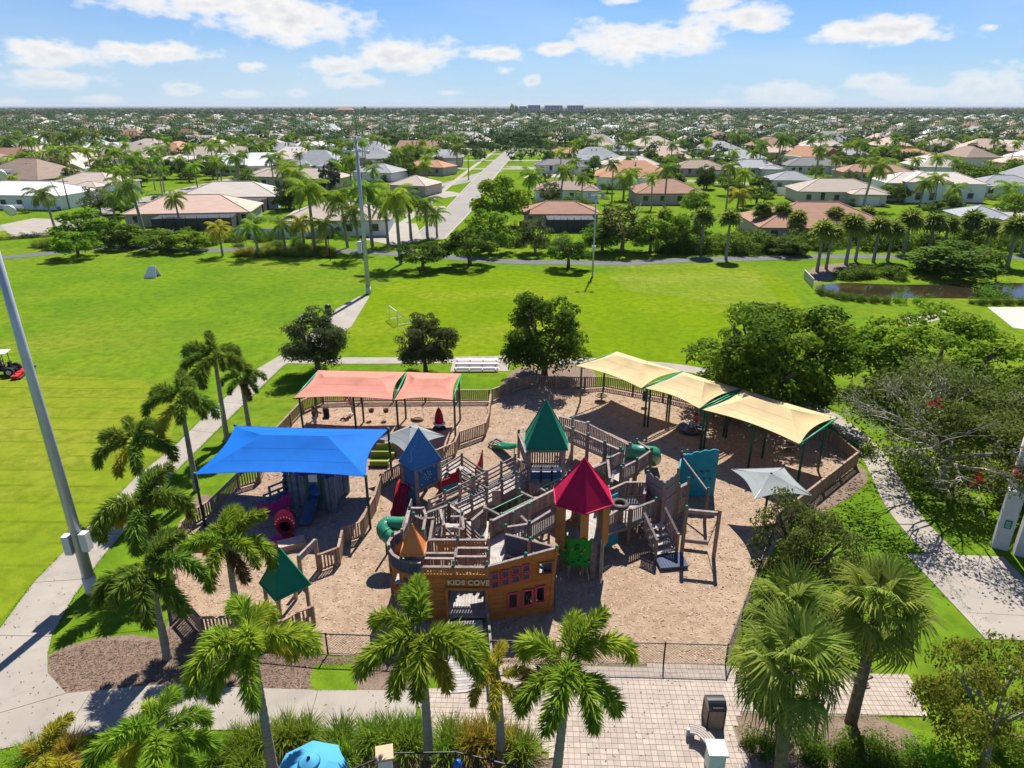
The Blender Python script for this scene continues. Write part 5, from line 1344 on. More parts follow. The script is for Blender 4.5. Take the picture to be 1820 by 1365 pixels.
# left flank and rounded stern
st = [(-4.05, 25.03), (-4.55, 25.08), (-4.98, 25.27), (-5.38, 25.62), (-5.62, 26.07), (-5.74, 26.55), (-5.62, 27.1), (-5.25, 27.5)]
for i, (a, b) in enumerate(zip(st, st[1:])):
    L_ = (Vector(b) - Vector(a)).length; zl = (.25 + .30 * i, .25 + .30 * (i + 1)) if i < 4 else (1.35, 1.35)
    ops = [(L_ * .22, L_ * .78, 1.62, 1.95), (L_ * .22, L_ * .78, 2.06, 2.4)] if i in (0, 1, 3, 5) else ([(L_ * .2, L_ * .8, 1.6, 2.42)] if i == 2 else [])
    if i < 4: plank_wall(S, a, b, 0, (2.62, 2.62), .235, .06, BROWNP, ops, 'hull_plank', zbot=(0 if i < 1 else .45 + .35 * (i - 1), .45 + .35 * i if i else .45))
    else: plank_wall(S, a, b, 1.41, (2.62, 2.62), .235, .06, BROWNP, ops, 'hull_plank')
    for q in ops: frame_rect(S, a, b, *q, PINKT if i != 2 else WOOD, .045, .03, .08, NAVY if i != 2 else None)
    piece('trim_strip', PINKT, V3(a, 1.43), V3(b, 1.43), .12, .10, S)
    railing(S, a, b, 2.62, h=.62, sp=.13, w=.115, m=NAVY, top_m=WOOD)
    if i in (3, 5, 6): post(S, b, 2.3, 3.35, .12)
for p in ((-5.55, 25.75), (-5.6, 26.9), (-4.2, 25.2)): post(S, p, 0, 2.0, .14, cap=False)
piece('brace', WOOD_D, (-5.55, 25.75, .7), (-4.9, 25.6, 1.5), .08, .10, S)
# bow: far side and keel post
hF = (-.30, 27.35)
plank_wall(S, hC, hF, .2, (3.52, 3.1), .235, .06, NAVY, [(.7, 1.3, 2.25, 2.85)], 'hull_plank')
piece('bow_cap', WOOD, V3(hB, 3.06), V3(hC, 3.56), .13, .05, S); piece('bow_cap', WOOD, V3(hC, 3.56), V3(hF, 3.14), .13, .05, S)
piece('stem_post', BROWNP, (1.74, 25.66, 0), (2.05, 25.71, 3.62), .12, .12, S)
for p, z in ((hC, 3.6), ((.62, 25.42), 3.42), ((.85, 26.55), 3.45)): link('post_cap', CAPM, T((p[0], p[1], z)), S)
post(S, (.80, 26.5), .1, 3.4, .15)
# decks
deck(S, (-5.3, 25.15), (-4.0, 25.1), 1.85, 2.05); deck(S, (-4.0, 25.12), (-1.0, 25.1), .62, 2.05); deck(S, (-1.1, 25.08), (.1, 25.4), 2.2, 2.12); deck(S, (.1, 25.45), (1.5, 25.72), 1.0, 2.14); deck(S, (-5.4, 27.1), (-3.3, 27.05), 2.9, 2.10); deck(S, (-3.3, 28.0), (-1.2, 28.0), 2.0, 2.10)
deck(S, (-2.95, 24.95), (-1.2, 24.95), 2.6, .28)
# inner rails amidships
for a, b in (((-4.1, 25.72), (-2.62, 25.70)), ((-4.1, 26.1), (-2.55, 26.1)), ((-2.55, 25.85), (-1.1, 25.85)), ((-2.55, 26.5), (-1.1, 26.5))): railing(S, a, b, 2.10, h=.86, sp=.12, w=.07)
railing(S, (-2.58, 25.8), (-2.58, 26.5), 2.10, h=.86)
railing(S, (-3.95, 27.0), (-1.12, 26.98), 2.12, h=.95, sp=.13, w=.10, m=OCHRE, top_m=WOOD)
for p in ((-2.6, 25.1), (-1.12, 25.05), (-2.55, 27.0), (-1.1, 26.95), (-1.08, 25.9)): post(S, p, 2.0, 3.22, .13)
# cabin with orange roof
for a, b in (((-4.85, 25.45), (-4.05, 25.45)), ((-4.05, 25.45), (-4.05, 26.2)), ((-4.05, 26.2), (-4.85, 26.2)), ((-4.85, 26.2), (-4.85, 25.45))): railing(S, a, b, 2.10, h=1.25, sp=.17, w=.165, rail=False)
pyramid(S, 'roof_panel', [(-4.98, 25.3, 3.42), (-3.92, 25.3, 3.42), (-3.92, 26.35, 3.42), (-4.98, 26.35, 3.42)], (-4.45, 25.82, 4.72), ORANGE)
# after deck rails behind the ship
ZD = 2.1
for a, b in (((728, 903), (752, 903)), ((752, 903), (757, 915)), ((757, 912), (798, 897)), ((798, 897), (821, 913)), ((750, 921), (770, 921)), ((801, 918), (819, 918)), ((770, 921), (763, 962)), ((821, 913), (824, 940)), ((728, 903), (722, 930))):
    A_, B_ = at(*a, ZD + 1.0), at(*b, ZD + 1.0); railing(S, A_, B_, ZD, h=1.0, sp=.15, w=.10)
for p in ((728, 903), (752, 903), (798, 897), (821, 913), (770, 921)): q = at(*p, ZD + 1.05); post(S, q, 0, ZD + 1.1, .14)
# raised hatch steps behind the ochre rail
for k in range(4): box_piece('step', DECK, (-2.95, 27.5 + .34 * k, 2.1 + .2 * k), (.75, .36, .16), S)
for s in (-.42, .42): piece('handrail', WOOD, (-2.95 + s, 27.4, 2.95), (-2.95 + s, 28.9, 3.5), .06, .09, S)
# descending side ramp towards the stepping posts
A_, B_ = at(826, 925, 3.0), at(858, 955, 2.4)
rails_only(S, A_, B_, 2.0, 1.3, .95, 4); rails_only(S, A_ + Vector((-.9, -.6, 0)), B_ + Vector((-.9, -.6, 0)), 2.0, 1.3, .95, 3); post(S, B_, 0, 2.4, .15); post(S, A_, 0, 3.1, .15)
deck(S, A_, B_, 1.0, 2.0, 1.3, NAVY, side=-1)

for a, b in (((735, 916), (752, 923)), ((783, 906), (789, 935)), ((805, 936), (824, 941)), ((757, 916), (751, 946)), ((722, 930), (714, 948)), ((838, 925), (862, 905))):
    A_, B_ = at(*a, ZD + 1.0), at(*b, ZD + 1.0); railing(S, A_, B_, ZD, h=1.0, sp=.14, w=.11)
for p in ((735, 916), (789, 935), (751, 946), (862, 905)): q = at(*p, ZD + 1.05); post(S, q, 0, ZD + 1.15, .15)
for x in (-4.9, -3.6, -.4, .6): box_piece('under_post', WOOD_D, (x, 27.4 if x < -1 else 26.4, 0), (.15, .15, 2.05), S)

# entrance ramp in front of the doorway
E_ = thing('entrance_ramp', (-2, 22.5, 0), 'timber ramp leading from the paved plaza into the ship doorway', 'ramp')
deck(E_, (-1.35, 24.8), (-1.05, 20.9), 1.55, .26, .06, DECK, side=-1)
A_, B_ = (-1.1, 24.7), (-.78, 21.2); piece('handrail', WOOD, V3(A_, 1.15), V3(B_, .98), .1, .06, E_)
for t in (0, .45, 1): p = Vector(A_).lerp(Vector(B_), t); post(E_, p, 0, 1.18 - .17 * t, .12)

# ---------------------------------------------------------------- walkway ship -> red tower
Wk = thing('raised_walkway', (.5, 29, 0), 'raised picket railed walkway between the ship and the red roofed tower', 'walkway')
L0, L1, R1, R0, R2 = at(873, 928, 3.05), at(998, 864, 3.15), at(998, 896, 3.15), at(941, 931, 3.1), at(899, 937, 3.1)
deck(Wk, (L0.x, L0.y), (L1.x, L1.y), 1.35, 2.1, side=-1)
deck(Wk, (-1.05, 27.0), (L0.x, L0.y + .4), 1.2, 2.12, side=-1)
railing(Wk, L0, L1, 2.1, 2.15, 1.0, .15, .125); railing(Wk, R0, R1, 2.1, 2.15, 1.0, .13, .08); railing(Wk, R2, R0, 2.1, h=1.0, sp=.14, w=.08)
railing(Wk, at(926, 917, 3.1), at(941, 931, 3.1), 2.1, h=1.0)
for p in (L0, R0, R2, at(941, 897, 3.2), at(912, 912, 3.2)): post(Wk, p, 0, 3.2, .15)
p = at(975, 968); post(Wk, p, 0, 2.1, .14, cap=False); piece('brace', WOOD_D, V3(p, .35), V3((R0.x, R0.y), 1.8), .1, .1, Wk)

# ---------------------------------------------------------------- red tower
RT = thing('red_roof_tower', (3.5, 29.3, 0), 'hexagonal play tower with crimson roof, ochre panels and green climbing wall', 'play tower')
cx, cy, rr = 3.52, 29.35, 1.18
hexp = lambda r, z, off=0: [(cx + r * math.sin(R(60 * k + off)), cy - r * math.cos(R(60 * k + off)), z) for k in range(6)]
pyramid(RT, 'roof_panel', hexp(1.62, 4.0), (cx, cy, 6.15), CRIM)
HX = hexp(rr, 0)
for k, p in enumerate(HX):
    post(RT, p, 0, 4.1, .15, cap=False)
    # broad ochre upright boards
    q = Vector(p); a = math.atan2(q.y - cy, q.x - cx)
    link('ochre_board', unit_box(OCHRE), T((cx + (rr + .11) * math.cos(a), cy + (rr + .11) * math.sin(a), 1.5)) @ RZ(a + math.pi / 2) @ Matrix.Diagonal((.80 if k != 0 else .40, .05, 2.55, 1)), RT)
for k in range(5): deck(RT, (cx - 1.0 + .4 * k, cy - 1.0), (cx - .6 + .4 * k, cy - 1.0), 2.0, 1.55, bw=.2)
for k in (2, 3): piece('teal_post', TEAL, V3(HX[k], 1.6), V3(HX[k], 3.8), .2, .06, RT)
F0, F1, F2, F3 = (2.32, 28.9), (2.84, 28.0), (3.98, 27.95), (4.5, 28.5)
zig = lambda t: .07 * math.sin(t * 16) + .03 * math.sin(t * 33)
outline_panel(RT, 'climbing_wall', F0, F1, .95, 2.75, .05, LIME, lambda t: zig(t) - .36 * t, bottom=lambda t: -.25 * t)
outline_panel(RT, 'climbing_wall', F1, F2, .60, 2.38, .05, LIME, lambda t: zig(t + .3) + .02, bottom=lambda t: .24 * max(0, math.sin(math.pi * t)) ** .5)
for a, b in ((F0, F1), (F1, F2)):
    for k in range(17):
        t = random.uniform(.08, .92); z = random.uniform(1.05, 2.1); p = Vector(a).lerp(Vector(b), t); d = (Vector(b) - Vector(a)).normalized()
        link('hand_hold', MB().lathe([(.02, 0), (.055, .01), (.045, .05), (.01, .06)], n=7).mesh('hand_hold', mat('dark_green_hold', (.006, .07, .012), .5) if k % 5 else mat('yellow_hold', (.45, .27, .02), .5)), T((p.x + d.y * .0, p.y - .03, z)) @ RZ(math.atan2(d.y, d.x)) @ Matrix.Rotation(math.pi / 2, 4, 'X'), RT)
for p in (F0, F1, F2): box_piece('leg', WOOD, (p[0], p[1] + .06, 0), (.14, .14, .85), RT)
for x, z in ((4.02, 2.35), (4.42, 2.35)): box_piece('ladder_board', WOOD, (x, 27.95 + (x - 4.02) * .5, 0), (.30 if x < 4.2 else .1, .06, z), RT)
outline_panel(RT, 'climbing_wall', (4.45, 28.15), (4.62, 28.7), .6, 1.95, .05, LIME, zig)
piece('rung_rope', mat('rope', (.5, .4, .28), .9), (4.5, 27.9, 0), (4.5, 28.1, 2.1), .04, .04, RT)

# ---------------------------------------------------------------- right platform with steps, scalloped wall, tyre
PL = thing('octagon_platform', (6.3, 30.9, 0), 'timber platform with steps and a tyre on its rail, right of the crimson roof', 'play platform')
zD = 1.3
Q = [at(1072, 923, zD + .95), at(1104, 903, zD + .95), at(1121, 904, zD + .95), at(1166, 889, zD + .95)]
Q[1] = Q[0].lerp(Q[1], 1); corner = Vector((6.25, 30.85, 0))
railing(PL, Q[0], at(1100, 905, zD + .95), zD, h=.95, sp=.14, w=.08); railing(PL, at(1100, 905, zD + .95), corner, zD, h=.95, sp=.14, w=.08); railing(PL, corner, Q[3], zD, h=.95, sp=.14, w=.08)
for p in (Q[0], corner, Q[3]): post(PL, p, 0, zD + 1.05, .15)
piece('edge_beam', WOOD, V3(Q[0], zD - .1), V3(corner, zD - .1), .1, .2, PL); piece('edge_beam', WOOD, V3(corner, zD - .1), V3(Q[3], zD - .1), .1, .2, PL)
deck(PL, (4.75, 29.75), (6.2, 30.9), 4.6, zD, side=1); deck(PL, (6.2, 30.95), (7.6, 31.3), 2.6, zD)
tm = MB(); n = 14
tm.lathe([(.30, -.11), (.46, -.12), (.52, 0), (.46, .12), (.30, .11), (.27, 0), (.30, -.11)], (0, 0, 0), 20)
tyre_m = tm.mesh('tyre', mat('worn_rubber', (.075, .07, .065), .85), True)
link('tyre', tyre_m, T((5.75, 31.3, zD + 1.0)), PL)
box_piece('tyre_stand', WOOD_D, (5.75, 31.3, zD), (.4, .4, .9), PL)
railing(PL, at(1113, 857, zD + 1.0), at(1145, 857, zD + 1.0), zD, h=1.0, sp=.15, w=.12)
# scalloped grey wall panels
a, b, c = at(1150, 858, 2.5), at(1180, 876, 2.5), at(1204, 858, 2.5)
sc_w = lambda t: .13 * abs(math.sin(t * 9.4)) - .25 * math.sin(math.pi * t) * 0
lav = mat('lavender_grey_boards', (.25, .215, .235), .85, (.19, .165, .18), 4, var=.1)
outline_panel(PL, 'scalloped_panel', a, b, .15, 3.05, .05, lav, sc_w); outline_panel(PL, 'scalloped_panel', b, c, .15, 3.05, .05, lav, sc_w)
railing(PL, a, at(1145, 880, 2.3), zD, h=1.05, sp=.14, w=.12); railing(PL, c, at(1224, 856, 2.2), .15, h=2.0, sp=.16, w=.14); railing(PL, at(1113, 857, zD + 1.0), at(1084, 870, zD + 1.0), zD, h=1.0, sp=.15, w=.12)
for p, z in ((a, 3.2), (b, 3.05), (c, 3.35)): post(PL, p, 0, z, .16)
for z in (1.9, 2.6): piece('rail_board', WOOD, V3(a, z), V3(b, z), .1, .07, PL); piece('rail_board', WOOD, V3(b, z), V3(c, z), .1, .07, PL)
# steps down towards the camera
s0 = at(1170, 935, 1.0); dr = Vector((.42, -1, 0)).normalized(); sd = Vector((dr.y, -dr.x, 0)) * -.62
for k in range(4):
    p = Vector((7.55, 30.9, 0)) + dr * (.36 * k); piece('step', DECK, V3(p - sd, zD - .16 - .27 * k), V3(p + sd, zD - .16 - .27 * k), .34, .06, PL)
lp = Vector((8.15, 29.45, 0)); deck(PL, (lp.x - .75, lp.y + .35), (lp.x + .75, lp.y + .55), 1.2, .22, side=-1, m=NAVY)
for s in (-1, 1):
    a_, b_ = Vector((7.55, 30.9, 0)) + sd * s * 1.05, Vector((7.55, 30.9, 0)) + dr * 1.3 + sd * s * 1.05
    railing(PL, a_, b_, zD - .1, .35, 1.0, .14, .09); post(PL, b_, 0, 1.4, .14, cap=False)
railing(PL, at(1207, 866, 2.2), at(1222, 858, 2.2), zD - .1, h=.95, sp=.14, w=.12); 
for p, z0_, z1_ in ((at(1207, 866, 2.2), 0, 2.4), (at(1224, 856, 2.2), 0, 2.4)): post(PL, p, z0_, z1_, .14)

for a, b in (((1040, 838), (1086, 818)), ((1062, 876), (1086, 862)), ((1012, 842), (1040, 838))):
    A_, B_ = at(*a, 2.3), at(*b, 2.3); railing(PL, A_, B_, 1.3, h=1.0, sp=.14, w=.11); post(PL, A_, 0, 2.45, .15); post(PL, B_, 0, 2.45, .15)
for a, b, z0, z1 in (((1074, 888), (1099, 876), 1.35, 2.2), ((1076, 948), (1100, 938), .2, 1.2)): outline_panel(PL, 'teal_panel', at(*a, z1), at(*b, z1), z0, z1, .05, TEAL)
for a, b in (((1086, 862), (1090, 842)), ((1145, 857), (1150, 842))): A_, B_ = at(*a, 2.4), at(*b, 2.4); railing(PL, A_, B_, 1.3, h=1.05, sp=.14, w=.11)
for t in (.2, .5, .8): p = Vector((4.9, 29.9)).lerp(Vector((6.2, 30.85)), t) + Vector((-.9, 1.6)); box_piece('under_post', WOOD_D, (p.x, p.y, 0), (.15, .15, 1.25), PL)

# ---------------------------------------------------------------- teal wave climbing wall
TW = thing('wave_climbing_wall', (11.3, 35.8, 0), 'tall turquoise climbing wall with a wavy top edge', 'climbing wall')
wa, wb = at(1205, 884), at(1267, 882)
outline_panel(TW, 'wall_panel', wa, wb, 0, 3.12, .08, TEAL, lambda t: -.38 * (1 - t) ** 2 + .10 * abs(math.sin(t * 12.6)))
outline_panel(TW, 'side_panel', (wa.x - .3, wa.y - .9), (wa.x - .02, wa.y + .0), 0, 2.6, .08, TEAL, lambda t: .15 * t)
for k in range(11):
    t = .3 + .055 * k; z = 1.75 + .06 * math.sin(k * 1.7) - .45 * (k % 3 == 1); p = wa.lerp(wb, t); link('hand_hold', MB().lathe([(.03, 0), (.07, .02), (.05, .06), (.01, .07)], n=7).mesh('hand_hold', mat('dark_teal_hold', (.006, .10, .14), .5)), T((p.x, p.y - .03, z)) @ Matrix.Rotation(math.pi / 2, 4, 'X'), TW)
for p in (wa, wb): post(TW, (p.x, p.y + .16), 0, 3.0, .15)
pf = at(1252, 928); post(TW, pf, 0, 2.2, .15); pg = (pf.x - .55, pf.y + 3.0); post(TW, pg, 0, 3.0, .15)
piece('frame_beam', WOOD, V3(pf, 2.0), V3(wa, 2.75), .09, .09, TW); piece('frame_beam', WOOD, V3(pg, 2.75), V3(wa, 2.9), .09, .12, TW)

# ---------------------------------------------------------------- swinging log frame
TS = thing('log_swing_frame', at(1238, 988), 'timber goal shaped frame with a log hanging on chains', 'swing frame')
a, b = at(1211, 986), at(1268, 992); post(TS, a, 0, 2.95, .17); post(TS, b, 0, 2.95, .17); piece('cross_beam', WOOD, V3(a, 2.72), V3(b, 2.72), .15, .2, TS)
ca_, cb_ = at(1200, 962, .35), at(1275, 962, .35); ca_ = V3(a, .42) + Vector((.15, .75, 0)); cb_ = V3(b, .42) + Vector((-.12, .75, 0))
link('log', MB().tube([ca_, cb_], .13, 10).mesh('log', WOOD, True), I4, TS)
for p, q in ((ca_, a), (cb_, b)): piece('chain', BLACK, p, V3(q, 2.65), .03, .03, TS)

# ---------------------------------------------------------------- green roofed tower
GT = thing('green_roof_tower', (2.0, 36.2, 0), 'square play tower with tall emerald green pyramid roof', 'play tower')
gx, gy, gh = 2.02, 36.2, 1.0
pyramid(GT, 'roof_panel', [(gx - 1.2, gy - 1.15, 3.6), (gx + 1.2, gy - 1.15, 3.6), (gx + 1.28, gy - .2, 3.55), (gx + 1.2, gy + 1.15, 3.6), (gx - 1.2, gy + 1.15, 3.6), (gx - 1.28, gy - .2, 3.55)], (gx - .02, gy, 6.25), GROOF)
for sx in (-1, 1):
    for sy in (-1, 1): post(GT, (gx + sx * gh, gy + sy * gh), 0, 3.7, .18, WOOD, cap=False)
piece('eave_beam', WOOD, (gx - 1.1, gy - 1.08, 3.5), (gx + 1.1, gy - 1.08, 3.5), .1, .16, GT)
deck(GT, (gx - 1.0, gy - 1.0), (gx + 1.0, gy - 1.0), 2.0, 1.45)
piece('edge_beam', WOOD, (gx - 1.1, gy - 1.1, 1.36), (gx + 1.1, gy - 1.1, 1.36), .08, .22, GT); piece('edge_beam', WOOD, (gx - 1.1, gy - 1.1, 1.02), (gx + 1.1, gy - 1.1, 1.02), .08, .14, GT)
outline_panel(GT, 'blue_panel', (gx - .9, gy - 1.02), (gx + .9, gy - 1.02), 1.6, 2.05, .05, BLUE); piece('counter', WHITE, (gx - .9, gy - 1.05, 2.32), (gx + .9, gy - 1.05, 2.32), .3, .06, GT)
for x in (-.32, .32): piece('upright', BLACK, (gx + x, gy - 1.1, 1.5), (gx + x, gy - 1.1, 2.45), .12, .08, GT)
railing(GT, (gx - 1.0, gy + 1.0), (gx + 1.0, gy + 1.0), 1.45, h=.95); railing(GT, (gx - 1.7, gy - .1), (gx - 1.0, gy - .9), 1.45, h=1.0)
q = at(922, 768, 2.5); post(GT, q, 0, 2.6, .16); railing(GT, q, (gx - 1.0, gy - .4), 1.45, h=1.0, sp=.14)
piece('rail_board', WOOD, V3(q, 2.45), (gx - 1, gy + 1, 2.5), .1, .08, GT)

for i in range(11): box_piece('added_shade_board', WOOD_D, (gx - .95 + .19 * i, gy + .95, 0), (.17, .04, 1.35), GT)  # boards added at the back to darken the space under the deck
for sx in (-1, 1): piece('knee_brace', WOOD, (gx + sx * .95, gy - 1.05, .2), (gx - sx * .2, gy - 1.05, 1.2), .09, .09, GT)

# small green slide leaving the green tower to the left
SL = thing('open_slide', at(900, 795), 'small open green slide left of the emerald roof', 'slide')
def chute(o, pts, w, hgt_, m, name='chute', lip=.04):
    mb = MB(); k = len(pts); prof = [(-w / 2 - lip, hgt_), (-w / 2, hgt_), (-w / 2 + .04, .05), (0, 0), (w / 2 - .04, .05), (w / 2, hgt_), (w / 2 + lip, hgt_), (w / 2 + lip, hgt_ - .03), (w / 2 + .02, -.04), (0, -.06), (-w / 2 - .02, -.04), (-w / 2 - lip, hgt_ - .03)]; n = len(prof); vs = []
    for i, p in enumerate(pts):
        t = (Vector(pts[min(i + 1, k - 1)]) - Vector(pts[max(i - 1, 0)])); t.z = 0; t.normalize(); s = Vector((-t.y, t.x, 0))
        for (x, z) in prof: vs.append(Vector(p) + s * x + Vector((0, 0, z)))
    fs = [(i * n + j, i * n + (j + 1) % n, (i + 1) * n + (j + 1) % n, (i + 1) * n + j) for i in range(k - 1) for j in range(n)] + [tuple(range(n))[::-1], tuple((k - 1) * n + j for j in range(n))]
    mb.add(vs, fs); return link(name, mb.mesh(name, m, True), I4, o)
sA, sB = at(924, 793, 1.2), at(886, 793, .2)
chute(SL, [sA, sA.lerp(sB, .3) + Vector((0, 0, -.12)), sA.lerp(sB, .65) + Vector((0, 0, -.1)), sB, sB + (sB - sA).normalized() * .4], .6, .22, LTGREENST); piece('support', GREENST, V3(sA.lerp(sB, .25), 0), V3(sA.lerp(sB, .25), .8), .07, .07, SL)
LF = thing('step_frame', at(880, 790), 'flat timber frame lying at the foot of the small green slide', 'timber frame')
fr = [at(868, 788, .2), at(882, 780, .2), at(896, 787, .2), at(882, 797, .2)]
for a, b in zip(fr, fr[1:] + fr[:1]): piece('frame_side', WOOD, a, b, .09, .12, LF)
piece('frame_rung', WOOD, fr[0].lerp(fr[1], .5), fr[3].lerp(fr[2], .5), .07, .1, LF)

# ---------------------------------------------------------------- walkway behind the green tower
BW = thing('rear_walkway', at(1060, 815), 'long railed walkway with ladder bridge from the emerald roof towards the enclosed slide', 'walkway')
zB_ = 1.5
fr_ = [at(1003, 757, zB_ + .95), at(1045, 775, zB_ + .95), at(1103, 800, zB_ + .95)]; bk_ = [at(993, 740, zB_ + .95), at(1045, 753, zB_ + .95), at(1120, 792, zB_ + .95)]
for i in range(2):
    w_ = min(1.7, (bk_[i] - fr_[i]).length)
    deck(BW, fr_[i], fr_[i + 1], w_, zB_); railing(BW, fr_[i], fr_[i + 1], zB_, h=.95, sp=.15, w=.10); railing(BW, bk_[i], bk_[i + 1], zB_, h=.95, sp=.15, w=.10)
for p in (at(1018, 764, zB_ + .95), fr_[1], at(1075, 789, zB_ + .95), fr_[2], at(1018, 747, zB_ + .95), bk_[1], bk_[2]): post(BW, p, 0, zB_ + 1.1, .18, WOOD)
railing(BW, at(1080, 815, 2.4), at(1106, 803, 2.4), 1.4, h=1.0, sp=.14); railing(BW, at(1080, 815, 2.4), at(1084, 850, 2.4), 1.4, h=1.0, sp=.14)
deck(BW, at(1082, 830, 1.4), at(1108, 822, 1.4), 1.6, 1.4, side=-1, m=NAVY)
for p in ((1080, 815), (1106, 803), (1108, 828)): q = at(*p, 2.4); post(BW, q, 0, 2.5, .16, WOOD)
# enclosed slide deck
ED = thing('slide_lookout', at(1145, 830), 'small railed lookout deck with a dark green enclosed slide behind it', 'play platform')
c4 = [at(1104, 832, 2.4), at(1132, 818, 2.4), at(1158, 800, 2.4), at(1132, 784, 2.4)]
railing(ED, c4[0], c4[1], 1.45, h=.95, sp=.14); railing(ED, c4[1], c4[2], 1.45, h=.95, sp=.14); railing(ED, c4[3], c4[2], 1.75, h=.65, sp=.14)
for p in c4: post(ED, p, 0, 2.5, .15)
deck(ED, c4[0], c4[1], 2.4, 1.45); deck(ED, c4[1], c4[2], 1.4, 1.45)
tb = c4[2] + Vector((-.2, .5, 0)); link('tube', MB().tube([V3(tb + Vector((-1.2, .3, 0)), 1.9), V3(tb, 1.9), V3(tb + Vector((.55, .5, 0)), 1.6), V3(tb + Vector((.8, 1.2, 0)), .9), V3(tb + Vector((.8, 1.9, 0)), .4)], [.5, .5, .5, .48, .45], 14).mesh('tube', GREENTUBE, True), I4, ED)

# ---------------------------------------------------------------- blue tower
BT = thing('blue_roof_tower', (-5.35, 35.5, 0), 'square play tower painted blue with a steep blue shingled roof', 'play tower')
e = [Vector((-6.5, 35.42, 0)), Vector((-5.5, 34.35, 0)), Vector((-4.28, 35.55, 0)), Vector((-5.28, 36.62, 0))]; ec = sum(e, Vector()) / 4
pyramid(BT, 'roof_panel', [V3(ec + (p - ec) * 1.14, 2.68) for p in e], (ec.x, ec.y, 4.78), BLUER, .07)
cor = [ec + (p - ec) * .97 for p in e]
for p in cor: post(BT, p, 0, 2.72, .2, WOOD, cap=False)
for i in range(4):
    a, b = cor[i], cor[(i + 1) % 4]
    outline_panel(BT, 'blue_panel', a.lerp(b, .07), b.lerp(a, .07), 1.35, 2.55, .05, BLUE); piece('frame_board', WOOD, V3(a, 1.3), V3(b, 1.3), .1, .12, BT); piece('frame_board', WOOD, V3(a, 2.6), V3(b, 2.6), .1, .14, BT)
outline_panel(BT, 'lower_panel', cor[0].lerp(cor[1], .07), cor[1].lerp(cor[0], .07), 0, 1.2, .05, BLUE)
d_ = (cor[2] - cor[1]).normalized(); mid = cor[1].lerp(cor[2], .45); nrm_ = Vector((d_.y, -d_.x, 0))
PALEM = mat('pale_blue_emblem', (.28, .42, .60), .6)
for rr_, k_ in ((.26, 8), (.13, 5)):
    for j in range(k_):
        g = 2 * math.pi * j / k_; c_ = V3(mid + d_ * math.cos(g) * rr_ + nrm_ * .06, 1.98 + math.sin(g) * rr_); box_piece('emblem_dot', PALEM, c_, (.07, .03, .07), BT, math.atan2(d_.y, d_.x))
for sx, sz in ((-.45, 2.4), (.5, 2.42), (.5, 1.55), (-.45, 1.55)): box_piece('emblem_star', mat('gold_star', (.5, .42, .15), .5), V3(mid + d_ * sx + nrm_ * .06, sz), (.07, .03, .07), BT, math.atan2(d_.y, d_.x))
# swirl on the left roof slope (raised strip, follows the slope)
L_a, L_b = V3(ec + (e[0] - ec) * 1.14, 2.68), V3(ec + (e[1] - ec) * 1.14, 2.68); tipv = Vector((ec.x, ec.y, 4.78)); nn = (L_b - L_a).cross(tipv - L_a).normalized()
if nn.z < 0: nn = -nn
base_pt = L_a.lerp(L_b, .62)
sw = [base_pt.lerp(tipv, .12 + .05 * k) + (L_b - L_a).normalized() * (.12 * math.sin(k * .9)) + nn * .02 for k in range(10)]
link('swirl', MB().tube(sw, .022, 5).mesh('swirl', PALEM), I4, BT)
# red slide panel to its lower left
RS = thing('red_slide', at(722, 915), 'dark red slide standing at the foot of the blue tower', 'slide')
a, b = at(716, 868, 1.1), at(708, 912, .2); chute(RS, [a + Vector((.1, .3, .1)), a, a.lerp(b, .5), b, b + Vector((-.05, -.35, 0))], .65, .3, RED)
for t in (.1, .5): piece('support', WOOD_D, V3(a.lerp(b, t), 0), a.lerp(b, t), .08, .08, RS)

# ---------------------------------------------------------------- small play boat with red and teal sides
PB = thing('play_boat', (-2.9, 36.2, 0), 'small play boat with red and teal end panels beside the blue tower', 'play boat')
a, b = at(782, 880, .35), at(818, 868, .35)
step_w = lambda t: .12 * t + (.22 if t > .55 else 0) + (.2 if t > .85 else 0)
outline_panel(PB, 'red_panel', a, b, .85, 1.25, .06, RED, step_w); outline_panel(PB, 'teal_panel', a.lerp(b, .1), b, .35, .85, .06, TEAL); piece('red_post', RED, V3(a, 0), V3(a, 1.3), .16, .07, PB)
c, d = at(846, 852, .5), at(859, 838, .5)
outline_panel(PB, 'red_panel', c, d, .9, 1.3, .06, RED, lambda t: .75 * t ** 2); outline_panel(PB, 'teal_panel', c, d, .4, .9, .06, TEAL, lambda t: .25 * t)
bkA, bkB = at(783, 838, 1.2), at(821, 815, 1.2)
for (p, q) in ((bkA, bkB), (bkB, at(862, 838, 1.5)), (at(818, 838, 1.5), at(869, 866, 1.6))): rails_only(PB, p, q, .55, .62, .85, 3)
for p in (bkA, bkB, at(862, 838, 1.5), at(818, 838, 1.5), at(842, 852, 1.55), at(795, 826, 1.2)): post(PB, p, 0, 1.5, .15, WOOD)
deck(PB, at(800, 858, .6), at(845, 836, .6), 1.8, .6); outline_panel(PB, 'bench_back', at(797, 838, 1.0), at(818, 826, 1.0), .6, 1.05, .05, WOOD)
piece('bench_seat', DECK, at(800, 842, .95), at(822, 830, .95), .4, .05, PB)

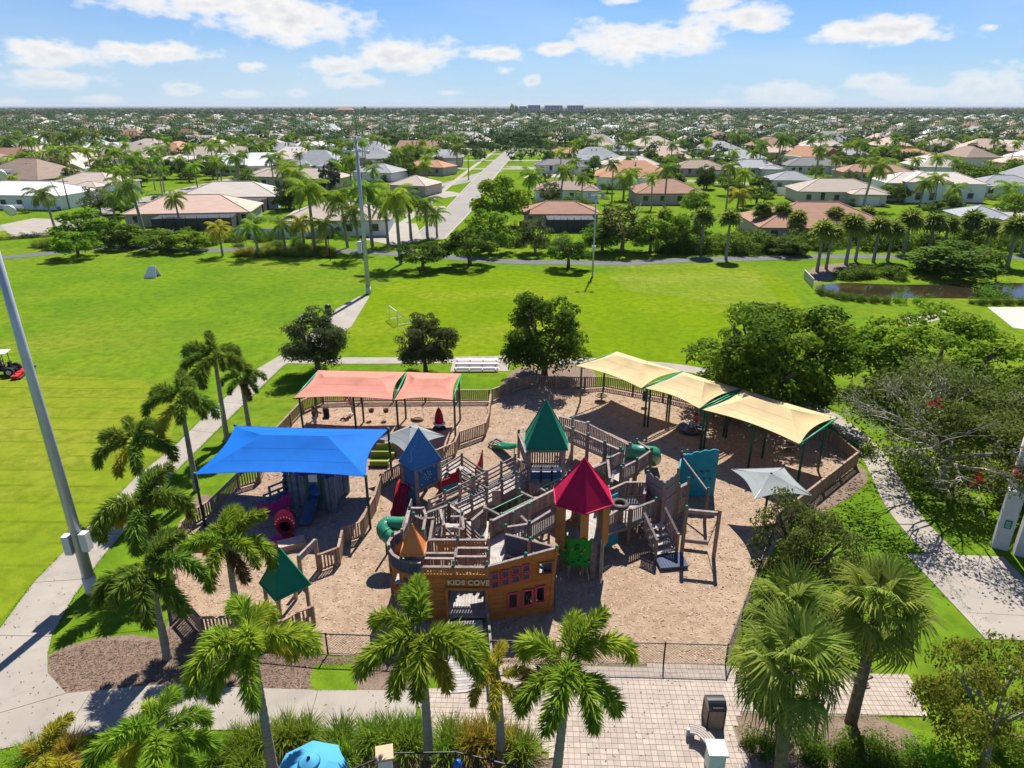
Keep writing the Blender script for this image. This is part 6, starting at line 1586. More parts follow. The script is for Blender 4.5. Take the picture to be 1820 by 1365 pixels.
# ---------------------------------------------------------------- long ramp between blue and green towers
RP = thing('access_ramp', (-1.5, 35, 0), 'long timber ramp with board rails between the emerald roof and the blue tower', 'ramp')
n0, n1, n2 = at(943, 829, 2.35), at(865, 871, 1.85), at(783, 911, 1.3); z0_, z1_, z2_ = 1.45, .95, .4
for a, b, za, zb in ((n0, n1, z0_, z1_), (n1, n2, z1_, z2_)):
    rails_only(RP, a, b, za, zb, .88, 3); d = (b - a).normalized(); off = Vector((d.y, -d.x, 0)) * 1.55
    if off.y < 0: off = -off
    rails_only(RP, a + off, b + off, za, zb, .88, 3); deck(RP, a, b, 1.5, za, zb, NAVY if False else DECK, side=1 if Vector((-d.y, d.x, 0)).dot(off) > 0 else -1)
    for t in (0, .33, .66, 1):
        p = a.lerp(b, t); z = za + (zb - za) * t; post(RP, p, 0, z + 1.0, .15, WOOD); p2 = p + off; post(RP, p2, 0, z + 1.0, .15, WOOD)
    piece('side_board', WOOD, V3(a, za - .3), V3(b, zb - .28), .05, .22, RP)
    if za > 1.2: piece('side_board', WOOD, V3(a, za - .55), V3(b, zb - .52), .05, .2, RP)
box_piece('panel_board', WOOD, (n1.x + .55, n1.y - .05, .9), (.5, .05, .95), RP)

# ---------------------------------------------------------------- overhead bars
MK = thing('overhead_bars', at(905, 930), 'green overhead climbing pipes between timber posts behind the ship', 'climbing bars')
def beam(pa, pb, z, o):
    a, b = at(*pa, z), at(*pb, z); piece('cross_beam', WOOD, a, b, .12, .14, o)
    for p in (a, b): post(o, p, 0, z + .15, .16)
    return a, b
b1 = beam((862, 903), (891, 918), 2.0, MK); b2 = beam((923, 874), (952, 888), 2.0, MK); b3 = beam((944, 861), (972, 875), 2.1, MK)
for t in (.3, .85): piece('pipe', LTGREENST, b1[0].lerp(b1[1], t), b2[0].lerp(b2[1], t), .05, .05, MK)
p_ = b3[0].lerp(b3[1], .5); q_ = at(1012, 842, 2.2); piece('pipe', LTGREENST, p_, q_, .05, .05, MK)
for k in range(7):
    t = .1 + .12 * k; c_ = p_.lerp(q_, t); link('hanging_ring', MB().lathe([(.08, -.015), (.1, 0), (.08, .015), (.06, 0), (.08, -.015)], n=10).mesh('hanging_ring', GALV), T(c_ + Vector((0, 0, -.35))) @ Matrix.Rotation(math.pi / 2, 4, 'X'), MK); piece('ring_chain', BLACK, c_ + Vector((0, 0, -.26)), c_, .015, .015, MK)
for k, (x, y, z) in enumerate(((886, 900, .75), (899, 905, .7), (912, 902, .55), (905, 922, .3), (925, 905, .8))):
    p = at(x, y); o = link('stepping_post', MB().tube([V3(p, 0), V3(p, z)], [.16, .15], 10).mesh('stepping_post', mat('sawn_log', (.42, .28, .15), .9, (.33, .2, .1), 5)), I4); tags(o, f'{("tall", "second tall", "middle", "lowest", "rear")[k]} round log stepping post under the overhead bars', 'stepping post', 'log stepping posts')

# ---------------------------------------------------------------- green tube slide left of the ship
TU = thing('tube_slide', at(690, 990), 'dark green enclosed tube slide curling down left of the ship stern', 'slide')
ta = at(722, 931, 2.2); tb = at(688, 931, 2.15)
ptsT = [ta + Vector((.9, .3, 0)), ta, ta.lerp(tb, .5), tb, tb + Vector((-.12, -.4, -.15)), tb + Vector((.4, -.75, -.5)), tb + Vector((.85, -.8, -.95)), tb + Vector((.9, -.5, -1.4)), tb + Vector((.5, -.2, -1.75))]
cr_ = []
for i in range(len(ptsT) - 1):
    for j in range(4):
        g = lambda q: ptsT[max(0, min(len(ptsT) - 1, q))]; t = j / 4; A_, B_, C_, D_ = g(i - 1), g(i), g(i + 1), g(i + 2)
        cr_.append(.5 * ((2 * B_) + (C_ - A_) * t + (2 * A_ - 5 * B_ + 4 * C_ - D_) * t * t + (3 * B_ - A_ - 3 * C_ + D_) * t ** 3))
link('tube', MB().tube(cr_, .37, 16).mesh('tube', GREENTUBE, True), I4, TU)
for i in (5, 11, 17, 23): link('tube_flange', MB().tube([cr_[i], cr_[i + 1].lerp(cr_[i], .7)], .40, 16).mesh('tube_flange', GREENTUBE, True), I4, TU)
p = at(688, 985); piece('support_pole', BLACK, V3(p, 0), V3(p, 1.9), .1, .1, TU)
outline_panel(TU, 'entry_panel', at(717, 948, 2.6), at(733, 898, 2.6), 2.1, 3.0, .06, WOOD)

# ---------------------------------------------------------------- fences
def fence(name, label, pts, z=1.05, sp=.15, cap=300, m=None, cat='fence', postgap=2.4, world=False):
    P = [Vector(p) for p in pts] if world else [at(p[0], p[1], z) for p in pts]; o = thing(name, V3(P[0], 0), label, cat); cand = []; m = m or FENCE
    for a, b in zip(P, P[1:]):
        L = (Vector((b.x, b.y)) - Vector((a.x, a.y))).length; n = max(1, round(L / postgap))
        for i in range(n):
            p, q = a.lerp(b, i / n), a.lerp(b, (i + 1) / n); box_piece('post', m, V3(p, 0), (.12, .12, z + .05), o)
            piece('top_rail', m, V3(p, z), V3(q, z), .13, .045, o); piece('lower_rail', m, V3(p, .16), V3(q, .16), .045, .1, o)
            Ls = (q - p).length; k = max(1, int(Ls / sp)); d = (q - p) / Ls; nr = Vector((-d.y, d.x, 0)) * .04; ang = math.atan2(d.y, d.x)
            for j in range(k): cand.append((p + d * Ls * (j + .5) / k + nr, ang))
    box_piece('post', m, V3(P[-1], 0), (.12, .12, z + .05), o)
    cand.sort(key=lambda c: c[0].length); mb = MB()
    for i, (p, ang) in enumerate(cand):
        M_ = T((p.x, p.y, .1)) @ RZ(ang) @ Matrix.Diagonal((.09, .022, z - .12, 1))
        if i < cap: link('picket', unit_box(m), M_, o)
        else: mb.add([M_ @ Vector(v) for v in UC], UF)
    if mb.v: mb.build('picket', m, o, kind='stuff')
    return o


fence('picket_fence', 'weathered picket fence along the left side and behind the coral canopies', [(318, 1058), (309, 1010), (311, 964), (321, 929), (342, 907), (376, 887), (421, 843), (459, 832), (472, 800), (491, 760), (537, 711), (572, 696), (640, 694), (870, 693)])
fence('picket_fence', 'picket fence at the back from the coral canopies past the tree to the yellow canopies', [(875, 692), (908, 679), (942, 667), (989, 670), (1040, 671), (1074, 669), (1180, 688), (1300, 713), (1400, 738), (1461, 761)])
fence('picket_fence', 'picket fence round the right corner beyond the last yellow canopy', [(1461, 761), (1480, 766), (1526, 803), (1434, 874), (1411, 892), (1382, 920)])
fence('picket_fence', 'inner zigzag picket fence between toddler area and play towers', [(872, 700), (868, 735), (862, 752), (815, 768), (808, 786), (775, 800), (760, 815)])
fence('picket_fence', 'inner picket fence winding from the blue tower down to the toddler gate', [(735, 815), (711, 825), (676, 844), (665, 881), (653, 902), (642, 927), (609, 938), (605, 955), (601, 973), (566, 986)])
fence('picket_fence', 'short picket fence at the lower left corner behind the mulch bed', [(322, 1062), (354, 1098), (420, 1096), (500, 1104)])
fence('picket_fence', 'low picket panel before the small green roof', [(500, 1104), (528, 1088), (555, 1078)])
GP = thing('gate_frame', at(550, 1010), 'timber gate frame with sloped beam at the toddler area entrance', 'gate')
a, b = at(538, 1042), at(567, 1012); post(GP, a, 0, 1.75, .15); post(GP, b, 0, 1.75, .17); piece('gate_beam', WOOD, V3(a, 1.65), V3(b, 1.7), .12, .35, GP)

# chain link
CL = mat('chain_link_wire', (.05, .05, .052), .5, metal=.5)
def chainlink(label, P, h=1.12):
    o = thing('chain_link_fence', P[0], label, 'fence'); mb = MB()
    for a, b in zip(P, P[1:]):
        L = (b - a).length; n = max(1, round(L / 3.0)); d = (b - a) / L
        for i in range(n + 1): p = a.lerp(b, i / n); link('post', MB().tube([V3(p, 0), V3(p, h + .04)], .035, 6).mesh('post', BLACK), I4, o)
        link('top_rail', MB().tube([V3(a, h), V3(b, h)], .028, 6).mesh('top_rail', BLACK), I4, o); piece('tension_wire', BLACK, V3(a, .06), V3(b, .06), .02, .02, o)
        k = int((L + h) / .14)
        for i in range(k):
            u = i * .14
            for s in (0, 1):   # both diagonals
                u0, u1 = (u - h, u) if s == 0 else (u, u - h); z0, z1 = .03, h
                for (q0, w0, q1, w1) in ((u0, z0, u1, z1),):
                    def clip(q0, w0, q1, w1):
                        if abs(q1 - q0) < 1e-6: return None
                        t0, t1 = sorted(((0 - q0) / (q1 - q0), (L - q0) / (q1 - q0))); t0, t1 = max(0, t0), min(1, t1)
                        return (q0 + (q1 - q0) * t0, w0 + (w1 - w0) * t0, q0 + (q1 - q0) * t1, w0 + (w1 - w0) * t1) if t0 < t1 else None
                    c = clip(q0, w0, q1, w1)
                    if c: mb.bar(V3(a + d * c[0], c[1]), V3(a + d * c[2], c[3]), .006, .006)
    mb.build('wire_mesh', CL, o, kind='stuff'); return o
chainlink('black chain link fence along the front of the play area, left of the ship ramp', [at(470, 1152), at(583, 1163), at(700, 1167), at(800, 1172)])
chainlink('black chain link fence along the paved plaza right of the ship ramp', [at(873, 1175), at(1029, 1177), at(1179, 1180), at(1289, 1183)])
chainlink('black chain link fence running back beside the fan palms', [at(1289, 1183), at(1318, 1105), at(1345, 1035), at(1368, 970)])

# ---------------------------------------------------------------- shade canopies
def fabric(n, c): return mat('canopy_' + n, c, .75, tuple(v * .93 for v in c), 1.2, trans=.30, var=0, bump=.35, bscale=1.7, c3=tuple(v * .82 for v in c), scale3=.7, f3=.2)
FB, FP, FY, FG = fabric('blue', (.004, .24, .82)), fabric('coral', (.82, .37, .27)), fabric('yellow', (.86, .67, .36)), fabric('grey', (.36, .39, .385))


def sail(o, C, Rg, m, sag=.06, name='canopy', n=12, dip=.12):
    """tensioned hip canopy: C four corners FL FR BR BL, Rg ridge ends (left,right) or one peak"""
    C = [Vector(c) for c in C]
    if len(Rg) == 2: panels = [(C[0], C[1], Rg[1], Rg[0]), (C[1], C[2], Rg[1], Rg[1]), (C[2], C[3], Rg[0], Rg[1]), (C[3], C[0], Rg[0], Rg[0])]
    else: panels = [(C[i], C[(i + 1) % 4], Rg[0], Rg[0]) for i in range(4)]
    cen = sum(C, Vector()) / 4; V = []; F = []
    for (a, b, r1, r0) in panels:
        r1, r0 = Vector(r1), Vector(r0); b0 = len(V)
        for j in range(n + 1):
            v = j / n
            for i in range(n + 1):
                u = i / n; e = a.lerp(b, u); inward = (cen - (a + b) / 2); inward.z = 0; e = e + inward * (sag * 2 * math.sin(math.pi * u)); e.z += .10 * math.sin(math.pi * u) * sag / .06
                rr = r0.lerp(r1, u); p = e.lerp(rr, v); p.z -= dip * math.sin(math.pi * v) * (.35 + .65 * math.sin(math.pi * u)); V.append(tuple(p))
        for j in range(n):
            for i in range(n):
                q = b0 + j * (n + 1) + i; F.append((q, q + 1, q + n + 2, q + n + 1))
    k = len(V); V2 = [(x, y, z - .012) for x, y, z in V]; F2 = [tuple(k + i for i in f)[::-1] for f in F]
    ob = link(name, np_mesh(name, np.array(V + V2), np.array(F + F2), m, smooth=True), I4, o)
    for q in range(len(panels)):
        for j in ((4, 8) if q % 2 == 0 and len(panels) == 4 else ()):
            link('seam', MB().tube([Vector(V[q * (n + 1) ** 2 + j * (n + 1) + i]) + Vector((0, 0, .004)) for i in range(n + 1)], .004, 4, cap=False).mesh('seam', m), I4, ob)
        link('hem_cable', MB().tube([Vector(V[q * (n + 1) ** 2 + i]) for i in range(n + 1)], .022, 5, cap=False).mesh('hem_cable', m), I4, ob)
    return ob


def steel_post(o, p, z, r=.07, m=None): return link('post', MB().tube([V3(p, 0), V3(p, z)], r, 10).mesh('post', m or DGREENST, True), I4, o)


def canopy(name, label, px, z, m, rise=.95, inset=.32, posts=(0, 1, 2, 3), pm=None, sag=.06, edge=True, postshift=None):
    C = [at(x, y, z) for x, y in px]; o = thing(name, V3(C[0], 0), label, 'shade canopy')
    ml, mr = C[0].lerp(C[3], .5), C[1].lerp(C[2], .5); Rg = [ml.lerp(mr, inset), mr.lerp(ml, inset)]
    for r in Rg: r.z = z + rise
    sail(o, C, Rg, m, sag)
    for i in posts: steel_post(o, C[i], z + .05, .075, pm); 
    for i in posts: link('corner_bracket', MB().lathe([(.10, 0), (.12, .05), (.06, .12), (.01, .14)], n=8).mesh('corner_bracket', GREENCAP), T(C[i]), o)
    return o, C


for f_, t_ in ((FB, .5), (FP, .42), (FY, .36)): f_.node_tree.nodes['Mix Shader'].inputs[0].default_value = t_
canopy('blue_canopy', 'large bright blue shade canopy over the toddler castle', [(346, 843), (650, 847), (690, 763), (418, 757)], 3.35, FB, .95, .30, sag=.045)
zP = 3.3
o1, C1 = canopy('coral_canopy', 'larger coral shade canopy over the swings, left one', [(522, 707), (697, 710), (721, 661), (566, 658)], zP, FP, .55, .2, posts=(), sag=.04)
o2, C2 = canopy('coral_canopy', 'smaller coral shade canopy, right one with the red rocket below', [(701, 711), (804, 711), (819, 664), (724, 661)], zP, FP, .55, .25, posts=(), sag=.05)
def goal(o, a, b, t0, t1, zt, m=GREENST, r=.075):
    p, q = a.lerp(b, t0), a.lerp(b, t1)
    for s in (p, q): steel_post(o, s, zt, r, m)
    link('beam', MB().tube([V3(a, zt), V3(b, zt)], .06, 8).mesh('beam', LTGREENST, True), I4, o)
for (a, b, o) in ((C1[0], C1[3], o1), (C1[1].lerp(C2[0], .5), C1[2].lerp(C2[3], .5), o1), (C2[1], C2[2], o2)):
    goal(o, a, b, .18, .75, zP - .05)
a, b = C1[0].lerp(C1[1], .56), C1[3].lerp(C1[2], .56); goal(o1, a, b, .2, .6, zP - .05)
zY = 3.3
YC = []
for lab, px in (('first cream yellow shade canopy at the far left of the three', [(1023, 650), (1140, 690), (1212, 660), (1097, 625)]), ('middle cream yellow shade canopy of the three', [(1147, 690), (1243, 726), (1316, 691), (1215, 661)]), ('rightmost and largest cream yellow shade canopy of the three', [(1249, 728), (1421, 789), (1488, 742), (1320, 693)])):
    o, C = canopy('yellow_canopy', lab, px, zY, FY, .8, .3, posts=(), sag=.055); YC.append((o, C))
    goal(o, C[0], C[3], .14, .70, zY - .03); 
    if px[0][0] == 1249 or True: goal(o, C[1], C[2], .14, .70, zY - .03)
o, C = YC[2]; a, b = C[0].lerp(C[1], .5), C[3].lerp(C[2], .5); goal(o, a, b, .15, .5, zY - .03)
for lab, px, pk, zc, zp in (('grey square umbrella sail at the right beside the picket fence', [(1299, 834), (1341, 887), (1443, 881), (1393, 831)], (1374, 842), 2.5, 3.1), ('grey square umbrella sail behind the blue roofed tower', [(671, 780), (724, 808), (791, 775), (736, 753)], (728, 757), 2.5, 3.3)):
    C = [at(x, y, zc) for x, y in px]; o = thing('grey_canopy', V3(sum(C, Vector()) / 4, 0), lab, 'shade canopy'); c = sum(C, Vector()) / 4; sail(o, C, [V3(c, zp)], FG, .07, dip=.05)
    steel_post(o, c, zp, .07, DGREENST)
    for q in C: piece('rafter', DGREENST, V3(c, zp - .1), q, .04, .04, o)

# ---------------------------------------------------------------- swings and small play pieces
def swing(label, px, z_seat, ztop, kind='bucket', group=None):
    p = at(*px); o = thing('swing', V3(p, z_seat), label, 'swing', group); 
    if kind == 'bucket':
        link('seat', MB().lathe([(.05, 0), (.16, .02), (.2, .14), (.21, .30), (.18, .30), (.15, .12), (.04, .08)], n=12).mesh('seat', mat('brown_bucket', (.12, .05, .035), .6), True), T(V3(p, z_seat)), o); w = .19; zz = .28
    elif kind == 'disc':
        link('seat', MB().lathe([(.40, -.04), (.48, -.03), (.5, .02), (.46, .06), (.40, .04), (.38, 0), (.40, -.04)], n=20).mesh('seat', mat('tan_rope_net', (.40, .27, .16), .9), True), T(V3(p, z_seat)), o); w = .46; zz = .05
        link('net', MB().lathe([(.0, -.03), (.4, -.02), (.4, .0), (.0, -.01)], n=16).mesh('net', mat('dark_net', (.1, .08, .06), .9)), T(V3(p, z_seat)), o)
    else:
        link('seat', MB().box(-.22, .22, -.2, .2, 0, .1).box(-.22, .22, .16, .22, .1, .75).mesh('seat', mat('dark_seat_plastic', (.05, .045, .055) if kind == 'chair' else (.02, .14, .07), .5)), T(V3(p, z_seat)), o); w = .21; zz = .4
    for s in (-w, w): piece('chain', GALV, V3((p.x + s, p.y), z_seat + zz), V3((p.x + s * 1.05, p.y), ztop), .015, .015, o)
    return o


swing('left brown bucket swing under the coral canopy', (661, 745), .55, 3.2, group='bucket swings'); swing('right brown bucket swing under the coral canopy', (687, 745), .55, 3.2, group='bucket swings')
swing('round net disc swing under the smaller coral canopy', (742, 757), .5, 3.2, 'disc'); swing('dark high back swing seat beside the person in green', (581, 757), .6, 3.2, 'chair')
swing('green high back swing seat under the middle of the yellow canopies', (1146, 722), .5, 3.2, 'green'); swing('net disc swing under the first yellow canopy', (1068, 712), .45, 3.2, 'disc')
swing('round net swing under the largest yellow canopy', (1400, 800), .45, 3.2, 'disc')
RK = thing('spring_rocket', at(781, 762), 'red rocket shaped spring rider on a dark base under the coral canopy', 'spring rider'); p = at(781, 762)
link('base', MB().lathe([(.45, 0), (.5, .05), (.45, .12), (.1, .14)], n=16).mesh('base', RUBBER), T(p), RK); link('spring', MB().lathe([(.12, .1), (.14, .2), (.12, .28), (.14, .36), (.1, .42)], n=10).mesh('spring', GALV), T(p), RK)
link('rocket_body', MB().lathe([(.18, .4), (.30, .5), (.34, .75), (.28, 1.15), (.16, 1.5), (.03, 1.72)], n=14).mesh('rocket_body', RED, True), T(p), RK); link('seat_ring', MB().lathe([(.3, .38), (.45, .4), (.47, .48), (.3, .5)], n=16).mesh('seat_ring', WHITE), T(p), RK)
for k, (x, y) in enumerate(((676, 826), (686, 812))):
    p = at(x, y); o = thing('green_trough_seat', p, ('nearer', 'further')[k] + ' lime green scoop bench beside the blue canopy post', 'bench', 'lime green benches')
    lm = mat('lime_plastic', (.20, .26, .025), .5)
    link('seat', MB().box(-.62, .62, -.3, .3, .28, .42).mesh('seat', lm), T(p), o); link('backrest', MB().box(-.62, .62, .24, .36, .42, .85).mesh('backrest', lm), T(p), o); link('front_panel', MB().box(-.62, .62, -.36, -.30, .05, .45).mesh('front_panel', lm), T(p), o)
    link('base_frame', MB().box(-.66, .66, -.4, -.36, 0, .06).box(-.66, .66, .36, .4, 0, .06).box(-.66, -.6, -.36, .36, 0, .06).box(.6, .66, -.36, .36, 0, .06).mesh('base_frame', BLACK), T(p), o)
MG = thing('spinner_wheel', at(1228, 766), 'low dark spinning wheel under the yellow canopies with a person on it', 'spinner'); p = at(1228, 766)
link('disc', MB().lathe([(.2, .15), (.95, .2), (1.0, .26), (.95, .32), (.2, .3)], n=20).mesh('disc', mat('dark_grey_plastic', (.05, .05, .055), .5)), T(p), MG); link('hub', MB().lathe([(.15, 0), (.15, .35), (.08, .7), (.04, .72)], n=10).mesh('hub', GALV), T(p), MG)
for k in range(5): a = k * 1.2566; piece('hand_bar', GALV, p + Vector((math.cos(a) * .8, math.sin(a) * .8, .3)), p + Vector((math.cos(a) * .15, math.sin(a) * .15, .7)), .035, .035, MG)

# ---------------------------------------------------------------- toddler castle
CS = thing('toddler_castle', at(562, 905), 'dark grey toddler castle with crenellated plank walls under the blue canopy', 'play castle')
f0, f1 = at(527, 902), at(592, 908); dp = Vector((.25, 2.1, 0)); b0, b1 = f0 + dp, f1 + dp; zc = 2.05
def cwall(a, b, gap=None):
    L = (b - a).length; n = int(L / .17); d = (b - a) / L; ang = math.atan2(d.y, d.x)
    for i in range(n):
        t = (i + .5) / n; p = a + d * L * t; top = zc + (.16 if (i // 2) % 2 else 0) + random.uniform(-.02, .02); z0 = 0
        if gap and gap[0] < t < gap[1]: z0 = 1.5 + .25 * math.sin(math.pi * (t - gap[0]) / (gap[1] - gap[0]))
        link('plank', unit_box(CASTLE), T(V3(p, z0)) @ RZ(ang) @ Matrix.Diagonal((.155, .04, top - z0, 1)), CS)
        if z0 > 1: link('plank', unit_box(CASTLE), T(V3(p, 0)) @ RZ(ang) @ Matrix.Diagonal((.155, .04, .8, 1)), CS)
cwall(f0, f1, (.42, .68)); cwall(b0, b1); cwall(f0, b0); cwall(f1, b1)
for p in (f0, f1, b0, b1):
    for k in range(6): a = k * 1.047; link('plank', unit_box(CASTLE), T(V3(p, 0) + Vector((math.cos(a) * .26, math.sin(a) * .26, 0))) @ RZ(a + 1.57) @ Matrix.Diagonal((.25, .04, zc + .25 + .12 * (k % 2), 1)), CS)
deck(CS, f0 + Vector((.1, .15, 0)), f1 + Vector((-.1, .15, 0)), 1.8, .8)
sp_ = f0.lerp(f1, .55); chute(CS, [V3(sp_, .85) + Vector((0, .1, 0)), V3(sp_, .8) + Vector((-.03, -.3, 0)), V3(sp_, .4) + Vector((-.1, -.95, 0)), V3(sp_, .16) + Vector((-.15, -1.5, 0)), V3(sp_, .14) + Vector((-.17, -1.8, 0))], .62, .25, mat('blue_slide_plastic', (.06, .11, .15), .35, spec=.4))
cp = at(556, 852, 2.2)
for s in (-.35, .35): box_piece('green_post', GREENST, (cp.x + s, cp.y, .8), (.12, .12, 1.7), CS)
box_piece('crest', WHITE, (cp.x, cp.y, 2.05), (.5, .05, .45), CS)
DT = thing('dragon_tail_post', at(511, 885), 'tall dark dragon tail post with jagged edge left of the castle', 'play post'); p = at(511, 884)
pts = []; 
for k in range(9): z = .0 + .27 * k; pts.append((p.x - .16 + .02 * k, p.y, z)); pts.append((p.x - .27 + .02 * k, p.y, z + .12))
link('tail', MB().slab(pts + [(p.x + .5, p.y, 2.5), (p.x + .75, p.y, 2.35), (p.x + .3, p.y, 2.1), (p.x + .14, p.y, 1.6), (p.x + .12, p.y, 0)], (0, 1, 0), .14).mesh('tail', mat('dark_slate_paint', (.05, .06, .08), .7)), I4, DT)
TR = thing('toddler_bridge', at(490, 905), 'low dark railed bridge leading left from the castle', 'play bridge'); a, b = at(474, 912), at(524, 892)
for off in (0, .9):
    o_ = Vector((0, off, 0)); rails_only(TR, a + o_, b + o_, .45, .5, .75, 2, CASTLE)
    for t in (0, .5, 1): post(TR, (a + o_).lerp(b + o_, t), 0, 1.25, .12, CASTLE, cap=False)
deck(TR, a, b, .9, .45, .5, CASTLE)
PK = thing('magenta_boat_wall', at(490, 930), 'magenta boat shaped wall panel in front of the castle', 'play panel'); a, b = at(462, 928), at(520, 908)
outline_panel(PK, 'panel', a, b, .28, .95, .07, PINKP, lambda t: .22 * math.cos(t * 6.28 * .5 + .2) ** 2 + .05 * math.sin(t * 25), bottom=lambda t: .1 * abs(t - .5)); post(PK, a.lerp(b, .1), 0, .4, .1, cap=False); post(PK, a.lerp(b, .9), 0, .4, .1, cap=False)
OC = thing('octopus_tunnel', at(508, 955), 'pink and red crawl through tunnel face with a round black opening and colourful base', 'play tunnel'); a, b = at(490, 952), at(526, 950); w_ = (b - a).length; m_ = a.lerp(b, .5)
out = []; inn = []; n = 24
for k in range(n):
    g = 2 * math.pi * k / n; out.append(((.5 * w_ * 1.02) * math.cos(g), .72 + (.82 if math.sin(g) > 0 else .70) * math.sin(g))); inn.append((.36 * math.cos(g), .50 + .36 * math.sin(g)))
vs = [(x, 0, z) for x, z in out] + [(x, 0, z) for x, z in inn] + [(x, .16, z) for x, z in out] + [(x, .16, z) for x, z in inn]; fs = []
for k in range(n):
    j = (k + 1) % n; fs += [(k, j, n + j, n + k), (2 * n + j, 2 * n + k, 3 * n + k, 3 * n + j), (j, k, 2 * n + k, 2 * n + j), (n + k, n + j, 3 * n + j, 3 * n + k)]
Mo = T(m_) @ RZ(math.atan2(b.y - a.y, b.x - a.x)) @ Matrix.Rotation(R(-6), 4, 'X'); PINKR = plast('pink_red', (.55, .03, .09))
link('face', MB().add(vs, fs).mesh('face', PINKR), Mo, OC)
link('mouth_ring', MB().tube([(.40 * math.cos(2 * math.pi * k / 20), -.02, .50 + .40 * math.sin(2 * math.pi * k / 20)) for k in range(21)], .07, 6, cap=False).mesh('mouth_ring', RED, True), Mo, OC)
link('tunnel', MB().tube([(0, .1, .5), (0, 1.2, .5)], .38, 14, cap=False).mesh('tunnel', RUBBER, True), Mo, OC); link('tunnel_end', MB().tube([(0, 1.2, .5), (0, 1.22, .5)], .38, 14).mesh('tunnel_end', RUBBER), Mo, OC)
for k in range(9): g = .3 + 2.55 * k / 8; link('white_spot', MB().lathe([(.035, 0), (.045, .01), (.02, .03)], n=7).mesh('white_spot', WHITE), Mo @ T((.52 * math.cos(g), -.02, .55 + .56 * math.sin(g))) @ Matrix.Rotation(math.pi / 2, 4, 'X'), OC)
for k, (dx, dy, r_) in enumerate(((-.3, -.5, .4), (.25, -.45, .42), (.6, -.7, .34), (-.1, -.85, .36))):
    link('tentacle', MB().lathe([(r_ * .6, 0), (r_, .03), (r_, .10), (r_ * .7, .14), (r_ * .5, .10)], n=16).mesh('tentacle', (PINKP, RED, plast('violet', (.25, .05, .35)), PINKR)[k]), T(m_ + Vector((dx, dy, .01 * k))), OC)
SP = thing('sand_table', at(505, 975), 'pale timber platform edge in front of the tunnel face', 'platform'); a, b = at(497, 985), at(545, 973); deck(SP, a, b, .75, .35, .35, mat('pink_boards', (.55, .36, .29), .85, var=.1)); piece('edge_beam', FENCE, V3(a, .2), V3(b, .2), .06, .38, SP)

# green roofed hut at the lower left
HT = thing('green_roof_hut', at(500, 1075), 'small open playhouse with a green roof half hidden by a palm', 'playhouse')
E1, E2 = at(552, 1038, 1.75), at(490, 1068, 1.75); d = (E1 - E2); L = d.length; d = d / L; nrm_ = Vector((-d.y, d.x, 0))
E3, E4 = E2 + nrm_ * L, E1 + nrm_ * L; cc = (E1 + E2 + E3 + E4) / 4
pyramid(HT, 'roof_panel', [E1, E2, E3, E4], (cc.x, cc.y, min(4.3, hgt(cc, 498, 974))), GROOF)
for q in (E1, E2, E3, E4):
    p = cc + (q - cc) * .82; post(HT, p, 0, 1.85, .14, FENCE, cap=False); piece('brace', FENCE, V3(p, 1.2), V3(p.lerp(cc, .35), 1.75), .09, .09, HT)
piece('eave_beam', FENCE, V3(cc + (E1 - cc) * .82, 1.72), V3(cc + (E2 - cc) * .82, 1.72), .1, .14, HT); piece('eave_beam', FENCE, V3(cc + (E3 - cc) * .82, 1.72), V3(cc + (E4 - cc) * .82, 1.72), .1, .14, HT)
# ================================================================ PARK FURNITURE, POLES, PEOPLE
def light_pole(label, b, h, r0, r1, lean=0, name='floodlight_pole', boxes=None, head=True, n=10):
    o = thing(name, b, label, 'light pole'); link('shaft', MB().tube([V3(b, -.1), V3(b, h * .5), V3(b, h)], [r0, (r0 + r1) / 2, r1], n + 4).mesh('shaft', GALV, True), I4, o)
    link('base_collar', MB().tube([V3(b, -.1), V3(b, h * .035 + .25)], [r0 * 1.12, r0 * 1.1], n + 4).mesh('base_collar', mat('concrete_collar', (.55, .54, .5), .9), True), I4, o)
    if boxes:
        for (dx, z, w, hh) in boxes:
            box_piece('equipment_box', mat('pale_grey_box', (.55, .57, .58), .6), (b.x + dx, b.y - .1, z), (w, .38, hh), o)
    if head:
        for k, z in enumerate((h - .3, h - 1.6)):
            piece('crossarm', GALV, (b.x - 1.6, b.y - .1, z), (b.x + 1.6, b.y - .1, z), .12, .12, o)
            for j in range(4):
                x = b.x - 1.35 + .9 * j; link('floodlight', MB().lathe([(.06, 0), (.12, .07), (.24, .22), (.23, .27), (.02, .25)], n=12).mesh('floodlight', mat('lamp_shell', (.62, .63, .64), .4, metal=.3), True), T((x, b.y - .25, z)) @ Matrix.Rotation(R(115 if j % 2 else 65), 4, 'X'), o)
    return o


b = at(165, 1052)
light_pole('huge near floodlight pole leaning out of the left frame edge', b, 20, .27, .13, boxes=((-.42, 2.35, .34, 1.0), (.42, 2.55, .34, .95)))
b = at(655, 522); light_pole('tall floodlight pole at the end of the left footpath', b, hgt(b, 630, 243), .30, .16, boxes=((-.6, 5.2, .5, 1.4),))
b = at(1053, 492); light_pole('shorter light pole beside the flat crowned tree on the field', b, hgt(b, 1062, 345), .14, .08, head=False, boxes=((0, 3.6, .5, .7),))
p = Vector((b.x, b.y, hgt(b, 1062, 345))); o = link('lamp_cluster', MB().bar(p + Vector((-1, 0, -.2)), p + Vector((1, 0, -.2)), .12).bar(p + Vector((-.9, -.2, -.5)), p + Vector((-.9, .1, .1)), .4).bar(p + Vector((.9, -.2, -.5)), p + Vector((.9, .1, .1)), .4).mesh('lamp_cluster', GALV), I4, [q for q in WM if q.name.startswith('floodlight_pole')][-1])
for k, (x, y, ty, lab) in enumerate(((373, 640 - 0, 0, ''),)): pass
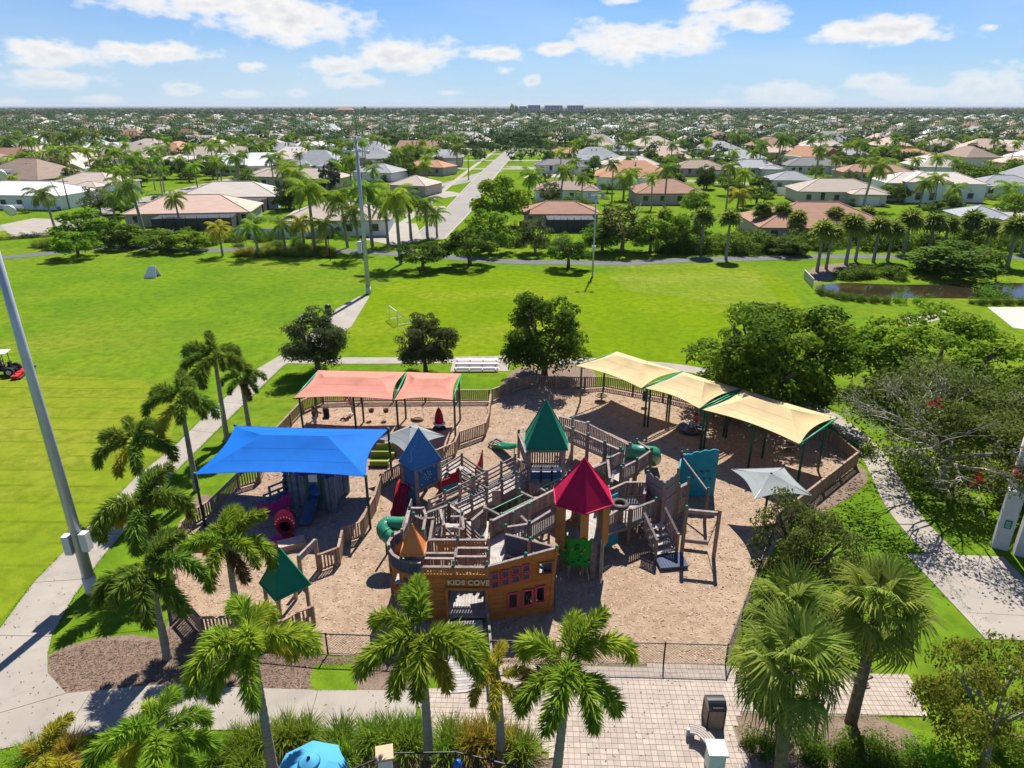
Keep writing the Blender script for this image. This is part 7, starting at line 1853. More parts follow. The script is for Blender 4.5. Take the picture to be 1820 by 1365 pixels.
for (x, y, ty, lab) in ((124, 372, 318, 'timber utility pole with crossarm by the left street'), (398, 310, 250, 'utility pole beside the far cul-de-sac'), (833, 320, 268, 'thin utility pole at the road side')):
    b = at(x, y); h = hgt(b, x, ty); o = thing('utility_pole', b, lab, 'utility pole'); link('shaft', MB().tube([V3(b, 0), V3(b, h)], [.17, .11], 8).mesh('shaft', BARK, True), I4, o); piece('crossarm', BARK, (b.x - 1.2, b.y, h - .5), (b.x + 1.2, b.y, h - .5), .12, .14, o)
for k, (x, y) in enumerate(((587, 463), (646, 462))):
    b = at(x, y); o = thing('path_bollard_light', b, ('left', 'right')[k] + ' thin lamp post beside the park path near the palm strip', 'lamp post'); link('shaft', MB().tube([V3(b, 0), V3(b, 3.4)], [.08, .06], 8).mesh('shaft', BLACK, True), I4, o); link('lamp_head', MB().lathe([(.1, 0), (.22, .1), (.2, .3), (.05, .36)], n=10).mesh('lamp_head', BLACK, True), T(V3(b, 3.4)), o)

# bleachers
b = at(848, 660); o = thing('bleachers', b, 'low aluminium bleachers on a concrete pad behind the coral canopies', 'bleachers'); AL = mat('aluminium', (.33, .34, .35), .5, metal=.6, var=.05)
x0, x1 = at(808, 660).x, at(886, 660).x
for k in range(3):
    piece('seat_plank', AL, (x0, b.y + .7 * k, .34 + .14 * k), (x1, b.y + .7 * k, .34 + .14 * k), .28, .05, o)
    piece('foot_plank', AL, (x0, b.y + .35 + .7 * k, .10 + .14 * k), (x1, b.y + .35 + .7 * k, .10 + .14 * k), .28, .04, o)
for k in range(4): x = x0 + (x1 - x0) * (k + .1) / 3.3; piece('frame', GALV, (x, b.y - .1, .1), (x, b.y + 1.8, .6), .06, .08, o); piece('frame', GALV, (x, b.y + 1.7, 0), (x, b.y + 1.7, .6), .06, .06, o)
# goals
def small_goal(label, p, w, h, d, rz, m, net=True):
    o = thing('soccer_goal', p, label, 'goal', rz=rz); M_ = WM[o]
    P = lambda x, y, z: M_ @ Vector((x, y, z)); mb = MB()
    for a, b in (((-w / 2, 0, 0), (-w / 2, 0, h)), ((w / 2, 0, 0), (w / 2, 0, h)), ((-w / 2, 0, h), (w / 2, 0, h)), ((-w / 2, 0, h), (-w / 2, d, 0)), ((w / 2, 0, h), (w / 2, d, 0)), ((-w / 2, d, 0), (w / 2, d, 0)), ((-w / 2, 0, 0), (-w / 2, d, 0)), ((w / 2, 0, 0), (w / 2, d, 0))): link('frame_bar', MB().tube([P(*a), P(*b)], .05, 6).mesh('frame_bar', m), I4, o)
    k = 12
    for i in range(k + 1):
        x = -w / 2 + w * i / k; mb.bar(P(x, 0, h), P(x, d, 0), .012); z = i / k; mb.bar(P(-w / 2, d * z, h * (1 - z)), P(w / 2, d * z, h * (1 - z)), .012)
    mb.build('net', WHITE, o, kind='stuff')
small_goal('white framed soccer goal with net on the field right of the footpath', at(700, 572), 2.6, 1.5, 1.6, R(-62), WHITE)
o = thing('folding_board', at(271, 492), 'white A-shaped rebound board standing on the left field', 'board'); p = at(271, 492)
for s in (-1, 1): link('board_face', MB().slab([p + Vector((-.9, s * .7, 0)), p + Vector((.9, s * .7, 0)), p + Vector((.7, 0, 1.5)), p + Vector((-.2, 0, 1.5))], (0, s, .4), .05).mesh('board_face', WHITE), I4, o)
# green bins
for (x, y, lab) in ((584, 560, 'dark green park bin beside the footpath end'), (196, 440, 'dark bin beside the park path at the left planting')):
    p = at(x, y); o = thing('park_bin', p, lab, 'litter bin'); link('body', MB().lathe([(.32, 0), (.36, .05), (.36, .95), (.33, .98)], n=14).mesh('body', DGREENST, True), T(p), o); link('lid', MB().lathe([(.38, .96), (.38, 1.02), (.26, 1.22), (.05, 1.28)], n=14).mesh('lid', DGREENST, True), T(p), o)
b = at(596, 562); o = thing('path_bench', at(560, 572), 'pale bench partly behind the tree at the footpath end', 'bench'); p = at(548, 572)
link('seat', MB().box(-.9, .9, -.2, .2, .42, .48).mesh('seat', WHITE), T(p) @ RZ(R(45)), o); link('backrest', MB().box(-.9, .9, .2, .25, .55, .9).mesh('backrest', WHITE), T(p) @ RZ(R(45)), o)
for s in (-.75, .75): link('leg', MB().box(s - .04, s + .04, -.18, .22, 0, .42).mesh('leg', GALV), T(p) @ RZ(R(45)), o)

# plaza bin, curved bench, pillar
p = at(1266, 1285); o = thing('plaza_bin', p, 'square tan litter bin with a domed black lid on the plaza', 'litter bin'); TANP = mat('tan_stone_panel', (.30, .215, .14), .9, (.24, .17, .11), 8)
link('body', MB().box(-.32, .32, -.32, .32, .06, .92).mesh('body', TANP), T(p), o); link('base', MB().box(-.30, .30, -.30, .30, 0, .06).mesh('base', BLACK), T(p), o)
for s in (-1, 1):
    for t in (-1, 1): box_piece('corner_post', BLACK, p + Vector((s * .32, t * .32, 0)), (.05, .05, .95), o)
vs = []; n = 10
for k in range(n + 1): g = math.pi * k / n; vs.append((.35 * math.cos(g), .95 + .34 * math.sin(g)))
link('lid', MB().slab([(x, -.34, z) for x, z in vs], (0, 1, 0), .68).mesh('lid', mat('black_gloss_lid', (.02, .022, .024), .25, spec=.6)), T(p) @ RZ(R(90)), o)
link('opening', MB().box(-.2, .2, -.36, -.345, 1.0, 1.16).mesh('opening', BLACK), T(p), o)
o = thing('curved_bench', at(1240, 1325), 'curved grey slatted bench on the plaza below the litter bin', 'bench'); SLAT = mat('grey_slat', (.34, .30, .27), .85, var=.12)
arc = [at(x, y, .45) for x, y in ((1226, 1294), (1240, 1297), (1253, 1306), (1264, 1320), (1270, 1334))]; arc = [Vector((q.x, q.y, .45)) for q in cat_rom(arc, 4, closed=False)]
def offs(P, d):
    out_ = []
    for i, q in enumerate(P): t = (P[min(i + 1, len(P) - 1)] - P[max(0, i - 1)]).normalized(); out_.append(q + Vector((-t.y, t.x, 0)) * d)
    return out_
for k in range(5):
    L_ = offs(arc, (k - 2) * .095); mb = MB()
    for a, b in zip(L_, L_[1:]): mb.bar(a, b, .075, .045)
    link('slat', mb.mesh('slat', SLAT), I4, o)
for q in (arc[1], arc[len(arc) // 2], arc[-2]): link('leg', MB().bar(V3(q, 0), V3(q, .42), .3, .09).mesh('leg', GALV), I4, o)
p = at(1268, 1368); o = thing('gate_pillar', p, 'white square pillar with a flat cap at the bottom edge of the plaza', 'pillar'); link('shaft', MB().box(-.28, .28, -.28, .28, 0, 1.0).mesh('shaft', WHITE), T(p) @ RZ(R(-2)), o); link('cap', MB().box(-.34, .34, -.34, .34, 1.0, 1.1).mesh('cap', WALLM['pale']), T(p) @ RZ(R(-2)), o)
# bottom metal fence with pillar, blue umbrella and blue bollard
zf = 1.25
def metal_fence(label, pts):
    P = [at(x, y, zf) for x, y in pts]; o = thing('metal_railing', V3(P[0], 0), label, 'railing'); 
    for a, b in zip(P, P[1:]):
        link('top_rail', MB().tube([V3(a, zf), V3(b, zf)], .035, 6).mesh('top_rail', BLACK), I4, o); piece('lower_rail', BLACK, V3(a, .15), V3(b, .15), .03, .04, o); L = (b - a).length; n = int(L / .12)
        for i in range(n): p = a.lerp(b, (i + .5) / n); piece('baluster', BLACK, V3(p, .1), V3(p, zf), .016, .016, o)
        for p in (a, b): piece('post', BLACK, V3(p, 0), V3(p, zf + .05), .06, .06, o)
metal_fence('black metal railing along the bottom edge, left part', [(612, 1372), (640, 1362), (680, 1345)]); metal_fence('black metal railing along the bottom edge right of the tan pillar', [(695, 1339), (810, 1337), (850, 1346), (905, 1360), (950, 1378)])
p = at(683, 1337, 1.45); o = thing('tan_pillar', V3(p, 0), 'square tan topped pillar in the bottom railing', 'pillar'); link('shaft', MB().box(-.24, .24, -.24, .24, 0, 1.35).mesh('shaft', WALLM['pale']), T(V3(p, 0)) @ RZ(R(12)), o); link('cap', MB().box(-.3, .3, -.3, .3, 1.35, 1.45).mesh('cap', mat('tan_cap', (.52, .36, .24), .9)), T(V3(p, 0)) @ RZ(R(12)), o)
p = at(813, 1352, 1.0); o = thing('blue_post', V3(p, 0), 'rounded blue post behind the bottom railing', 'bollard'); link('body', MB().lathe([(.15, 0), (.16, .8), (.13, .95), (.05, 1.02)], n=14).mesh('body', mat('blue_plastic', (.02, .12, .42), .4), True), T(V3(p, 0)), o)
p = at(549, 1352, 2.5); o = thing('patio_umbrella', V3(p, 0), 'sky blue patio umbrella at the bottom edge with scalloped rim', 'umbrella'); UB = fabric('sky_blue', (.10, .45, .72)); vs = [(0, 0, 0)]; n = 32; rU = 1.2
rim = []
for k in range(n):
    g = 2 * math.pi * k / n + .2; seg = (k % 4) / 4; rr_ = rU * (1 - .12 * math.sin(math.pi * seg)); rim.append((rr_ * math.cos(g), rr_ * math.sin(g), -.5 + .06 * math.sin(math.pi * seg)))
mid_ = [(x * .5, y * .5, -.16 + (z + .5) * .3) for x, y, z in rim]; vs += mid_ + rim; fs = [(0, 1 + k, 1 + (k + 1) % n) for k in range(n)] + [(1 + k, 1 + n + k, 1 + n + (k + 1) % n, 1 + (k + 1) % n) for k in range(n)]; fs = [f[::-1] for f in fs] if False else fs
kk = len(vs); vs2 = [(x, y, z - .012) for x, y, z in vs]; link('canopy', MB().add(vs + vs2, fs + [tuple(kk + i for i in f)[::-1] for f in fs]).mesh('canopy', UB), T(p), o)
link('pole', MB().tube([V3(p, 0), V3(p, 2.5)], .03, 8).mesh('pole', GALV), I4, o); link('top_vent', MB().lathe([(.36, -.06), (.3, .0), (.05, .10), (.02, .12)], n=16).mesh('top_vent', UB, True), T(p), o); link('finial', MB().lathe([(.05, .1), (.06, .14), (.02, .2)], n=8).mesh('finial', BLACK), T(p), o)
for k in range(8): g = 2 * math.pi * k / 8 + .2; piece('rib', GALV, p + Vector((0, 0, -.04)), p + Vector((rU * math.cos(g) * .98, rU * math.sin(g) * .98, -.53)), .02, .02, o)

# ---------------------------------------------------------------- building corner at the right edge
BR = thing('park_building', at(1790, 970), 'white building corner with a pylon and round column at the right frame edge', 'building'); q = at(1770, 972)
base = at(1762, 973); PYL = mat('pylon_stucco', (.60, .58, .60), .9, (.54, .52, .54), .8); az_ = R(-28)
Mp = T(base) @ RZ(az_)
link('pylon', MB().box(0, .72, 0, .42, 0, hgt(base, 1786, 872)).mesh('pylon', PYL), Mp, BR); ph = hgt(base, 1786, 872)
sg = link('green_sign', MB().box(.24, .56, -.03, -.004, ph * .38, ph * .52).mesh('green_sign', mat('green_notice', (.02, .20, .12), .5)), Mp, BR)
for k in range(4): link('sign_text_line', MB().box(.28, .52 - .05 * (k % 2), -.036, -.031, ph * (.40 + .027 * k), ph * (.412 + .027 * k)).mesh('sign_text_line', mat('pale_sign_line', (.35, .6, .5), .6)), Mp, sg)
c = base + Vector((.75, .75, 0)); ch = hgt(c, 1818, 768)
link('column', MB().tube([V3(c, 0), V3(c, ch)], .2, 18).mesh('column', mat('column_stucco', (.62, .56, .50), .9), True), I4, BR); link('column_cap', MB().lathe([(.2, 0), (.27, .05), (.27, .16), (.2, .18)], n=18).mesh('column_cap', PYL), T(V3(c, ch)), BR)
link('rear_pier', MB().box(.98, 1.5, -.25, .35, 0, 3.6).mesh('rear_pier', PYL), Mp, BR)
link('wall', MB().box(2.2, 14, .3, 12, 0, 4.2).mesh('wall', WALLM['blue']), Mp, BR); link('soffit', MB().box(1.4, 14, -.1, 12.4, ch, ch + .3).mesh('soffit', WALLM['pale']), Mp, BR)

# ---------------------------------------------------------------- mower with driver
MW = thing('ride_on_mower', at(14, 668), 'red ride-on field mower with white sun roof at the left frame edge', 'mower'); p = at(8, 666); Mm = T(p) @ RZ(R(12)); MRED = plast('mower_red', (.42, .02, .02))
def mpart(n_, mb, m, sm=False): return link(n_, mb.mesh(n_, m, sm), Mm, MW)
mpart('chassis', MB().box(-1.1, 1.0, -.45, .45, .45, .62), BLACK); mpart('engine_hood', MB().box(-1.25, -.35, -.42, .42, .62, 1.15), MRED); mpart('seat', MB().box(-.3, .15, -.25, .25, .75, .87).box(-.36, -.26, -.25, .25, .87, 1.35), BLACK); mpart('dash', MB().box(.55, .75, -.2, .2, .62, 1.2), BLACK)
for x in (-.35, .45):
    for y in (-.5, .5): mpart('roof_post', MB().tube([(x, y, .6), (x, y, 2.05)], .03, 6), BLACK)
mpart('sun_roof', MB().box(-.75, .75, -.65, .65, 2.05, 2.13), WHITE)
for x, y, r_ in ((-.85, -.6, .34), (-.85, .6, .34), (.75, -.68, .42), (.75, .68, .42)):
    w_ = link('wheel', MB().tube([(0, -.12, 0), (0, .12, 0)], r_, 18).mesh('wheel', RUBBER, False), Mm @ T((x, y, r_)), MW); link('rim', MB().tube([(0, -.14, 0), (0, .14, 0)], r_ * .5, 12).mesh('rim', mat('pale_rim', (.6, .55, .35), .5)), Mm @ T((x, y, r_)), w_)
for y in (-1.15, 0, 1.15): mpart('cutting_deck', MB().box(1.2, 1.75, y - .5, y + .5, .12, .34), MRED); mpart('deck_roller', MB().tube([(1.85, y - .48, .1), (1.85, y + .48, .1)], .09, 8), BLACK); mpart('lift_arm', MB().bar((.8, y * .4, .5), (1.4, y, .36), .07), BLACK)


# ---------------------------------------------------------------- people
def person(label, M_, J, shirt, pants, hair, skin=(.42, .24, .16), name='person', sc_=1.0):
    """J: joint dict in metres; one continuous skinned body, clothing and hair as children"""
    o = thing(name, M_.translation, label, 'person'); 
    def skinned(nm, verts, edges, rad, m, par):
        me = bpy.data.meshes.new(nm); me.from_pydata([J[v] if isinstance(v, str) else v for v in verts], edges, []); me.materials.append(m)
        ob = link(nm, me, M_ @ Matrix.Scale(sc_, 4), par); md = ob.modifiers.new('skin', 'SKIN'); sl = me.skin_vertices[0].data
        for i, r_ in enumerate(rad): sl[i].radius = (r_, r_ * .85)
        sl[0].use_root = True; md.use_smooth_shade = True; ob.modifiers.new('sub', 'SUBSURF').levels = 1; ob.modifiers[-1].render_levels = 1; return ob
    B = ['pelvis', 'chest', 'neck', 'head', 'crownp', 'ls', 'le', 'lw', 'rs', 're', 'rw', 'lh', 'lk', 'la', 'rh', 'rk', 'ra', 'lt', 'rt']
    E2_ = [(0, 1), (1, 2), (2, 3), (3, 4), (1, 5), (5, 6), (6, 7), (1, 8), (8, 9), (9, 10), (0, 11), (11, 12), (12, 13), (0, 14), (14, 15), (15, 16), (13, 17), (16, 18)]
    sk = mat('skin_%s' % name + str(len(MATS)), skin, .6)
    body = skinned('body', B, E2_, [.13, .14, .055, .095, .06, .06, .045, .03, .06, .045, .03, .085, .06, .04, .085, .06, .04, .03, .03], sk, o)
    skinned('shirt', ['pelvis', 'chest', 'ls', 'le', 'rs', 're'], [(0, 1), (1, 2), (2, 3), (1, 4), (4, 5)], [.15, .165, .075, .06, .075, .06], mat('cloth_%d' % len(MATS), shirt, .9), o)
    skinned('shorts', ['pelvis', 'lh', 'lk', 'rh', 'rk'], [(0, 1), (1, 2), (0, 3), (3, 4)], [.15, .10, .08, .10, .08], mat('cloth_%d' % len(MATS), pants, .9), o)
    hd = Vector(J['head']); link('hair', MB().lathe([(.02, -.06), (.10, -.05), (.12, .04), (.10, .12), (.05, .16), (.01, .17)], n=12).mesh('hair', mat('hair_%d' % len(MATS), hair, .7), True), M_ @ Matrix.Scale(sc_, 4) @ T(hd + Vector((0, .03, .02))), o)
    for s in (-1, 1): link('hand', MB().lathe([(.01, -.09), (.035, -.05), (.04, 0), (.02, .03)], n=7).mesh('hand', sk, True), M_ @ Matrix.Scale(sc_, 4) @ T(J['lw' if s < 0 else 'rw']), o)
    for s in (-1, 1): f_ = Vector(J['lt' if s < 0 else 'rt']); link('shoe', MB().box(-.045, .045, -.16, .08, -.03, .05).mesh('shoe', WHITE), M_ @ Matrix.Scale(sc_, 4) @ T(f_), o)
    return o


STAND = dict(pelvis=(0, 0, .95), chest=(0, .0, 1.32), neck=(0, 0, 1.5), head=(0, -.02, 1.62), crownp=(0, -.01, 1.73), ls=(-.19, 0, 1.42), le=(-.26, -.08, 1.16), lw=(-.2, -.28, 1.02), rs=(.19, 0, 1.42), re=(.26, -.06, 1.16), rw=(.24, -.26, .98), lh=(-.1, 0, .9), lk=(-.11, -.03, .5), la=(-.11, .02, .09), rh=(.1, 0, .9), rk=(.12, .0, .5), ra=(.13, .05, .09), lt=(-.11, -.1, .04), rt=(.13, -.07, .04))
PUSH = dict(STAND, le=(.05, -.25, 1.3), lw=(.15, -.48, 1.25), re=(.3, -.2, 1.25), rw=(.35, -.45, 1.2))
SIT = dict(pelvis=(0, 0, .55), chest=(0, -.04, .92), neck=(0, -.05, 1.1), head=(0, -.08, 1.22), crownp=(0, -.07, 1.33), ls=(-.19, -.03, 1.02), le=(-.25, -.15, .8), lw=(-.18, -.35, .75), rs=(.19, -.03, 1.02), re=(.25, -.15, .8), rw=(.18, -.35, .75), lh=(-.1, -.03, .53), lk=(-.12, -.45, .55), la=(-.12, -.5, .12), rh=(.1, -.03, .53), rk=(.12, -.45, .55), ra=(.12, -.5, .12), lt=(-.12, -.6, .08), rt=(.12, -.6, .08))
person('person in olive green shirt and white shorts pushing a swing at the left end', T(at(561, 762)) @ RZ(R(70)), PUSH, (.09, .11, .05), (.6, .6, .58), (.12, .07, .03))
person('person in pale pink top standing by the coral canopy swings', T(at(627, 736)) @ RZ(R(-60)), PUSH, (.62, .36, .34), (.5, .3, .27), (.16, .08, .04))
person('child in red swinging high beside the person in pink', T(at(618, 735)) @ T((0, 0, .75)) @ RZ(R(60)), SIT, (.5, .06, .05), (.4, .05, .05), (.1, .06, .03), sc_=.7)
person('person in red top sitting on the dark spinner under the yellow canopies', T(at(1236, 764)) @ T((0, 0, .0)) @ RZ(R(-120)), SIT, (.55, .06, .04), (.45, .48, .6), (.03, .02, .015))
person('mower driver in dark clothes sitting under the sun roof', Mm @ T((-.08, 0, .30)) @ RZ(R(90)), SIT, (.05, .07, .14), (.06, .06, .08), (.03, .02, .02))

# ---------------------------------------------------------------- cars in the suburb
def car(label, p, c, rz, n_='parked_car'):
    o = thing(n_, p, label, 'car'); M_ = T(p) @ RZ(rz); pm_ = mat('car_paint_%d' % len(MATS), c, .3, spec=.6)
    prof = [(-2.2, .35), (2.2, .35), (2.25, .7), (1.9, .85), (1.1, .92), (.55, 1.42), (-1.1, 1.45), (-1.75, .98), (-2.2, .9)]
    link('body', MB().slab([(x, -.88, z) for x, z in prof], (0, 1, 0), 1.76).mesh('body', pm_), M_, o)
    gl = [(1.0, .95), (.5, 1.36), (-1.05, 1.39), (-1.6, 1.0)]
    link('window', MB().slab([(x, -.895, z) for x, z in gl], (0, 1, 0), 1.79).mesh('window', GLASS), M_, o); link('windscreen', MB().slab([(1.12, -.75, .95), (1.12, .75, .95), (.58, .7, 1.4), (.58, -.7, 1.4)], (1, 0, .8), .02).mesh('windscreen', GLASS), M_, o)
    for x in (-1.4, 1.4):
        for y in (-.8, .8): w_ = link('wheel', MB().tube([(x, y - .12, .33), (x, y + .12, .33)], .33, 14).mesh('wheel', RUBBER), M_, o)
car('dark red car on the drive of the orange roofed house', at(979, 285), (.25, .01, .02), R(80)); car('dark car beside the red one', at(989, 285), (.03, .03, .04), R(85)); car('silver grey car before the dark grey corner house', at(1026, 309), (.35, .37, .4), R(10)); car('dark car far up the left street', at(640, 291), (.05, .05, .06), R(15)); car('white car before the modern white house', at(1187, 311), (.65, .65, .65), R(60))
# white pond fence and yard fences
def board_fence(label, a, b, h, m, n):
    A_, B_ = at(*a), at(*b); o = thing('board_fence', A_, label, 'fence')
    for i in range(n):
        p = A_.lerp(B_, (i + .5) / n); w_ = (B_ - A_).length / n; d = (B_ - A_).normalized(); link('board', unit_box(m), T(p) @ RZ(math.atan2(d.y, d.x)) @ Matrix.Diagonal((w_ - .015, .05, h, 1)), o)
    piece('rail', m, V3(A_, h), V3(B_, h), .1, .06, o)
board_fence('white board fence behind the row of palms', (420, 424), (520, 424), 1.8, WHITE, 40); board_fence('white board fence beside the light grey roofed house', (1380, 347), (1418, 347), 2.0, WHITE, 22); board_fence('grey metal fence at the left end of the pond', (1428, 495), (1444, 512), 1.2, GALV, 26)
# ================================================================ PLANTS IN THE PARK
def pbase(px, py): return at(px, py)
def ptop(b, px, py): return hgt(b, px, py)


def put_foxtail(label, bpx, hpx, size, tone='g', n=9, seed=0, yellow=.25, bz=0.0, angles=None):
    b = at(*bpx); t = hgt(b, *hpx)
    d = _f + Vector((1, 0, 0)) * ((hpx[0] - 910) / FPX) - _u * ((hpx[1] - 682.5) / FPX); x = d.x * (b.y / d.y)
    return foxtail(label, b, t, size, tone, n, seed, (x - b.x, 0), yellow, angles=angles)


put_foxtail('foxtail palm in front of the brown ship hull, left of its doorway', (763, 1345), (748, 1122), 0.88, 'g', 10, 1, .5, angles=((112, 0), (160, 0), (190, 1), (215, 1), (245, 2), (275, 1), (305, 2), (330, 1), (358, 1), (100, 3)))
put_foxtail('tall foxtail palm behind the light blue umbrella', (486, 1372), (446, 1140), 0.9, 'g', 10, 2, .5)
put_foxtail('foxtail palm with bare grey trunk rising from the dark mulch bed', (298, 1170), (266, 1012), 0.84, 'd', 9, 3, .2)
put_foxtail('foxtail palm on the paved plaza, its long spike sticking up', (988, 1385), (1012, 1180), 0.94, 'g', 9, 4, .6)
put_foxtail('small yellowed foxtail palm between the two plaza palms', (892, 1345), (884, 1196), 0.5, 'y', 7, 5, .9)
put_foxtail('foxtail palm by the lower left path whose foot is below the frame', (288, 1420), (276, 1300), 0.82, 'g', 9, 6, .6)
put_foxtail('low palm head in the bottom left corner beside the grass', (85, 1440), (78, 1348), 0.6, 'y', 8, 7, .4)
put_foxtail('foxtail palm with drooping crown over the small green roof', (424, 1100), (402, 962), 0.84, 'g', 10, 8, .4)
put_foxtail('tallest foxtail palm beside the left footpath', (404, 784), (381, 634), 0.92, 'd', 10, 9, .2)
put_foxtail('slim foxtail palm just right of the tallest one', (443, 760), (428, 672), 0.62, 'd', 8, 10, .1)
put_foxtail('foxtail palm with its trunk beside the left corner of the blue canopy', (350, 872), (320, 708), 0.85, 'd', 9, 11, .2)
put_foxtail('foxtail palm standing on the left footpath edge near the mown field', (262, 890), (238, 784), 0.92, 'd', 9, 12, .2)
put_foxtail('wide dark foxtail palm right of the big floodlight pole boxes', (276, 1010), (258, 900), 0.98, 'd', 10, 13, .3)


def put_tree(lab, bpx, top, wpx, kind, name='broadleaf_tree', rz=None, depth=None):
    b = at(*bpx); h = hgt(b, *top); w = (at(wpx[1], bpx[1]) - at(wpx[0], bpx[1])).length * (b.length / (b - Vector((0, 0, h * .5))).length) * 1.03
    return tree(name, lab, b, kind, h, w, rz=rz, depth=depth)


put_tree('small dark leaved tree left of the coral canopies, over the footpath', (566, 663), (562, 552), (497, 632), 'oak_near', 'oak_tree')
put_tree('small dark leaved tree behind the coral canopies', (757, 664), (755, 562), (697, 815), 'oak_near', 'oak_tree')
put_tree('round dense tree in the middle behind the play area', (968, 672), (960, 514), (884, 1043), 'broad_near')
put_tree('wide dense mango like tree behind the yellow canopies', (1352, 722), (1350, 530), (1198, 1502), 'mango_near')
put_tree('wide bright green tree on the right below the pond', (1650, 708), (1650, 540), (1508, 1832), 'bright_near')
put_tree('fine leaved dark tree overhanging the grey sail and chain link fence', (1412, 1062), (1408, 885), (1288, 1505), 'olive_near', 'oak_tree')
put_tree('yellow green tree with grey twigs in the bottom right corner', (1745, 1365), (1740, 1135), (1600, 1880), 'front_near')
put_tree('dark leafy tree at the right frame edge behind the dying tree', (1850, 800), (1850, 665), (1760, 1960), 'mango_near')

# half bare dying tree: grey limbs show through thin foliage
def dying_tree(label, b, h, w):
    o = thing('dying_tree', b, label, 'tree'); rd = random.Random(4); mb = MB(); tips = []
    mb.tube([V3(b, -.1), V3(b, h * .18) + Vector((.1, 0, 0)), V3(b, h * .28)], [.42, .3, .26], 10); link('trunk', mb.mesh('trunk', GREYBARK, True), I4, o)
    def grow(p, d, L, r, lev, mbb):
        q = p + d * L; m_ = (p + q) / 2 + Vector((rd.uniform(-.1, .1), rd.uniform(-.1, .1), rd.uniform(-.02, .1))) * L; mbb.tube([p, m_, q], [r, r * .8, r * .55], 6 if lev < 2 else 3)
        if lev >= 5: tips.append(q); return
        for k in range(3 if lev < 4 else 2):
            nd = (d + Vector((rd.uniform(-.75, .75), rd.uniform(-.75, .75), rd.uniform(-.36, .34)))).normalized(); grow(q, nd, L * rd.uniform(.6, .82), max(.012, r * .55), lev + 1, mbb)
    for i in range(7):
        a = 2 * math.pi * i / 7 + rd.uniform(-.3, .3); mbb = MB(); grow(V3(b, h * .25), Vector((math.cos(a), math.sin(a), rd.uniform(.18, .62))).normalized(), w * .215, .15, 0, mbb); l_ = link('limb', mbb.mesh('limb', mat('bleached_twigs', (.42, .385, .36), .95, (.3, .27, .25), 3), True), I4, o); l_['kind'] = 'stuff'
    r = np.random.default_rng(8); n = 17000; Tp = np.array([tuple(t) for t in tips]); keep = Tp[r.random(len(Tp)) < .62]; keep = keep
    idx = r.integers(0, len(keep), n); C = keep[idx] + r.normal(size=(n, 3)) * np.array([.5, .5, .42]); 
    side = (C[:, 0] > b.x - 1.0) | (r.random(n) < .5); C = C[side]; idx = idx[side]; Nn = r.normal(size=C.shape) + np.array([0, 0, .8]); Nn /= np.linalg.norm(Nn, axis=1, keepdims=True)
    V, F = leaf_quads(C, Nn, .2); kv = r.random(len(keep)); Cc = crown_mesh('crown_mass', L_GREYOLIVE, w * .42, w * .38, h * .36, 17000, .2, 100, .19, 77, .8, .45); q2 = link('crown', Cc, T(V3(b, h * .08) + Vector((1.5, .1, 0))), o); q2['kind'] = 'stuff'
    k = link('crown', np_mesh('crown', V, F, L_GREYOLIVE, np.repeat(np.clip(kv[idx] * .8 + r.uniform(0, .3, len(C)), 0, 1), 4)), I4, o); k['kind'] = 'stuff'
    for kk in range(4):
        t = keep[r.integers(0, len(keep))]; C = t + r.normal(size=(34, 3)) * .2; Nn = r.normal(size=C.shape); Nn /= np.linalg.norm(Nn, axis=1, keepdims=True); V, F = leaf_quads(C, Nn, .2); k = link('red_leaves', np_mesh('red_leaves', V, F, L_RED, np.full(len(V), .5)), I4, o); k['kind'] = 'stuff'
b = at(1672, 868); dying_tree('half bare grey tree with thin foliage right of the playground', b, hgt(b, 1680, 645), 11.0)
# fan palms at lower right
def put_sabal(lab, bpx, hpx, size, n, seed):
    b = at(*bpx); t = hgt(b, *hpx); d = _f + Vector((1, 0, 0)) * ((hpx[0] - 910) / FPX) - _u * ((hpx[1] - 682.5) / FPX); sabal(lab, b, t, size, n, seed, (d.x * (b.y / d.y) - b.x, 0))
put_sabal('fan palm with leaning patterned trunk, rightmost of the three', (1512, 1285), (1562, 1085), .95, 34, 1)
put_sabal('fan palm nearest the camera beside the litter bin', (1385, 1440), (1405, 1190), .95, 34, 2)
put_sabal('yellowish fan palm behind the nearest one', (1392, 1270), (1402, 1092), .88, 32, 3)
for k, (x, y, h, w, kd, lab) in enumerate(((1365, 1075, 1.3, 1.9, 'bush_fine', 'bright green shrub below the fine leaved tree, beside the fence'), (1430, 1090, 1.1, 1.8, 'bush_fine', 'bright shrub between the fine leaved tree and the fan palms'), (1540, 1345, 1.2, 2.4, 'bush_finedark', 'dark glossy shrub below the leaning fan palm'), (1480, 1360, 1.3, 2.2, 'bush_finedark', 'dark shrub at the bottom edge among the fan palms'), (1590, 1375, 1.1, 2.2, 'bush_finedark', 'dark shrub at the bottom edge right of the fan palms'),
                                          (1350, 1330, 1.2, 1.6, 'bush_finedark', 'dark shrub right of the curved bench'), (1420, 1330, 1.2, 2.0, 'bush_finedark', 'dark shrub under the nearest fan palm'), (1345, 1200, 1.0, 1.2, 'bush_fine', 'small shrub at the foot of the chain link corner'), (1690, 1390, 1.6, 2.6, 'bush_fine', 'bright shrub under the bottom right tree'), (1790, 1330, 1.6, 2.4, 'bush_fine', 'bright shrub at the bottom right frame edge'),
                                          (1640, 1350, 1.0, 1.8, 'bush_fine', 'small bright shrub beside the bottom right path edge'), (1530, 800, 1.0, 2.4, 'bush_dark', 'dark low shrub outside the right picket fence'), (1560, 500, .5, .5, 'bush_mid', 'tiny shrub on the pond edge'))):
    if k < 12: bush('shrub', lab, at(x, y), kd, h, w)
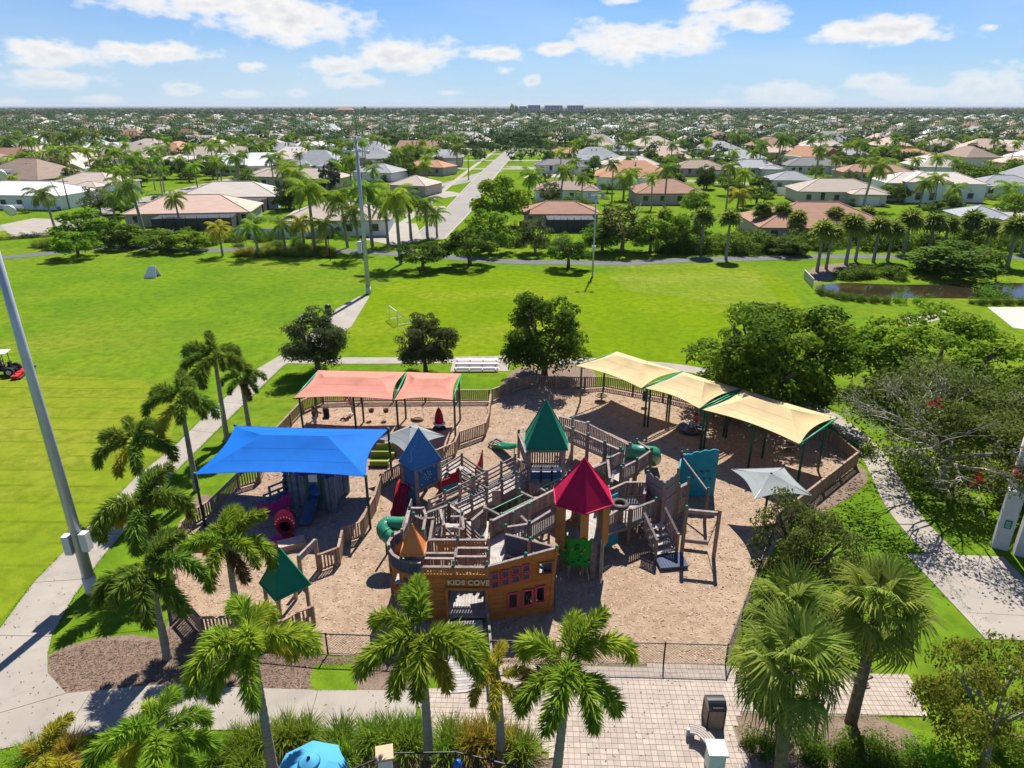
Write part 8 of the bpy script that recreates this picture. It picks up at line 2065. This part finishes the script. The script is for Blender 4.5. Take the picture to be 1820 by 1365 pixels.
for k, (x, y, s, v, lab) in enumerate(((425, 1335, 1.0, 0, 'grass clump left of the blue umbrella, nearest the palm trunk'), (465, 1325, 1.1, 1, 'grass clump behind the tall palm trunk left of the umbrella'), (512, 1318, 1.1, 0, 'grass clump directly behind the umbrella'), (545, 1312, .95, 1, 'second grass clump behind the umbrella'), (605, 1320, 1.05, 0, 'grass clump right above the umbrella rim'),
                                       (612, 1352, 1.1, 1, 'grass clump between umbrella and railing'), (660, 1322, 1.1, 0, 'grass clump above the tan pillar, left'), (697, 1318, 1.1, 1, 'grass clump above the tan pillar, right'), (735, 1312, 1.0, 0, 'grass clump left of the palm before the ship'), (728, 1335, 1.1, 0, 'bright grass clump in front of the left plaza palm'),
                                       (800, 1318, 1.0, 1, 'grass clump right of the palm before the ship'), (795, 1345, .95, 0, 'low grass clump above the blue post'), (838, 1330, 1.1, 2, 'golden grass clump left of the small yellow palm'), (868, 1322, 1.1, 2, 'golden grass clump touching the small yellow palm'), (905, 1325, .9, 2, 'yellowish grass clump right of the small yellow palm'),
                                       (928, 1345, 1.1, 0, 'round grass clump right of the small yellow palm, nearest the plaza'), (440, 1368, 1.0, 1, 'grass clump at the bottom edge left of the umbrella'), (60, 1352, .9, 0, 'grass clump in the bottom left corner'), (120, 1345, 1.0, 2, 'pale grass clump on the lawn in the bottom left'), (390, 1350, .9, 1, 'grass clump right of the low left palm'))):
    clump(lab, at(x, y), s, v)
# grasses of the planted strip and the pond
rc_ = random.Random(3)
for k in range(26):
    x = rc_.uniform(420, 600); clump('pale tussock grass in the strip along the park path below the palms', at(x, rc_.uniform(447, 457)), rc_.uniform(1.2, 1.9), k % 3, .8, 'tussocks along the park path')
for k in range(14):
    x = rc_.uniform(60, 140); clump('pale tussock grass at the left end of the park path', at(x, rc_.uniform(436, 448)), rc_.uniform(1.2, 1.8), k % 3, .8, 'tussocks at the left end of the path')
bush('pond_bush', 'small round bush standing in the gap of the pond hedge', at(1598, 538), 'bush_light', 2.3, 1.8); bush('pond_bush', 'lime young tree at the near pond edge on the right', at(1760, 528), 'bush_light', 2.6, 4.5); bush('pond_bush', 'low pale bush beside the pond hedge gap', at(1640, 538), 'bush_light', 1.3, 3.0)
# ================================================================ loose ground texture: grass blades, wood chips
def scatter(name, label, polys, n, m, size, asp, up_, seed, kind='blade', excl=(), ymax=48, z=.0):
    r = np.random.default_rng(seed); P = []
    W = [[(p.x, p.y) for p in (at(*q) for q in poly)] for poly in polys]; X = [[(p.x, p.y) for p in (at(*q) for q in poly)] for poly in excl]
    wts = [abs(poly_area(w)) for w in W]
    for w, wt in zip(W, wts):
        xs = [p[0] for p in w]; ys = [p[1] for p in w]; k = int(n * wt / sum(wts)); c = 0; tries = 0
        while c < k and tries < k * 12:
            tries += 1; x, y = r.uniform(min(xs), max(xs)), r.uniform(min(ys), max(ys))
            if y < ymax and inside(x, y, w) and not any(inside(x, y, e) for e in X): P.append((x, y)); c += 1
    P = np.array(P); k = len(P); C = np.column_stack([P, np.full(k, z)]); a = r.uniform(0, 6.28, k); s = size * r.uniform(.6, 1.4, k)
    if kind == 'blade':
        d = np.stack([np.cos(a), np.sin(a), np.zeros(k)], 1); ln = np.stack([r.normal(size=k) * .35, r.normal(size=k) * .35, np.ones(k)], 1) * s[:, None]
        V = np.stack([C - d * (s * asp)[:, None], C + d * (s * asp)[:, None], C + ln + d * (s * asp * .3)[:, None], C + ln - d * (s * asp * .3)[:, None]], 1)
    else:
        d = np.stack([np.cos(a), np.sin(a), r.normal(size=k) * .18], 1); e = np.stack([-np.sin(a), np.cos(a), r.normal(size=k) * .3], 1); C[:, 2] += .012
        V = np.stack([C - d * s[:, None] - e * (s * asp)[:, None], C + d * s[:, None] - e * (s * asp)[:, None], C + d * s[:, None] + e * (s * asp)[:, None], C - d * s[:, None] + e * (s * asp)[:, None]], 1)
    cv = np.repeat(r.random(k), 4)
    tags(link(name, np_mesh(name, V.reshape(-1, 3), np.arange(4 * k).reshape(-1, 4), m, cv)), label, name.replace('_', ' '), None, 'stuff')


BLADE = leafmat('grass_blades', (.15, .33, .006), cvar=.4, trans=.45)
scatter('grass_blades', 'short lawn grass blades on the nearer lawns', [[(135, 1062), (182, 990), (300, 1060), (300, 1100), (120, 1144), (88, 1162)], [(556, 1186), (632, 1180), (634, 1228), (556, 1228)], [(0, 1336), (180, 1308), (430, 1304), (380, 1365), (250, 1440), (0, 1440)]], 26000, BLADE, .05, .16, 1, 3, excl=[RIGHT_E + LEFT_E[::-1]], ymax=46)
CHIP = mat('loose_wood_chips', (.37, .27, .19), .95, cvar=.38); CHIPD = mat('loose_bark_chips', (.17, .115, .08), .95, cvar=.55)
scatter('wood_chips', 'loose tan wood chips over the play surface', [PLAY], 52000, CHIP, .075, .35, 0, 4, 'chip', ymax=52)
scatter('bark_chips', 'loose dark bark chips on the mulch bed', [[(90, 1165), (175, 1138), (290, 1140), (305, 1105), (360, 1124), (590, 1170), (745, 1182), (560, 1226), (280, 1216), (118, 1230), (90, 1195)], [(380, 1365), (480, 1312), (740, 1310), (945, 1326), (990, 1364)]], 16000, CHIPD, .06, .4, 0, 5, 'chip', excl=[[(556, 1186), (632, 1180), (634, 1228), (556, 1228)]])
# ragged grass fringe along the footpath edges
def fringe(lines, n, seed):
    r = np.random.default_rng(seed); V = []; cv = []
    for ln_ in lines:
        P = [at(*p) for p in ln_]; L_ = sum((b - a).length for a, b in zip(P, P[1:]))
        for a, b in zip(P, P[1:]):
            k = int(n * (b - a).length)
            for i in range(k):
                c = np.array(a.lerp(b, r.random())) + np.array([r.normal() * .05, r.normal() * .05, .0]); g = r.uniform(0, 6.28); d = np.array([math.cos(g), math.sin(g), 0]) * .02; t = np.array([r.normal() * .06, r.normal() * .06, r.uniform(.03, .08)]); V += [c - d, c + d, c + t + d * .3, c + t - d * .3]; cv += [r.random()] * 4
    V = np.array(V); tags(link('grass_fringe', np_mesh('grass_fringe', V, np.arange(len(V)).reshape(-1, 4), BLADE, np.array(cv))), 'ragged grass fringe along the footpath edges', 'grass', None, 'stuff')
fringe([[(0, 1118), (60, 1036), (123, 972), (240, 850), (314, 790), (360, 744), (455, 657)], [(504, 650), (400, 751), (308, 843), (182, 990), (130, 1062), (92, 1130)], [(742, 1306), (560, 1300), (430, 1298), (290, 1298), (180, 1304), (60, 1320), (0, 1332)], [(1575, 850), (1655, 985), (1752, 1137)], [(1620, 860), (1700, 985), (1782, 990)], [(1490, 1274), (1645, 1272)]], 45, 6)
# fallen leaves and small stains' litter on paths
FALL = leafmat('fallen_leaves', (.26, .19, .10), cvar=.4)
scatter('fallen_leaves', 'fallen brown leaves scattered on paths and plaza', [[(85, 1197), (118, 1233), (560, 1227), (738, 1228), (742, 1306), (180, 1304), (0, 1332), (0, 1118), (130, 1000)], [(800, 1192), (1292, 1186), (1320, 1330), (1010, 1365), (957, 1322), (760, 1308)], [(1610, 985), (1782, 990), (1820, 1070), (1760, 1137)]], 420, FALL, .03, .5, 0, 8, 'chip', z=.035)
# ================================================================ thin sea haze
def build_haze():
    m = bpy.data.materials.new('haze_air'); m.use_nodes = True; nt = m.node_tree; nt.nodes.clear()
    out = nt.nodes.new('ShaderNodeOutputMaterial'); v = nt.nodes.new('ShaderNodeVolumePrincipled'); v.inputs['Color'].default_value = (.80, .88, .97, 1); v.inputs['Density'].default_value = 5e-5; v.inputs['Anisotropy'].default_value = .0
    nt.links.new(v.outputs[0], out.inputs['Volume'])
    MB().box(-31000, 31000, -200, 31000, -1.3, 60).build('haze', m, kind='stuff', label='thin bluish sea haze over the whole suburb', cat='haze')


build_haze()
